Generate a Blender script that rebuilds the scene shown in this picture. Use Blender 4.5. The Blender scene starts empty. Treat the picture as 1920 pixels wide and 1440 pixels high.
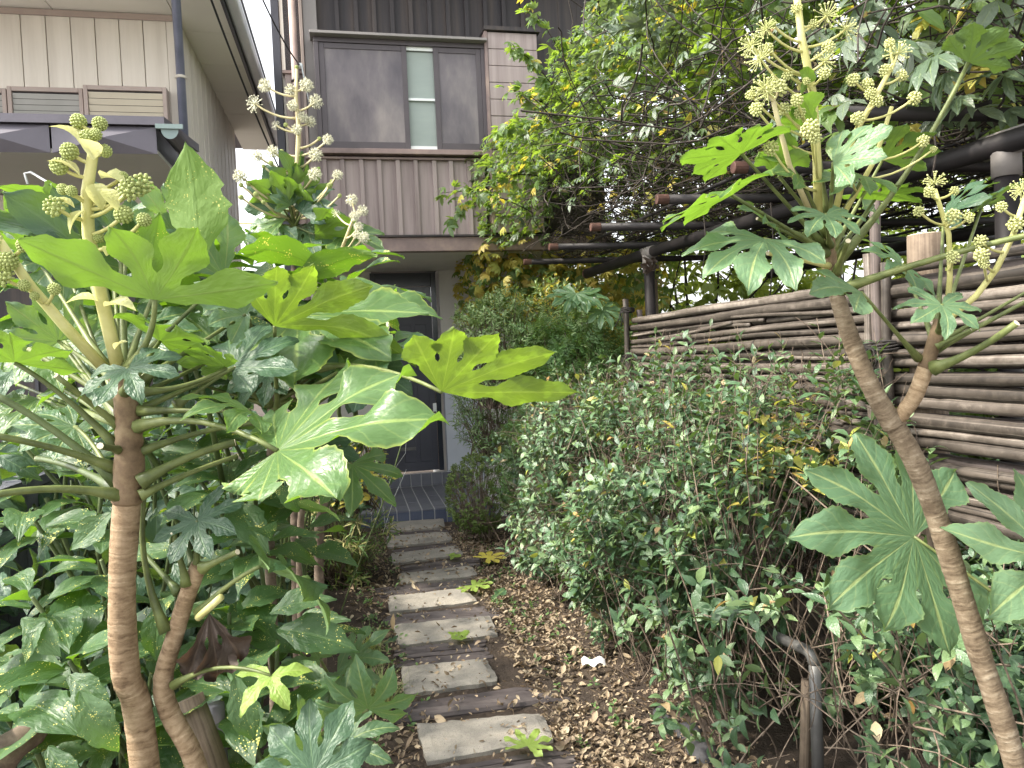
import bpy, math, random
import numpy as np
from mathutils import Vector, Matrix

random.seed(7)
RNG = np.random.default_rng(7)
SC = bpy.context.scene
COL = SC.collection

# ------------------------------------------------------------------ camera
FPX = 1400.0                       # focal length in pixels of a 1920 wide frame
CAM = Vector((0.0, 0.0, 1.65))
cam_data = bpy.data.cameras.new('camera')
cam_data.sensor_width = 36.0
cam_data.lens = FPX / 1920.0 * 36.0
cam_data.clip_start = 0.02
cam_data.clip_end = 2000.0
cam = bpy.data.objects.new('camera', cam_data)
COL.objects.link(cam)
CAMROT = Matrix.Rotation(math.radians(88.0), 3, 'X') @ Matrix.Rotation(math.radians(-2.5), 3, 'Z')
cam.matrix_world = Matrix.Translation(CAM) @ CAMROT.to_4x4()
SC.camera = cam

# ------------------------------------------------------------------ light
SUN_EL, SUN_AZ = math.radians(45.0), math.radians(253.0)   # azimuth clockwise from +Y
SUNV = Vector((math.sin(SUN_AZ) * math.cos(SUN_EL), math.cos(SUN_AZ) * math.cos(SUN_EL), math.sin(SUN_EL)))
world = bpy.data.worlds.new('World')
SC.world = world
world.use_nodes = True
wn = world.node_tree
for n in list(wn.nodes):
    wn.nodes.remove(n)
w_out = wn.nodes.new('ShaderNodeOutputWorld')
w_bg = wn.nodes.new('ShaderNodeBackground')
w_sky = wn.nodes.new('ShaderNodeTexSky')
w_sky.sky_type = 'NISHITA'
w_sky.sun_disc = False
w_sky.sun_elevation = SUN_EL
w_sky.sun_rotation = SUN_AZ
w_sky.air_density = 1.0
w_sky.dust_density = 3.5
w_sky.ozone_density = 1.0
w_hs = wn.nodes.new('ShaderNodeHueSaturation')
w_hs.inputs['Saturation'].default_value = 0.15      # thin white haze over the whole sky
wn.links.new(w_sky.outputs[0], w_hs.inputs['Color'])
wn.links.new(w_hs.outputs[0], w_bg.inputs['Color'])
w_bg.inputs['Strength'].default_value = 0.15
wn.links.new(w_bg.outputs[0], w_out.inputs['Surface'])

sun_data = bpy.data.lights.new('sun', 'SUN')
sun_data.energy = 2.0
sun_data.angle = math.radians(4.0)
sun_data.color = (1.0, 0.91, 0.77)
sun = bpy.data.objects.new('sun', sun_data)
COL.objects.link(sun)
sun.rotation_euler = SUNV.to_track_quat('Z', 'Y').to_euler()
sun.location = (-20, -10, 30)

SC.view_settings.view_transform = 'Standard'
SC.view_settings.look = 'None'
SC.view_settings.gamma = 1.0
SC.view_settings.exposure = 2.05
SC.render.engine = 'CYCLES'
SC.cycles.use_denoising = True
SC.cycles.max_bounces = 8
SC.cycles.diffuse_bounces = 4
SC.cycles.glossy_bounces = 2
SC.cycles.transmission_bounces = 4
SC.cycles.transparent_max_bounces = 4

# ------------------------------------------------------------------ measuring helpers
def ray(px, py):
    return CAMROT @ Vector(((px - 960.0) / FPX, -(py - 720.0) / FPX, -1.0))

def P(px, py, D):
    d = ray(px, py)
    return CAM + d * (D / d.y)

def G(px, py, z=0.0):
    d = ray(px, py)
    return CAM + d * ((z - CAM.z) / d.z)

TH = math.radians(12.0)
U = Vector((math.cos(TH), math.sin(TH), 0))
V = Vector((-math.sin(TH), math.cos(TH), 0))
ZZ = Vector((0, 0, 1))

class Frame:
    """house frame: a along the facade, b into the house, z up"""
    def __init__(self, o):
        self.o = Vector((o[0], o[1], 0))
    def w(self, a, b, z):
        return self.o + U * a + V * b + ZZ * z
    def pick(self, px, py, b=0.0):
        d = ray(px, py)
        t = (b - (CAM - self.o).dot(V)) / d.dot(V)
        p = CAM + d * t
        q = p - self.o
        return q.dot(U), p.z

# ------------------------------------------------------------------ mesh helpers
class MB:
    def __init__(self):
        self.v, self.f, self.uv = [], [], []
    def add(self, vs, fs, uvs=None):
        o = len(self.v)
        self.v.extend([tuple(p) for p in vs])
        self.f.extend([tuple(i + o for i in f) for f in fs])
        self.uv.extend(uvs if uvs is not None else [(p[0], p[1]) for p in vs])
        return self
    def box(self, c, ax, h, jit=0.0):
        c = Vector(c)
        vs = []
        for sx in (-1, 1):
            for sy in (-1, 1):
                for sz in (-1, 1):
                    p = c + ax[0] * (h[0] * sx) + ax[1] * (h[1] * sy) + ax[2] * (h[2] * sz)
                    if jit:
                        p += Vector((random.uniform(-jit, jit), random.uniform(-jit, jit), random.uniform(-jit, jit)))
                    vs.append(p)
        return self.add(vs, [(0, 1, 3, 2), (4, 6, 7, 5), (0, 4, 5, 1), (2, 3, 7, 6), (0, 2, 6, 4), (1, 5, 7, 3)])
    def slab(self, fr, a0, a1, b0, b1, z0, z1):
        return self.box(fr.w((a0 + a1) / 2, (b0 + b1) / 2, (z0 + z1) / 2), (U, V, ZZ),
                        (abs(a1 - a0) / 2, abs(b1 - b0) / 2, abs(z1 - z0) / 2))
    def tube(self, pts, rad, n=8, cap=True):
        pts = [Vector(p) for p in pts]
        m = len(pts)
        if not hasattr(rad, '__len__'):
            rad = [rad] * m
        t0 = (pts[1] - pts[0]).normalized()
        ref = Vector((0, 0, 1)) if abs(t0.z) < 0.9 else Vector((1, 0, 0))
        x = t0.cross(ref).normalized()
        vs, uvs, fs = [], [], []
        dist = 0.0
        for i in range(m):
            if i == 0:
                t = pts[1] - pts[0]
            elif i == m - 1:
                t = pts[-1] - pts[-2]
            else:
                t = pts[i + 1] - pts[i - 1]
            t.normalize()
            x = (x - t * x.dot(t)).normalized()
            y = t.cross(x)
            if i:
                dist += (pts[i] - pts[i - 1]).length
            for k in range(n):
                a = 2 * math.pi * k / n
                vs.append(pts[i] + (x * math.cos(a) + y * math.sin(a)) * rad[i])
                uvs.append((abs(2.0 * k / n - 1.0), dist))
        for i in range(m - 1):
            for k in range(n):
                k2 = (k + 1) % n
                fs.append((i * n + k, i * n + k2, (i + 1) * n + k2, (i + 1) * n + k))
        if cap:
            fs.append(tuple(range(n - 1, -1, -1)))
            fs.append(tuple(range((m - 1) * n, m * n)))
        return self.add(vs, fs, uvs)
    def ball(self, c, r, rings=5, seg=8, sq=(1, 1, 1)):
        c = Vector(c)
        vs, fs = [c + Vector((0, 0, r * sq[2]))], []
        for i in range(1, rings):
            a = math.pi * i / rings
            for k in range(seg):
                b = 2 * math.pi * k / seg
                vs.append(c + Vector((r * sq[0] * math.sin(a) * math.cos(b), r * sq[1] * math.sin(a) * math.sin(b), r * sq[2] * math.cos(a))))
        vs.append(c - Vector((0, 0, r * sq[2])))
        for k in range(seg):
            fs.append((0, 1 + k, 1 + (k + 1) % seg))
        for i in range(rings - 2):
            for k in range(seg):
                a, b = 1 + i * seg + k, 1 + i * seg + (k + 1) % seg
                fs.append((a, a + seg, b + seg, b))
        e = len(vs) - 1
        o = 1 + (rings - 2) * seg
        for k in range(seg):
            fs.append((e, o + (k + 1) % seg, o + k))
        return self.add(vs, fs)
    def mesh(self, name, origin=None, smooth=False):
        me = bpy.data.meshes.new(name)
        if origin is not None:
            ox, oy, oz = origin
            vs = [(x - ox, y - oy, z - oz) for x, y, z in self.v]
        else:
            vs = self.v
        me.from_pydata(vs, [], self.f)
        uvl = me.uv_layers.new(name='UVMap')
        li = np.empty(len(me.loops), dtype=np.int32)
        me.loops.foreach_get('vertex_index', li)
        uvl.data.foreach_set('uv', np.asarray(self.uv, dtype=np.float32)[li].ravel())
        if smooth:
            me.polygons.foreach_set('use_smooth', np.ones(len(me.polygons), dtype=bool))
        me.update()
        return me

def arr_mesh(name, Vt, F, UVt, tint=None, smooth=True):
    me = bpy.data.meshes.new(name)
    nf = len(F)
    me.vertices.add(len(Vt))
    me.vertices.foreach_set('co', np.asarray(Vt, dtype=np.float32).ravel())
    me.loops.add(nf * 4)
    me.polygons.add(nf)
    li = np.asarray(F, dtype=np.int32).ravel()
    me.loops.foreach_set('vertex_index', li)
    me.polygons.foreach_set('loop_start', np.arange(0, nf * 4, 4, dtype=np.int32))
    me.polygons.foreach_set('loop_total', np.full(nf, 4, dtype=np.int32))
    if smooth:
        me.polygons.foreach_set('use_smooth', np.ones(nf, dtype=bool))
    uvl = me.uv_layers.new(name='UVMap')
    uvl.data.foreach_set('uv', np.asarray(UVt, dtype=np.float32)[li].ravel())
    if tint is not None:
        at = me.attributes.new('tint', 'FLOAT', 'POINT')
        at.data.foreach_set('value', np.asarray(tint, dtype=np.float32))
    me.update(calc_edges=True)
    return me

# ------------------------------------------------------------------ object helpers
def tag(o, label=None, cat=None, group=None, kind=None):
    if label: o['label'] = label
    if cat: o['category'] = cat
    if group: o['group'] = group
    if kind: o['kind'] = kind
    return o

def thing(name, label, cat, loc=(0, 0, 0), group=None):
    o = bpy.data.objects.new(name, None)
    o.empty_display_size = 0.1
    COL.objects.link(o)
    o.location = loc
    return tag(o, label, cat, group)

def origin_of(o):
    p = Vector((0, 0, 0))
    while o is not None:
        p = p + o.location
        o = o.parent
    return p

def part(name, mb, mat, parent=None, smooth=False, kind=None, bevel=0.0, label=None):
    me = mb.mesh(name, origin_of(parent) if parent else None, smooth)
    me.materials.append(mat)
    o = bpy.data.objects.new(name, me)
    COL.objects.link(o)
    if parent: o.parent = parent
    if kind: o['kind'] = kind
    if label: o['label'] = label
    if bevel:
        m = o.modifiers.new('bevel', 'BEVEL')
        m.width = bevel
        m.segments = 2
        m.limit_method = 'ANGLE'
    return o

def meshpart(name, me, mat, parent=None, M=None, kind=None, label=None):
    if mat is not None and not me.materials:
        me.materials.append(mat)
    o = bpy.data.objects.new(name, me)
    COL.objects.link(o)
    if parent: o.parent = parent
    off = origin_of(parent) if parent else Vector((0, 0, 0))
    if M is None:
        M = Matrix.Identity(4)
    o.matrix_basis = Matrix.Translation(-off) @ M
    if kind: o['kind'] = kind
    if label: o['label'] = label
    return o

def structure(name, mb, mat, smooth=False):
    o = part(name, mb, mat, None, smooth)
    o['kind'] = 'structure'
    return o

# ------------------------------------------------------------------ materials
def new_mat(name):
    m = bpy.data.materials.new(name)
    m.use_nodes = True
    nt = m.node_tree
    for n in list(nt.nodes):
        nt.nodes.remove(n)
    out = nt.nodes.new('ShaderNodeOutputMaterial')
    return m, nt, out

def nd(nt, kind, **kw):
    n = nt.nodes.new(kind)
    for k, v in kw.items():
        if k.startswith('i_'):
            n.inputs[k[2:].replace('_', ' ')].default_value = v
        else:
            setattr(n, k, v)
    return n

def mth(nt, op, a, b=None, c=None, clamp=False):
    n = nt.nodes.new('ShaderNodeMath')
    n.operation = op
    n.use_clamp = clamp
    for i, x in enumerate((a, b, c)):
        if x is None: continue
        if isinstance(x, (int, float)):
            n.inputs[i].default_value = x
        else:
            nt.links.new(x, n.inputs[i])
    return n.outputs[0]

def mixc(nt, fac, a, b, mode='MIX'):
    n = nt.nodes.new('ShaderNodeMix')
    n.data_type = 'RGBA'
    n.blend_type = mode
    if isinstance(fac, (int, float)): n.inputs[0].default_value = fac
    else: nt.links.new(fac, n.inputs[0])
    for i, x in ((6, a), (7, b)):
        if isinstance(x, tuple): n.inputs[i].default_value = (*x[:3], 1)
        else: nt.links.new(x, n.inputs[i])
    return n.outputs[2]

def sstep(nt, x, lo, hi):
    n = nt.nodes.new('ShaderNodeMapRange')
    n.interpolation_type = 'SMOOTHSTEP'
    nt.links.new(x, n.inputs[0])
    n.inputs[1].default_value = lo
    n.inputs[2].default_value = hi
    return n.outputs[0]

def ramp(nt, fac, stops):
    n = nt.nodes.new('ShaderNodeValToRGB')
    e = n.color_ramp.elements
    while len(e) < len(stops):
        e.new(0.5)
    for el, (p, c) in zip(e, stops):
        el.position = p
        el.color = (*c, 1)
    nt.links.new(fac, n.inputs[0])
    return n.outputs[0]

def surf_mat(name, cols, scale=(3, 3, 3), rough=0.7, coord='Object', detail=6, bump=0.3, bscale=None, metal=0.0, spec=0.4, dist=0.01, speck=None, rand=0.0):
    """solid surface: colour mottled between several tones with fine relief"""
    m, nt, out = new_mat(name)
    tc = nd(nt, 'ShaderNodeTexCoord')
    mp = nd(nt, 'ShaderNodeMapping')
    mp.inputs['Scale'].default_value = scale
    nt.links.new(tc.outputs[coord], mp.inputs[0])
    nz = nd(nt, 'ShaderNodeTexNoise', i_Scale=1.0, i_Detail=detail, i_Roughness=0.62)
    nt.links.new(mp.outputs[0], nz.inputs['Vector'])
    k = len(cols)
    fac = nz.outputs[0]
    if rand:
        oi = nd(nt, 'ShaderNodeObjectInfo')
        fac = mth(nt, 'ADD', fac, mth(nt, 'MULTIPLY', mth(nt, 'SUBTRACT', oi.outputs['Random'], 0.5), rand))
    col = ramp(nt, fac, [(0.3 + 0.4 * i / max(1, k - 1), c) for i, c in enumerate(cols)])
    if speck:
        vn = nd(nt, 'ShaderNodeTexNoise', i_Scale=speck[0], i_Detail=2.0)
        nt.links.new(tc.outputs[coord], vn.inputs['Vector'])
        col = mixc(nt, sstep(nt, vn.outputs[0], speck[2], speck[2] + 0.08), col, speck[1])
    b = nd(nt, 'ShaderNodeBsdfPrincipled')
    nt.links.new(col, b.inputs['Base Color'])
    b.inputs['Metallic'].default_value = metal
    b.inputs['Specular IOR Level'].default_value = spec
    rr = mth(nt, 'MULTIPLY_ADD', nz.outputs[0], 0.3, rough - 0.15)
    nt.links.new(rr, b.inputs['Roughness'])
    if bump:
        bz = nd(nt, 'ShaderNodeTexNoise', i_Scale=1.0, i_Detail=8.0, i_Roughness=0.65)
        mp2 = nd(nt, 'ShaderNodeMapping')
        mp2.inputs['Scale'].default_value = bscale or tuple(s * 6 for s in scale)
        nt.links.new(tc.outputs[coord], mp2.inputs[0])
        nt.links.new(mp2.outputs[0], bz.inputs['Vector'])
        bp = nd(nt, 'ShaderNodeBump', i_Strength=bump, i_Distance=dist)
        nt.links.new(bz.outputs[0], bp.inputs['Height'])
        nt.links.new(bp.outputs[0], b.inputs['Normal'])
    nt.links.new(b.outputs[0], out.inputs['Surface'])
    return m

def leaf_mat(name, tops, back, trans, rough=0.35, tfac=0.35, nv=7.0, vein=(0.30, 0.38, 0.12), vamt=0.5, spots=0.0, blotch=0.0, bumps=0.36, spec=0.5, burn=0.0, spot_scale=1.0, tv=1.4, tvc=0.4, trough=0.0):
    """two sided leaf: glossy face, paler matte back, light passing through, veins along the leaf"""
    m, nt, out = new_mat(name)
    at = nd(nt, 'ShaderNodeAttribute', attribute_name='tint')
    oi = nd(nt, 'ShaderNodeObjectInfo')
    f = mth(nt, 'FRACT', mth(nt, 'ADD', at.outputs['Fac'], oi.outputs['Random']))
    k = len(tops)
    col = ramp(nt, f, [(i / max(1, k - 1), c) for i, c in enumerate(tops)])
    uv = nd(nt, 'ShaderNodeUVMap')
    sep = nd(nt, 'ShaderNodeSeparateXYZ')
    nt.links.new(uv.outputs[0], sep.inputs[0])
    a = mth(nt, 'MULTIPLY', mth(nt, 'ABSOLUTE', mth(nt, 'SUBTRACT', sep.outputs[1], 0.5)), 2.0)
    mid = mth(nt, 'SUBTRACT', 1.0, sstep(nt, a, 0.03, 0.10))
    t = mth(nt, 'FRACT', mth(nt, 'SUBTRACT', mth(nt, 'MULTIPLY', sep.outputs[0], nv), mth(nt, 'MULTIPLY', a, 1.4)))
    sd = mth(nt, 'ABSOLUTE', mth(nt, 'SUBTRACT', t, 0.5))
    side = mth(nt, 'MULTIPLY', mth(nt, 'SUBTRACT', 1.0, sstep(nt, sd, 0.015, 0.07)), 0.34)
    vm = mth(nt, 'MULTIPLY', mth(nt, 'MAXIMUM', mid, side), vamt)
    tcol = trans
    geo = nd(nt, 'ShaderNodeNewGeometry')
    if blotch or burn:
        tc = nd(nt, 'ShaderNodeTexCoord')
        bn = nd(nt, 'ShaderNodeTexNoise', i_Scale=28.0, i_Detail=5.0)
        nt.links.new(tc.outputs['Object'], bn.inputs['Vector'])
        col = mixc(nt, mth(nt, 'MULTIPLY', sstep(nt, bn.outputs[0], 0.5, 0.75), blotch), col, tuple(min(1, c * 1.9) for c in tops[-1]))
    if burn:
        edge = sstep(nt, mth(nt, 'ADD', a, mth(nt, 'MULTIPLY', bn.outputs[0], 0.35)), 1.04, 1.22)
        col = mixc(nt, mth(nt, 'MULTIPLY', edge, burn), col, (0.34, 0.40, 0.08))
    spotm = None
    if spots:
        tc2 = nd(nt, 'ShaderNodeTexCoord')
        vo = nd(nt, 'ShaderNodeTexVoronoi', i_Scale=130.0 * spot_scale)
        nt.links.new(tc2.outputs['Object'], vo.inputs['Vector'])
        sz = nd(nt, 'ShaderNodeTexNoise', i_Scale=30.0, i_Detail=2.0)
        nt.links.new(tc2.outputs['Object'], sz.inputs['Vector'])
        thr = mth(nt, 'MULTIPLY', sstep(nt, sz.outputs[0], 0.34, 0.85), spots)
        spotm = mth(nt, 'LESS_THAN', vo.outputs['Distance'], thr)
        col = mixc(nt, spotm, col, (0.62, 0.60, 0.16))
    col = mixc(nt, vm, col, vein)
    colb = mixc(nt, vm, back, tuple(0.5 * c + 0.5 * d for c, d in zip(back, vein)))
    if spotm is not None:
        colb = mixc(nt, mth(nt, 'MULTIPLY', spotm, 0.6), colb, (0.5, 0.5, 0.15))
    base = mixc(nt, geo.outputs['Backfacing'], col, colb)
    b = nd(nt, 'ShaderNodeBsdfPrincipled')
    nt.links.new(base, b.inputs['Base Color'])
    rr = mth(nt, 'MULTIPLY_ADD', geo.outputs['Backfacing'], 0.3, rough)
    nt.links.new(rr, b.inputs['Roughness'])
    b.inputs['Specular IOR Level'].default_value = spec
    hn = nd(nt, 'ShaderNodeTexNoise', i_Scale=9.0, i_Detail=3.0)
    nt.links.new(uv.outputs[0], hn.inputs['Vector'])
    hb = mth(nt, 'ADD', mth(nt, 'SUBTRACT', mth(nt, 'MULTIPLY', sd, 0.55), mth(nt, 'MULTIPLY', mid, 0.4)), mth(nt, 'MULTIPLY', hn.outputs[0], 1.3))
    bp = nd(nt, 'ShaderNodeBump', i_Strength=bumps, i_Distance=0.006)
    nt.links.new(hb, bp.inputs['Height'])
    nt.links.new(bp.outputs[0], b.inputs['Normal'])
    tr = nd(nt, 'ShaderNodeBsdfTranslucent')
    tc_ = mixc(nt, mth(nt, 'MULTIPLY', vm, tv, clamp=True), tcol, tuple(min(1, c * tvc) for c in tcol))
    tc_ = mixc(nt, mth(nt, 'MULTIPLY', f, 0.35), tc_, tuple(c * 0.6 for c in tcol))
    if blotch > 0.5:
        tc_ = mixc(nt, mth(nt, 'MULTIPLY', sstep(nt, bn.outputs[0], 0.52, 0.62), 0.7), tc_, tuple(min(1, c * 1.7) for c in tcol))
    if spotm is not None:
        tc_ = mixc(nt, spotm, tc_, (0.85, 0.80, 0.12))
    nt.links.new(tc_, tr.inputs['Color'])
    mx = nd(nt, 'ShaderNodeMixShader')
    mx.inputs[0].default_value = tfac
    nt.links.new(b.outputs[0], mx.inputs[1])
    nt.links.new(tr.outputs[0], mx.inputs[2])
    nt.links.new(mx.outputs[0], out.inputs['Surface'])
    return m

def stem_mat(name, cols, ring=0.0, rough=0.6, ringscale=60.0, streak=0.0, spec=0.3, bump=0.5, dist=0.004):
    """stems, trunks and culms: v runs along the stem in metres"""
    m, nt, out = new_mat(name)
    uv = nd(nt, 'ShaderNodeUVMap')
    tc = nd(nt, 'ShaderNodeTexCoord')
    oi = nd(nt, 'ShaderNodeObjectInfo')
    nz = nd(nt, 'ShaderNodeTexNoise', i_Scale=22.0, i_Detail=6.0, i_Roughness=0.65)
    nt.links.new(tc.outputs['Object'], nz.inputs['Vector'])
    mp = nd(nt, 'ShaderNodeMapping')
    mp.inputs['Scale'].default_value = (14.0, 1.2, 1.0) if streak else (1.5, ringscale, 1.0)
    nt.links.new(uv.outputs[0], mp.inputs[0])
    off = nd(nt, 'ShaderNodeCombineXYZ')
    nt.links.new(mth(nt, 'MULTIPLY', oi.outputs['Random'], 37.0), off.inputs[0])
    nt.links.new(mth(nt, 'MULTIPLY', oi.outputs['Random'], 91.0), off.inputs[1])
    nt.links.new(off.outputs[0], mp.inputs['Location'])
    n2 = nd(nt, 'ShaderNodeTexNoise', i_Scale=1.0, i_Detail=5.0, i_Roughness=0.6)
    dv = nd(nt, 'ShaderNodeVectorMath', operation='MULTIPLY_ADD')
    nt.links.new(nz.outputs['Color'], dv.inputs[0])
    dv.inputs[1].default_value = (0.5, 2.2, 0) if ring else (0.6, 0.1, 0)
    nt.links.new(mp.outputs[0], dv.inputs[2])
    nt.links.new(dv.outputs[0], n2.inputs['Vector'])
    w = max(ring, streak)
    fac = mth(nt, 'ADD', mth(nt, 'MULTIPLY', nz.outputs[0], 1 - w), mth(nt, 'MULTIPLY', n2.outputs[0], w))
    fac = mth(nt, 'ADD', fac, mth(nt, 'MULTIPLY', mth(nt, 'SUBTRACT', oi.outputs['Random'], 0.5), 0.16))
    k = len(cols)
    col = ramp(nt, fac, [(0.32 + 0.36 * i / max(1, k - 1), c) for i, c in enumerate(cols)])
    b = nd(nt, 'ShaderNodeBsdfPrincipled', i_Roughness=rough)
    b.inputs['Specular IOR Level'].default_value = spec
    nt.links.new(col, b.inputs['Base Color'])
    bp = nd(nt, 'ShaderNodeBump', i_Strength=bump, i_Distance=dist)
    nt.links.new(fac, bp.inputs['Height'])
    nt.links.new(bp.outputs[0], b.inputs['Normal'])
    nt.links.new(b.outputs[0], out.inputs['Surface'])
    return m

M = {}
M['soil'] = surf_mat('soil', [(0.022, 0.016, 0.012), (0.050, 0.036, 0.026), (0.085, 0.063, 0.044)], (3, 3, 3), 0.95, bump=0.9, bscale=(30, 30, 30), dist=0.03)
M['stone'] = surf_mat('granite', [(0.16, 0.15, 0.132), (0.25, 0.233, 0.20), (0.33, 0.30, 0.25)], (5, 5, 5), 0.85, bump=0.6, bscale=(60, 60, 60), dist=0.006, speck=(260, (0.12, 0.11, 0.10), 0.58), rand=0.10)
M['slat'] = surf_mat('weathered slat', [(0.045, 0.037, 0.036), (0.075, 0.062, 0.06), (0.11, 0.095, 0.09)], (5, 25, 10), 0.75, bump=0.5, dist=0.004, rand=0.3)
M['dark_stone'] = surf_mat('dark pebble', [(0.025, 0.025, 0.028), (0.055, 0.055, 0.06)], (9, 9, 9), 0.7, bump=0.3)
M['siding'] = surf_mat('beige siding', [(0.60, 0.55, 0.475), (0.69, 0.64, 0.56), (0.75, 0.70, 0.62)], (9, 9, 0.5), 0.55, bump=0.05)
M['soffit'] = surf_mat('cream soffit', [(0.77, 0.73, 0.65), (0.82, 0.78, 0.70)], (1.5, 1.5, 1.5), 0.8, bump=0.1)
M['trim_beige'] = surf_mat('pinkish trim', [(0.36, 0.29, 0.25), (0.42, 0.34, 0.30)], (4, 4, 4), 0.5, bump=0.05)
M['louvre_cream'] = surf_mat('cream louvre', [(0.55, 0.49, 0.37), (0.60, 0.54, 0.42)], (4, 4, 4), 0.5, bump=0.05)
M['louvre_grey'] = surf_mat('grey louvre', [(0.36, 0.355, 0.32), (0.42, 0.41, 0.38)], (4, 4, 4), 0.5, bump=0.05)
M['dark_metal'] = surf_mat('charcoal sheet metal', [(0.085, 0.08, 0.095), (0.13, 0.12, 0.14)], (2, 2, 2), 0.45, bump=0.08, metal=0.2)
M['pipe_blue'] = surf_mat('slate blue pipe', [(0.13, 0.14, 0.19), (0.19, 0.20, 0.26)], (4, 4, 4), 0.35, bump=0.03)
M['gutter_white'] = surf_mat('white gutter', [(0.66, 0.68, 0.74), (0.75, 0.76, 0.8)], (4, 4, 4), 0.35, bump=0.03)
M['gutter_dark'] = surf_mat('dark gutter', [(0.035, 0.035, 0.045), (0.06, 0.06, 0.07)], (4, 4, 4), 0.35, bump=0.03)
M['gutter_green'] = surf_mat('grey green gutter end', [(0.16, 0.22, 0.21), (0.22, 0.28, 0.27)], (4, 4, 4), 0.4, bump=0.03)
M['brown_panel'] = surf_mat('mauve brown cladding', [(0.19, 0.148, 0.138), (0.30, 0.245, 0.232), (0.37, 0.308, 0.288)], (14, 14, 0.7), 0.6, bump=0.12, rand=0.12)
M['brown_dark_shade'] = surf_mat('shade darkened brown cladding', [(0.018, 0.016, 0.019), (0.040, 0.034, 0.034), (0.075, 0.060, 0.052)], (10, 10, 0.5), 0.6, bump=0.12)  # dark brown deepened to hold the eave shade in the colour
M['brown_trim'] = surf_mat('worn brown trim', [(0.17, 0.125, 0.115), (0.24, 0.18, 0.165), (0.36, 0.27, 0.22)], (3, 3, 3), 0.6, bump=0.12)
M['grey_board'] = surf_mat('grey brown corner board', [(0.21, 0.195, 0.185), (0.26, 0.24, 0.225)], (3, 3, 1), 0.6, bump=0.1)
M['frame_brown'] = surf_mat('bronze aluminium', [(0.065, 0.055, 0.06), (0.09, 0.077, 0.082)], (3, 3, 3), 0.45, bump=0.03)
M['screen'] = surf_mat('dusty window screen', [(0.075, 0.068, 0.080), (0.145, 0.13, 0.138), (0.25, 0.225, 0.215)], (2.6, 2.6, 1.1), 0.6, bump=0.35, bscale=(60, 60, 9), dist=0.004)
M['blind'] = surf_mat('pale green blind', [(0.26, 0.31, 0.28), (0.32, 0.37, 0.335)], (1, 1, 4), 0.35, bump=0.03)
M['white_bar'] = surf_mat('white window bar', [(0.72, 0.76, 0.74), (0.8, 0.82, 0.8)], (3, 3, 3), 0.4, bump=0.0)
M['void'] = surf_mat('black gap', [(0.012, 0.012, 0.016), (0.02, 0.02, 0.024)], (3, 3, 3), 0.7, bump=0.0)
M['porch_wall'] = surf_mat('grey porch wall', [(0.62, 0.60, 0.555), (0.70, 0.675, 0.63)], (3, 3, 3), 0.85, bump=0.2)
M['pale_wall'] = surf_mat('pale blue grey pillar', [(0.42, 0.45, 0.50), (0.50, 0.53, 0.58)], (3, 3, 3), 0.8, bump=0.2)
M['door'] = surf_mat('dark navy door', [(0.045, 0.047, 0.06), (0.065, 0.067, 0.085)], (3, 3, 3), 0.4, bump=0.03)
M['glass_dark'] = surf_mat('dark glass', [(0.02, 0.025, 0.035), (0.03, 0.035, 0.045)], (2, 2, 2), 0.2, bump=0.0, spec=0.8)
M['tile'] = surf_mat('charcoal porch tile', [(0.10, 0.105, 0.125), (0.145, 0.15, 0.17)], (4, 4, 4), 0.5, bump=0.1, rand=0.3)
M['tile_blue'] = surf_mat('glazed navy tile', [(0.05, 0.06, 0.095), (0.085, 0.10, 0.145)], (4, 4, 4), 0.35, bump=0.08, rand=0.3)
M['grout'] = surf_mat('pale grout', [(0.38, 0.38, 0.38), (0.46, 0.46, 0.46)], (8, 8, 8), 0.9, bump=0.1)
M['block'] = surf_mat('dark concrete block', [(0.05, 0.055, 0.065), (0.085, 0.09, 0.105), (0.12, 0.125, 0.14)], (4, 4, 4), 0.9, bump=0.5, bscale=(40, 40, 40), rand=0.15)
M['bamboo'] = stem_mat('weathered bamboo', [(0.013, 0.011, 0.009), (0.044, 0.036, 0.029), (0.095, 0.079, 0.065), (0.23, 0.20, 0.17)], streak=0.75, rough=0.6, bump=0.6, dist=0.003)
M['bamboo_dark'] = stem_mat('dark bamboo', [(0.03, 0.025, 0.024), (0.08, 0.064, 0.058), (0.15, 0.12, 0.105)], streak=0.75, rough=0.6, bump=0.6, dist=0.003)
M['log'] = stem_mat('log post', [(0.055, 0.040, 0.028), (0.12, 0.09, 0.065), (0.21, 0.165, 0.12)], streak=0.7, rough=0.8, bump=0.7)
M['log_red'] = stem_mat('ochre post', [(0.13, 0.07, 0.035), (0.22, 0.125, 0.06), (0.30, 0.18, 0.10)], streak=0.7, rough=0.8, bump=0.7)
M['rope'] = stem_mat('black tie cord', [(0.012, 0.011, 0.010), (0.035, 0.03, 0.028)], ring=0.6, rough=0.8)
M['pole'] = surf_mat('brown black pergola pipe', [(0.010, 0.009, 0.010), (0.020, 0.017, 0.018)], (4, 4, 4), 0.55, bump=0.12, spec=0.25)
M['pole_cap'] = surf_mat('rust red end cap', [(0.055, 0.028, 0.022), (0.10, 0.048, 0.036)], (9, 9, 9), 0.7, bump=0.2)
M['fitting'] = surf_mat('grey brown pipe fitting', [(0.13, 0.12, 0.115), (0.19, 0.175, 0.165)], (9, 9, 9), 0.6, bump=0.15)
M['galv'] = surf_mat('dull galvanised pipe', [(0.09, 0.09, 0.088), (0.16, 0.157, 0.15)], (9, 9, 5), 0.5, bump=0.1, metal=0.4)
M['twig'] = stem_mat('brown twig', [(0.040, 0.029, 0.021), (0.115, 0.086, 0.064), (0.24, 0.19, 0.145)], ring=0.3, rough=0.85)
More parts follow.
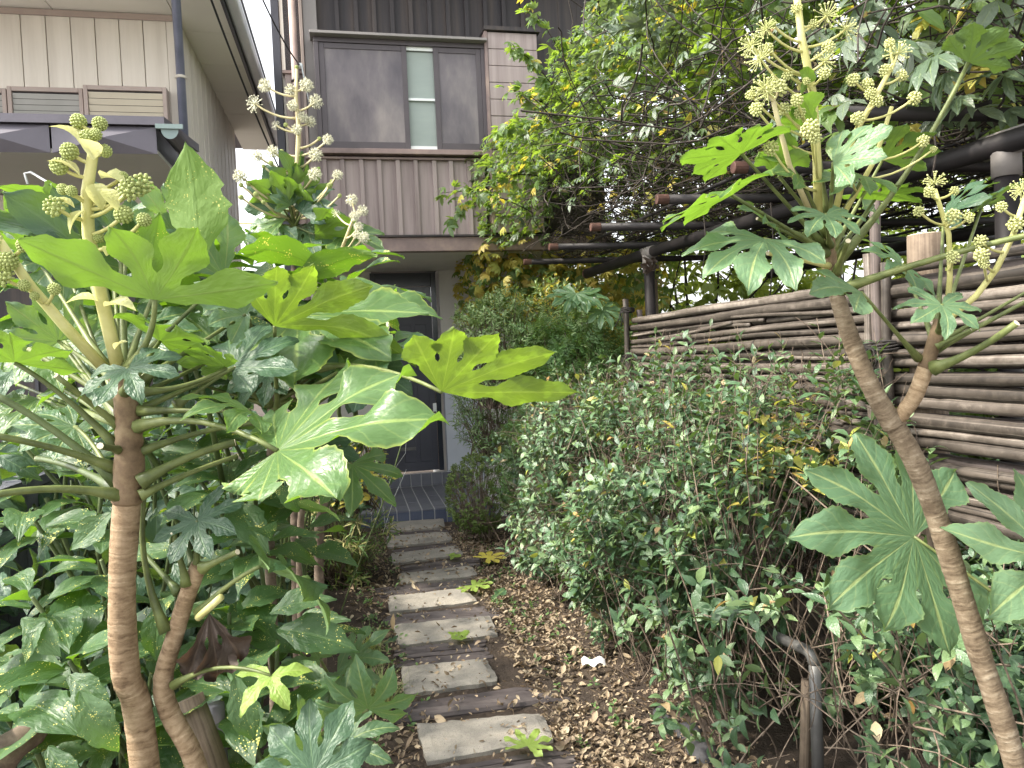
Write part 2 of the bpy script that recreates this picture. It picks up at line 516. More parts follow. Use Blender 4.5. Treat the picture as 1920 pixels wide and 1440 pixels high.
M['vine_wood'] = stem_mat('dark vine wood', [(0.012, 0.010, 0.009), (0.032, 0.026, 0.022), (0.075, 0.062, 0.052)], ring=0.3, rough=0.85)
M['fatsia_bark'] = stem_mat('ringed tan bark', [(0.075, 0.045, 0.024), (0.21, 0.145, 0.085), (0.31, 0.23, 0.145), (0.46, 0.37, 0.26)], ring=0.55, ringscale=110.0, rough=0.85, bump=1.0, dist=0.006)
M['fatsia_bark_grey'] = stem_mat('ringed grey brown bark', [(0.034, 0.023, 0.014), (0.105, 0.076, 0.048), (0.18, 0.138, 0.092), (0.30, 0.25, 0.18)], ring=0.5, ringscale=110.0, rough=0.85, bump=1.0, dist=0.006)
M['fatsia_bark_new'] = stem_mat('young reddish bark', [(0.055, 0.034, 0.019), (0.145, 0.098, 0.056), (0.24, 0.18, 0.10)], ring=0.4, ringscale=40.0, rough=0.7, bump=0.8)
M['petiole'] = stem_mat('green petiole', [(0.060, 0.075, 0.026), (0.105, 0.130, 0.042), (0.165, 0.19, 0.068)], ring=0.05, rough=0.45, bump=0.1)
M['petiole_dark'] = stem_mat('dark green stem', [(0.045, 0.065, 0.022), (0.085, 0.115, 0.04)], ring=0.05, rough=0.45, bump=0.1)
M['flower_stem'] = stem_mat('cream flower stalk', [(0.38, 0.37, 0.13), (0.46, 0.44, 0.17), (0.52, 0.50, 0.23)], ring=0.05, rough=0.5, bump=0.1)
M['flower_stem_far'] = stem_mat('pale brown flower stalk', [(0.40, 0.36, 0.19), (0.50, 0.44, 0.26)], ring=0.05, rough=0.5, bump=0.1)
M['bud'] = surf_mat('pale green buds', [(0.22, 0.28, 0.08), (0.31, 0.36, 0.12), (0.40, 0.41, 0.17)], (90, 90, 90), 0.55, bump=0.1)
M['umbel'] = surf_mat('cream florets', [(0.34, 0.37, 0.13), (0.44, 0.46, 0.19), (0.54, 0.54, 0.28)], (70, 70, 70), 0.6, bump=0.1)
M['umbel_far'] = surf_mat('white florets', [(0.50, 0.50, 0.34), (0.60, 0.59, 0.44), (0.68, 0.67, 0.54)], (70, 70, 70), 0.6, bump=0.1)
M['cut'] = surf_mat('cut stem end', [(0.55, 0.48, 0.34), (0.64, 0.57, 0.43)], (90, 90, 90), 0.8, bump=0.1)
M['bract'] = leaf_mat('cream bract', [(0.48, 0.50, 0.20), (0.56, 0.55, 0.27)], (0.6, 0.6, 0.32), (0.75, 0.72, 0.3), 0.5, 0.35, vamt=0.1)
M['cable'] = surf_mat('black cable', [(0.02, 0.02, 0.022), (0.03, 0.03, 0.033)], (3, 3, 3), 0.5, bump=0)
M['cable_white'] = surf_mat('white wire', [(0.6, 0.65, 0.65), (0.7, 0.74, 0.74)], (3, 3, 3), 0.5, bump=0)
M['bounce_paving'] = surf_mat('pale concrete road', [(0.34, 0.33, 0.31), (0.42, 0.41, 0.39)], (1, 1, 1), 0.9, bump=0.3)
M['paper'] = surf_mat('white paper scrap', [(0.72, 0.74, 0.77), (0.8, 0.8, 0.82)], (20, 20, 20), 0.6, bump=0.1)
M['net'] = surf_mat('green netting', [(0.01, 0.10, 0.075), (0.02, 0.16, 0.12)], (60, 60, 60), 0.7, bump=0.2)

M['fatsia'] = leaf_mat('fatsia leaf', [(0.058, 0.118, 0.036), (0.076, 0.150, 0.042), (0.088, 0.165, 0.055)], (0.15, 0.235, 0.055), (0.20, 0.37, 0.025), 0.34, 0.38, nv=7, vein=(0.30, 0.40, 0.11), vamt=0.6, burn=0.75, blotch=0.30)
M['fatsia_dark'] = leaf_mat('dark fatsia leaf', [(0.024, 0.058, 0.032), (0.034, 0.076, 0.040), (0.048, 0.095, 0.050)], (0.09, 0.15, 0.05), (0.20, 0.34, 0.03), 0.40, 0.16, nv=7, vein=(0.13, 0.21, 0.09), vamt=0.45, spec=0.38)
M['fatsia_mid'] = leaf_mat('mid green fatsia leaf', [(0.052, 0.112, 0.055), (0.066, 0.135, 0.066), (0.080, 0.150, 0.076)], (0.13, 0.20, 0.07), (0.26, 0.42, 0.05), 0.40, 0.30, nv=8, vein=(0.30, 0.37, 0.13), vamt=0.7, burn=0.2)
M['fatsia_pale'] = leaf_mat('pale green fatsia leaf', [(0.080, 0.155, 0.078), (0.098, 0.180, 0.092), (0.115, 0.195, 0.10)], (0.15, 0.22, 0.09), (0.26, 0.42, 0.05), 0.40, 0.28, nv=8, vein=(0.34, 0.40, 0.15), vamt=0.6, burn=0.2)
M['fatsia_young'] = leaf_mat('yellow green fatsia leaf', [(0.20, 0.32, 0.06), (0.26, 0.38, 0.08)], (0.30, 0.38, 0.10), (0.55, 0.66, 0.08), 0.38, 0.40, nv=7, vein=(0.45, 0.52, 0.16), vamt=0.5)
M['fatsia_mottle'] = leaf_mat('mottled fatsia leaf', [(0.085, 0.15, 0.03), (0.11, 0.18, 0.035)], (0.13, 0.19, 0.04), (0.20, 0.32, 0.02), 0.38, 0.38, nv=8, vein=(0.40, 0.42, 0.12), vamt=0.6, spots=0.0, blotch=0.75, burn=0.3, tv=0.8, tvc=1.5)
M['yellow_leaf'] = leaf_mat('fallen yellow leaf', [(0.55, 0.47, 0.07), (0.62, 0.55, 0.12)], (0.55, 0.5, 0.15), (0.6, 0.5, 0.05), 0.6, 0.2, vamt=0.3)
M['dead_leaf'] = leaf_mat('dead brown leaf', [(0.040, 0.028, 0.021), (0.085, 0.062, 0.048)], (0.095, 0.072, 0.058), (0.12, 0.06, 0.03), 0.7, 0.12, vamt=0.3, vein=(0.24, 0.17, 0.12))
M['aucuba'] = leaf_mat('spotted aucuba leaf', [(0.030, 0.066, 0.026), (0.044, 0.092, 0.034), (0.070, 0.125, 0.056)], (0.11, 0.18, 0.045), (0.26, 0.52, 0.02), 0.44, 0.22, nv=6, vein=(0.12, 0.21, 0.06), vamt=0.3, spots=0.50, spec=0.38)
M['tea'] = leaf_mat('tea hedge leaf', [(0.030, 0.064, 0.034), (0.056, 0.110, 0.054), (0.100, 0.170, 0.082), (0.155, 0.225, 0.095)], (0.10, 0.16, 0.06), (0.20, 0.34, 0.04), 0.30, 0.13, nv=7, vein=(0.14, 0.22, 0.08), vamt=0.3, bumps=0.3)
M['tea_light'] = leaf_mat('yellowing hedge leaf', [(0.20, 0.27, 0.05), (0.34, 0.36, 0.07), (0.44, 0.38, 0.09), (0.40, 0.22, 0.07)], (0.32, 0.34, 0.12), (0.5, 0.5, 0.06), 0.38, 0.3, nv=7, vamt=0.3)
M['tea_dry'] = leaf_mat('dry hedge leaf', [(0.36, 0.27, 0.15), (0.28, 0.18, 0.09), (0.46, 0.38, 0.24)], (0.4, 0.33, 0.2), (0.4, 0.28, 0.1), 0.6, 0.2, vamt=0.2)
M['vine'] = leaf_mat('vine leaf', [(0.050, 0.095, 0.032), (0.080, 0.145, 0.042), (0.125, 0.205, 0.052), (0.095, 0.145, 0.060)], (0.13, 0.18, 0.07), (0.38, 0.56, 0.05), 0.38, 0.38, nv=6, vamt=0.25)
M['vine_yellow_lit'] = leaf_mat('sun toned yellow vine leaf', [(0.46, 0.47, 0.12), (0.55, 0.50, 0.12), (0.46, 0.34, 0.09), (0.36, 0.43, 0.11)], (0.52, 0.50, 0.18), (0.75, 0.62, 0.05), 0.45, 0.42, nv=6, vamt=0.2)  # yellowed leaves, brightened in colour for sunlight that misses them
M['vine_grey'] = leaf_mat('grey green vine leaf', [(0.055, 0.090, 0.052), (0.09, 0.13, 0.085), (0.13, 0.16, 0.12)], (0.17, 0.20, 0.15), (0.22, 0.32, 0.07), 0.28, 0.25, nv=6, vamt=0.3)
M['nandina'] = leaf_mat('fine shrub leaf', [(0.055, 0.115, 0.038), (0.085, 0.17, 0.052), (0.13, 0.22, 0.07)], (0.11, 0.17, 0.06), (0.24, 0.40, 0.05), 0.42, 0.30, nv=4, vamt=0.1)
M['pale_shrub'] = leaf_mat('pale shrub leaf', [(0.21, 0.30, 0.14), (0.29, 0.39, 0.18), (0.36, 0.45, 0.22)], (0.2, 0.27, 0.13), (0.35, 0.5, 0.1), 0.45, 0.3, nv=4, vamt=0.1)
M['box'] = leaf_mat('clipped box leaf', [(0.065, 0.115, 0.028), (0.11, 0.17, 0.04), (0.18, 0.235, 0.065)], (0.11, 0.15, 0.05), (0.22, 0.32, 0.04), 0.4, 0.25, nv=4, vamt=0.1)
M['grass'] = leaf_mat('sedge blade', [(0.20, 0.28, 0.08), (0.45, 0.42, 0.18), (0.55, 0.47, 0.22), (0.25, 0.32, 0.10)], (0.18, 0.22, 0.08), (0.3, 0.4, 0.07), 0.45, 0.3, nv=1, vamt=0.0)
M['litter'] = leaf_mat('leaf litter', [(0.11, 0.080, 0.055), (0.23, 0.17, 0.11), (0.38, 0.30, 0.20), (0.17, 0.12, 0.08), (0.44, 0.365, 0.25), (0.28, 0.205, 0.135)], (0.26, 0.19, 0.12), (0.3, 0.2, 0.1), 0.7, 0.12, nv=5, vamt=0.15)
M['bg_leaf'] = leaf_mat('far tree leaf', [(0.10, 0.17, 0.04), (0.19, 0.26, 0.05), (0.28, 0.32, 0.07)], (0.2, 0.26, 0.08), (0.5, 0.6, 0.08), 0.5, 0.42, nv=4, vamt=0.1)
# =================================================================== SETTING
def wob(x, y, s=1.0):
    return 0.5 * math.sin(1.7 * x * s + 0.6) * math.cos(2.1 * y * s - 0.4) + 0.3 * math.sin(4.3 * x * s + 1.1 * y * s) + 0.2 * math.cos(7.1 * y * s - 3.3 * x * s)

# ground: one uneven sheet near the path that runs out to the horizon
g = MB()
gx = [-400, -60, -20, -8, -5] + [-3.5 + 0.14 * i for i in range(58)] + [6, 9, 20, 60, 400]
gy = [-400, -60, -15, -3, 0, 1.2] + [1.8 + 0.14 * i for i in range(60)] + [12, 16, 30, 80, 500]
path_dir = (-0.89, 4.3)
def path_x(y):
    return -0.11 + (y - 3.2) * (-0.207)
def ground_z(x, y):
    d = abs(x - path_x(y))
    near = max(0.0, min(1.0, (7.2 - y) / 1.0)) * max(0.0, min(1.0, (y + 1) / 2))
    h = -0.012 + 0.012 * wob(x * 2, y * 2)
    if near > 0:
        bank = max(0.0, d - 0.42)
        side = 0.16 if x < path_x(y) else 0.07
        h += near * (min(0.10, side * bank) + 0.012 * wob(x * 3, y * 3) * min(1, bank * 4))
    return h
gv = [(x, y, ground_z(x, y)) for y in gy for x in gx]
nx = len(gx)
gf = [(j * nx + i, j * nx + i + 1, (j + 1) * nx + i + 1, (j + 1) * nx + i) for j in range(len(gy) - 1) for i in range(nx - 1)]
g.add(gv, gf)
ground = structure('ground', g, M['soil'], True)

rd = MB()
rd.box((0, -5.2, -0.02), (Vector((1, 0, 0)), Vector((0, 1, 0)), ZZ), (60, 4.6, 0.05))
structure('bounce_paving', rd, M['bounce_paving'])  # unseen paving added behind the camera to bounce light onto house fronts
yd = MB()
yd.box((-7.0, 4.0, 0.02), (U, V, ZZ), (4.5, 7.0, 0.04))
structure('bounce_yard', yd, M['bounce_paving'])  # hidden concrete added to bounce light onto the neighbour's side wall

# path: slabs and slat bundles, measured off the photograph as ground quads (back-left, back-right, front-right, front-left)
pm = MB()
pts = [(path_x(y) + s * 0.36, y, 0.004 + 0.003 * wob(y * 5, s)) for y in [2.2 + 0.25 * i for i in range(21)] for s in (-1, 1)]
pm.add(pts, [(2 * i, 2 * i + 1, 2 * i + 3, 2 * i + 2) for i in range(20)])
path = structure('path', pm, M['soil'], True)

def rough_slab(q, h, seed, z0=-0.05, edge=0.012, nx_=14, ny_=8):
    """stone slab with uneven top and worn edges from a ground quad"""
    r = random.Random(seed)
    bl, br, fr_, fl = [Vector((p.x, p.y, 0)) for p in q]
    mb = MB()
    vs = []
    for j in range(ny_ + 1):
        t = j / ny_
        for i in range(nx_ + 1):
            s = i / nx_
            p = (bl * (1 - s) + br * s) * (1 - t) + (fl * (1 - s) + fr_ * s) * t
            border = (i in (0, nx_)) or (j in (0, ny_))
            z = h + 0.004 * wob(p.x * 9 + seed, p.y * 9)
            if border:
                c = (bl + br + fr_ + fl) / 4
                p = p + (p - c).normalized() * r.uniform(-edge, edge)
                z -= 0.010 + r.uniform(0, 0.006)
            if i in (0, nx_) and j in (0, ny_):
                c = (bl + br + fr_ + fl) / 4
                p = p + (c - p).normalized() * r.uniform(0.004, 0.012)
            vs.append(Vector((p.x, p.y, z)))
    fs = [(j * (nx_ + 1) + i, (j + 1) * (nx_ + 1) + i, (j + 1) * (nx_ + 1) + i + 1, j * (nx_ + 1) + i + 1) for j in range(ny_) for i in range(nx_)]
    rim = [i for i in range(nx_ + 1)] + [j * (nx_ + 1) + nx_ for j in range(1, ny_ + 1)] + [ny_ * (nx_ + 1) + i for i in range(nx_ - 1, -1, -1)] + [j * (nx_ + 1) for j in range(ny_ - 1, 0, -1)]
    o = len(vs)
    for k in rim:
        p = vs[k].copy(); p.z = z0
        vs.append(p)
    n = len(rim)
    for k in range(n):
        fs.append((rim[k], rim[(k + 1) % n], o + (k + 1) % n, o + k))
    mb.add(vs, fs)
    return mb

stones = [  # pixel quads
    [(722, 984), (832, 976), (834, 993), (722, 1001)],
    [(725, 1010), (840, 1001), (850, 1017), (726, 1031)],
    [(733, 1043), (858, 1028), (870, 1044), (737, 1062)],
    [(748, 1082), (884, 1066), (897, 1084), (752, 1101)],
    [(727, 1124), (872, 1108), (896, 1133), (730, 1154)],
    [(738, 1178), (918, 1160), (934, 1196), (748, 1218)],
    [(752, 1257), (912, 1243), (935, 1285), (758, 1311)],
    [(780, 1367), (1015, 1345), (1040, 1395), (800, 1438)],
]
for k, q in enumerate(stones):
    part('stone_slab', rough_slab([G(*p) for p in q], 0.036, k * 13 + 3, edge=0.004), M['stone'], path, False)
slat_rows = [
    [(725, 1003), (845, 994), (850, 1000), (728, 1009), 2],
    [(728, 1033), (862, 1019), (868, 1026), (733, 1042), 2],
    [(745, 1064), (900, 1046), (905, 1062), (750, 1080), 3],
    [(692, 1106), (895, 1088), (905, 1105), (715, 1122), 4],
    [(715, 1159), (938, 1137), (948, 1157), (725, 1176), 4],
    [(738, 1222), (915, 1201), (925, 1238), (742, 1256), 5],
    [(722, 1330), (1000, 1290), (1068, 1318), (742, 1362), 5],
    [(800, 1450), (1075, 1408), (1110, 1440), (810, 1480), 4],
]
for k, (a, b, c, d, n) in enumerate(slat_rows):
    qa, qb, qc, qd = G(*a), G(*b), G(*c), G(*d)
    for i in range(n):
        t0, t1 = (i + 0.10) / n, (i + 0.84) / n
        r = random.uniform
        l0, l1 = qa.lerp(qd, t0), qa.lerp(qd, t1)
        r0, r1 = qb.lerp(qc, t0), qb.lerp(qc, t1)
        ext0, ext1 = r(-0.03, 0.02), r(-0.04, 0.02)
        ax = (r0 - l0).normalized()
        q = [l0 - ax * ext0, r0 + ax * ext1, r1 + ax * ext1, l1 - ax * ext0]
        part('wooden_slat', rough_slab(q, 0.022 + r(-0.004, 0.004), k * 7 + i, edge=0.003, nx_=8, ny_=2), M['slat'], path, False)

# rounded dark edging stones beside the hedge foot
for k, (px, py, w, lab) in enumerate([(1224, 1345, 0.06, 'small round dark edging stone farthest up the hedge foot'),
                                      (1268, 1383, 0.065, 'round dark edging stone in the middle of the three by the hedge foot'),
                                      (1292, 1424, 0.075, 'large round dark edging stone closest to the picture bottom')]):
    p = G(px, py)
    mb = MB().ball(p + Vector((0.06, 0.02, -0.005)), w, 8, 12, (1.0, 1.1, 0.8))
    mb.v = [(x + 0.006 * wob(x * 40, z * 40), y + 0.006 * wob(y * 40, x * 30), z) for x, y, z in mb.v]
    tag(part('edging_stone', mb, M['dark_stone'], None, True), lab, 'stone', 'round edging stones along the hedge foot')

# =================================================================== MAIN HOUSE
pb = P(770, 985, 7.6)
H = Frame((pb.x, pb.y))
house = thing('house', 'brown clad two storey house at the end of the path', 'house', H.w(0, 1.6, 0))

def ab(px, py, b=0.0):
    return H.pick(px, py, b)

z_soff = ab(770, 472)[1]
z_fas = ab(770, 448)[1]
a_l = ab(548, 300)[0]
a_r = ab(1135, 300)[0]
# upper wall body
top_z = 5.75
part('wall', MB().slab(H, a_l - 0.02, a_r, 0.06, 3.5, z_fas - 0.04, top_z), M['brown_dark_shade'], house)
# porch ceiling and fascia
part('porch_ceiling', MB().slab(H, a_l, a_r, 0.02, 1.64, z_soff, z_fas - 0.045), M['porch_wall'], house)
part('fascia', MB().slab(H, a_l, a_r, -0.10, 0.02, z_soff - 0.01, z_fas), M['brown_trim'], house, bevel=0.005)
part('fascia_cap', MB().slab(H, a_l, a_r, -0.13, -0.02, z_fas + 0.002, z_fas + 0.02), M['brown_dark_shade'], house)
# vertical board cladding under the window
zc0, zc1 = z_fas + 0.022, ab(760, 304)[1]
bx = [ab(x, 380, -0.05)[0] for x in (578, 612, 645, 681, 714, 749, 782, 817, 848, 881, 912)]
for i in range(len(bx) - 1):
    part('cladding_board', MB().slab(H, bx[i] + 0.002, bx[i + 1] - 0.002, -0.05, 0.055, zc0, zc1), M['brown_panel'], house)
for x in bx[1:-1]:
    part('batten', MB().slab(H, x - 0.022, x + 0.022, -0.082, -0.052, zc0, zc1), M['brown_panel'], house, bevel=0.003)
part('cladding_cap', MB().slab(H, bx[0], bx[-1], -0.095, 0.05, zc1 + 0.002, zc1 + 0.022), M['brown_trim'], house)
# window bay
wa0, wz0 = ab(598, 284, -0.12)
wa1 = ab(917, 284, -0.12)[0]
wz1 = ab(760, 77, -0.12)[1]
part('window_recess', MB().slab(H, wa0 + 0.05, wa1 - 0.03, -0.04, 0.055, zc1 + 0.024, wz0 - 0.022), M['void'], house)
win = part('window', MB().slab(H, wa0 + 0.02, wa1 - 0.02, -0.02, 0.055, wz0 + 0.02, wz1 - 0.02), M['void'], house)
fr = MB()
fr.slab(H, wa0, wa1, -0.15, 0.0, wz0 - 0.02, wz0 + 0.03)
part('sill', fr, M['brown_trim'], win, bevel=0.004)
fr = MB()
fr.slab(H, wa0, wa0 + 0.045, -0.14, -0.022, wz0 + 0.032, wz1 - 0.05)
fr.slab(H, wa1 - 0.045, wa1, -0.14, -0.022, wz0 + 0.032, wz1 - 0.05)
fr.slab(H, wa0, wa1, -0.14, -0.022, wz1 - 0.048, wz1)
part('frame', fr, M['frame_brown'], win, bevel=0.003)
part('hood', MB().slab(H, wa0 - 0.03, wa1 + 0.01, -0.22, -0.0, wz1 + 0.002, wz1 + 0.028), M['grey_board'], win, bevel=0.003)
def sash(a0, a1, b, pane_mat, rail=0.05, name='screen'):
    s = MB()
    zz0, zz1 = wz0 + 0.034, wz1 - 0.052
    s.slab(H, a0, a0 + rail, b, b + 0.03, zz0, zz1)
    s.slab(H, a1 - rail, a1, b, b + 0.03, zz0, zz1)
    s.slab(H, a0 + rail + 0.001, a1 - rail - 0.001, b + 0.001, b + 0.029, zz0, zz0 + rail * 1.3)
    s.slab(H, a0 + rail + 0.001, a1 - rail - 0.001, b + 0.001, b + 0.029, zz1 - rail, zz1)
    part('sash', s, M['frame_brown'], win, bevel=0.002)
    part(name, MB().slab(H, a0 + rail, a1 - rail, b + 0.010, b + 0.016, zz0 + rail, zz1 - rail), pane_mat, win)
wm0, wm1 = ab(763, 180, -0.1)[0], ab(817, 180, -0.1)[0]
sash(wa0 + 0.047, wm0 + 0.012, -0.13, M['screen'], name='screen')
sash(wm1 - 0.01, wa1 - 0.047, -0.13, M['screen'], name='screen')
sash(wm0 - 0.03, wm1 + 0.03, -0.09, M['blind'], rail=0.034, name='blind')
for py in (90, 187, 278):
    z = ab(790, py, -0.1)[1]
    hh = 0.03 if py == 90 else (0.012 if py == 187 else 0.02)
    part('window_bar', MB().slab(H, wm0 + 0.006, wm1 - 0.006, -0.106, -0.091, z - hh, z + hh), M['white_bar'], win)
# battens of the wall above the window, eave shade in their colour
zt0 = wz1 + 0.03
for i, px in enumerate((632, 668, 702, 736, 771, 806, 841, 876, 911, 946, 981, 1016, 1051, 1086)):
    a = ab(px, 40)[0]
    part('batten', MB().slab(H, a - 0.02, a + 0.02, 0.015, 0.058, zt0, top_z), M['brown_dark_shade'], house)
# shutter box beside the window
sa0, sa1 = ab(918, 200, -0.18)[0], ab(1012, 200, -0.18)[0]
stop = ab(950, 55, -0.18)[1]
part('shutter_box', MB().slab(H, sa0 + 0.01, sa1, -0.14, 0.058, z_fas + 0.03, stop - 0.02), M['void'], house)
part('shutter_box_cap', MB().slab(H, sa0 - 0.03, sa1 + 0.03, -0.20, 0.055, stop - 0.018, stop + 0.02), M['brown_dark_shade'], house)
part('shutter_box_edge', MB().slab(H, sa0 - 0.022, sa0 + 0.008, -0.175, 0.056, z_fas + 0.03, stop - 0.02), M['brown_trim'], house)
zs = z_fas + 0.03
step = 0.168
while zs < stop - 0.05:
    z2 = min(zs + step - 0.006, stop - 0.022)
    part('siding_plank', MB().slab(H, sa0 + 0.012, sa1, -0.17 + random.uniform(-0.002, 0.002), -0.142, zs, z2), M['brown_panel'], house, bevel=0.003)
    zs += step
# further cladding to the right behind the vine
for i in range(5):
    a0 = sa1 + 0.03 + i * 0.3
    if a0 + 0.3 < a_r:
        part('cladding_board', MB().slab(H, a0, a0 + 0.296, 0.02, 0.056, z_fas + 0.03, top_z), M['brown_dark_shade'], house)
# corner boards and strip walls at the near corner
def vstrip(name, x0, x1, py0, b0, b1, z0, z1, mat):
    part(name, MB().slab(H, ab(x0, py0, b0)[0], ab(x1, py0, b0)[0], b0, b1, z0, z1), mat, house, bevel=0.004)
vstrip('corner_board', 568, 594, 40, -0.02, 0.05, z_fas, top_z, M['grey_board'])
vstrip('corner_strip', 561, 567, 40, -0.05, 0.05, z_fas, top_z, M['trim_beige'])
vstrip('corner_panel', 524, 560, 40, 0.06, 0.12, 0.4, top_z, M['soffit'])
vstrip('edge_trim', 508, 523, 40, 0.03, 0.16, 0.4, top_z, M['gutter_dark'])
pbx0, pbz1 = ab(534, 140, -0.04)
part('meter_cover', MB().slab(H, pbx0, ab(566, 140, -0.04)[0], -0.06, 0.055, z_fas + 0.03, pbz1), M['brown_panel'], house, bevel=0.004)
part('meter_cover_cap', MB().slab(H, pbx0 - 0.02, ab(568, 140, -0.04)[0], -0.08, 0.05, pbz1 + 0.002, pbz1 + 0.03), M['brown_trim'], house)
pa = ab(548, 30, -0.1)[0]
dp = part('downpipe', MB().tube([H.w(pa, -0.10, top_z - 0.1), H.w(pa, -0.10, z_fas), H.w(pa, -0.10, 0.2)], 0.036, 12), M['brown_trim'], house, True)
for z in (top_z - 0.5, 4.4, 3.2):
    part('bracket', MB().tube([H.w(pa, -0.10, z), H.w(pa, -0.10, z + 0.03)], 0.043, 12), M['frame_brown'], house, True)
# cable clip on the wall
cp = H.w(ab(563, 125, -0.06)[0], -0.08, ab(563, 125, -0.06)[1])
part('cable_clip', MB().ball(cp, 0.03, 5, 8), M['white_bar'], house, True)
# eaves and roof
part('eaves', MB().slab(H, a_l - 0.05, a_r + 1.0, -0.45, 3.8, top_z + 0.002, top_z + 0.06), M['brown_dark_shade'], house)
part('roof', MB().add([H.w(a_l - 0.1, -0.5, top_z + 0.07), H.w(a_r + 1, -0.5, top_z + 0.07), H.w(a_r + 1, 3.9, top_z + 2.0), H.w(a_l - 0.1, 3.9, top_z + 2.0),
                       H.w(a_l - 0.1, -0.5, top_z + 0.17), H.w(a_r + 1, -0.5, top_z + 0.17), H.w(a_r + 1, 3.9, top_z + 2.1), H.w(a_l - 0.1, 3.9, top_z + 2.1)],
                      [(3, 2, 1, 0), (4, 5, 6, 7), (0, 1, 5, 4), (1, 2, 6, 5), (2, 3, 7, 6), (3, 0, 4, 7)]), M['dark_metal'], house)
# porch back wall and door
BD = 1.62
part('porch_wall', MB().slab(H, ab(826, 600, BD)[0], a_r, BD, 3.4, 0.0, z_soff + 0.02), M['porch_wall'], house)
part('porch_wall', MB().slab(H, a_l, ab(700, 600, BD)[0], BD, 3.4, 0.0, z_soff + 0.02), M['porch_wall'], house)
part('porch_pillar', MB().slab(H, ab(836, 800, BD - 0.1)[0], ab(905, 800, BD - 0.1)[0], BD - 0.14, BD - 0.002, 0.14, 1.75), M['pale_wall'], house)
d0, d1 = ab(702, 700, BD)[0], ab(824, 700, BD)[0]
dz0 = ab(765, 885, BD)[1]
dz1 = ab(765, 588, BD)[1]
tz = ab(765, 512, BD)[1]
f = MB()
f.slab(H, d0, d0 + 0.06, BD - 0.05, BD + 0.1, dz0, tz)
f.slab(H, d1 - 0.06, d1, BD - 0.05, BD + 0.1, dz0, tz)
f.slab(H, d0 + 0.061, d1 - 0.061, BD - 0.048, BD + 0.1, dz1 + 0.004, dz1 + 0.06)
f.slab(H, d0 + 0.061, d1 - 0.061, BD - 0.048, BD + 0.1, tz - 0.17, tz)
part('door_frame', f, M['glass_dark'], house, bevel=0.004)
part('transom_pane', MB().slab(H, d0 + 0.062, d1 - 0.062, BD, BD + 0.02, dz1 + 0.062, tz - 0.172), M['glass_dark'], house)
door = part('door', MB().slab(H, d0 + 0.063, d1 - 0.063, BD - 0.01, BD + 0.04, dz0 + 0.005, dz1), M['door'], house, bevel=0.004)
wd = (d1 - d0 - 0.126)
for i in range(3):
    a0 = d0 + 0.063 + 0.07 + i * (wd - 0.10) / 3
    a1 = a0 + (wd - 0.10) / 3 - 0.05
    for z0, z1 in ((dz0 + 0.12, dz0 + 0.55), (dz0 + 0.68, dz1 - 0.5), (dz1 - 0.4, dz1 - 0.14)):
        part('door_panel', MB().slab(H, a0, a1, BD - 0.022, BD - 0.012, z0, z1), M['door'], door, bevel=0.006)
ha, hz = ab(816, 768, BD - 0.03)
part('handle', MB().slab(H, ha - 0.025, ha + 0.025, BD - 0.03, BD - 0.012, hz - 0.08, hz + 0.08), M['white_bar'], door, bevel=0.004)
part('handle', MB().tube([H.w(ha, BD - 0.03, hz - 0.03), H.w(ha, BD - 0.08, hz - 0.03), H.w(ha - 0.1, BD - 0.08, hz - 0.03)], 0.011, 8), M['galv'], door, True)
ma, mz = ab(768, 842, BD - 0.03)
part('mail_slot', MB().slab(H, ma - 0.12, ma + 0.08, BD - 0.026, BD - 0.012, mz - 0.02, mz + 0.02), M['galv'], door, bevel=0.003)

# porch step with tiles
ps = part('porch_step', MB().slab(H, ab(672, 960, 0)[0], ab(862, 960, 0)[0] + 0.5, 0.02, BD - 0.16, -0.05, 0.128), M['grout'])
ps['kind'] = 'structure'
sa, sb = ab(672, 960, 0)[0], ab(862, 960, 0)[0] + 0.5
tw, td = 0.128, 0.30
n_c = int((sb - sa) / tw)
for i in range(n_c):
    a0 = sa + i * tw
    part('riser_tile', MB().slab(H, a0 + 0.006, a0 + tw - 0.006, 0.004, 0.022, -0.02, 0.118), M['tile_blue'], ps, bevel=0.002)
    b = 0.006
    off = 0.0 if i % 2 else -td / 2
    j = 0
    while b + off + j * td < BD - 0.17:
        b0, b1 = max(0.006, b + off + j * td), min(BD - 0.17, b + off + (j + 1) * td - 0.010)
        if b1 - b0 > 0.02:
            part('tile', MB().slab(H, a0 + 0.006, a0 + tw - 0.006, b0, b1, 0.120, 0.1345 + random.uniform(-0.001, 0.001)), M['tile'], ps, bevel=0.002)
        j += 1
part('threshold', MB().slab(H, sa, sb, BD - 0.155, BD - 0.052, 0.0, dz0 - 0.016), M['grout'], ps)
for i in range(n_c):
    a0 = sa + i * tw
    part('riser_tile', MB().slab(H, a0 + 0.006, a0 + tw - 0.006, BD - 0.172, BD - 0.154, 0.139, dz0 - 0.01), M['tile'], ps, bevel=0.002)

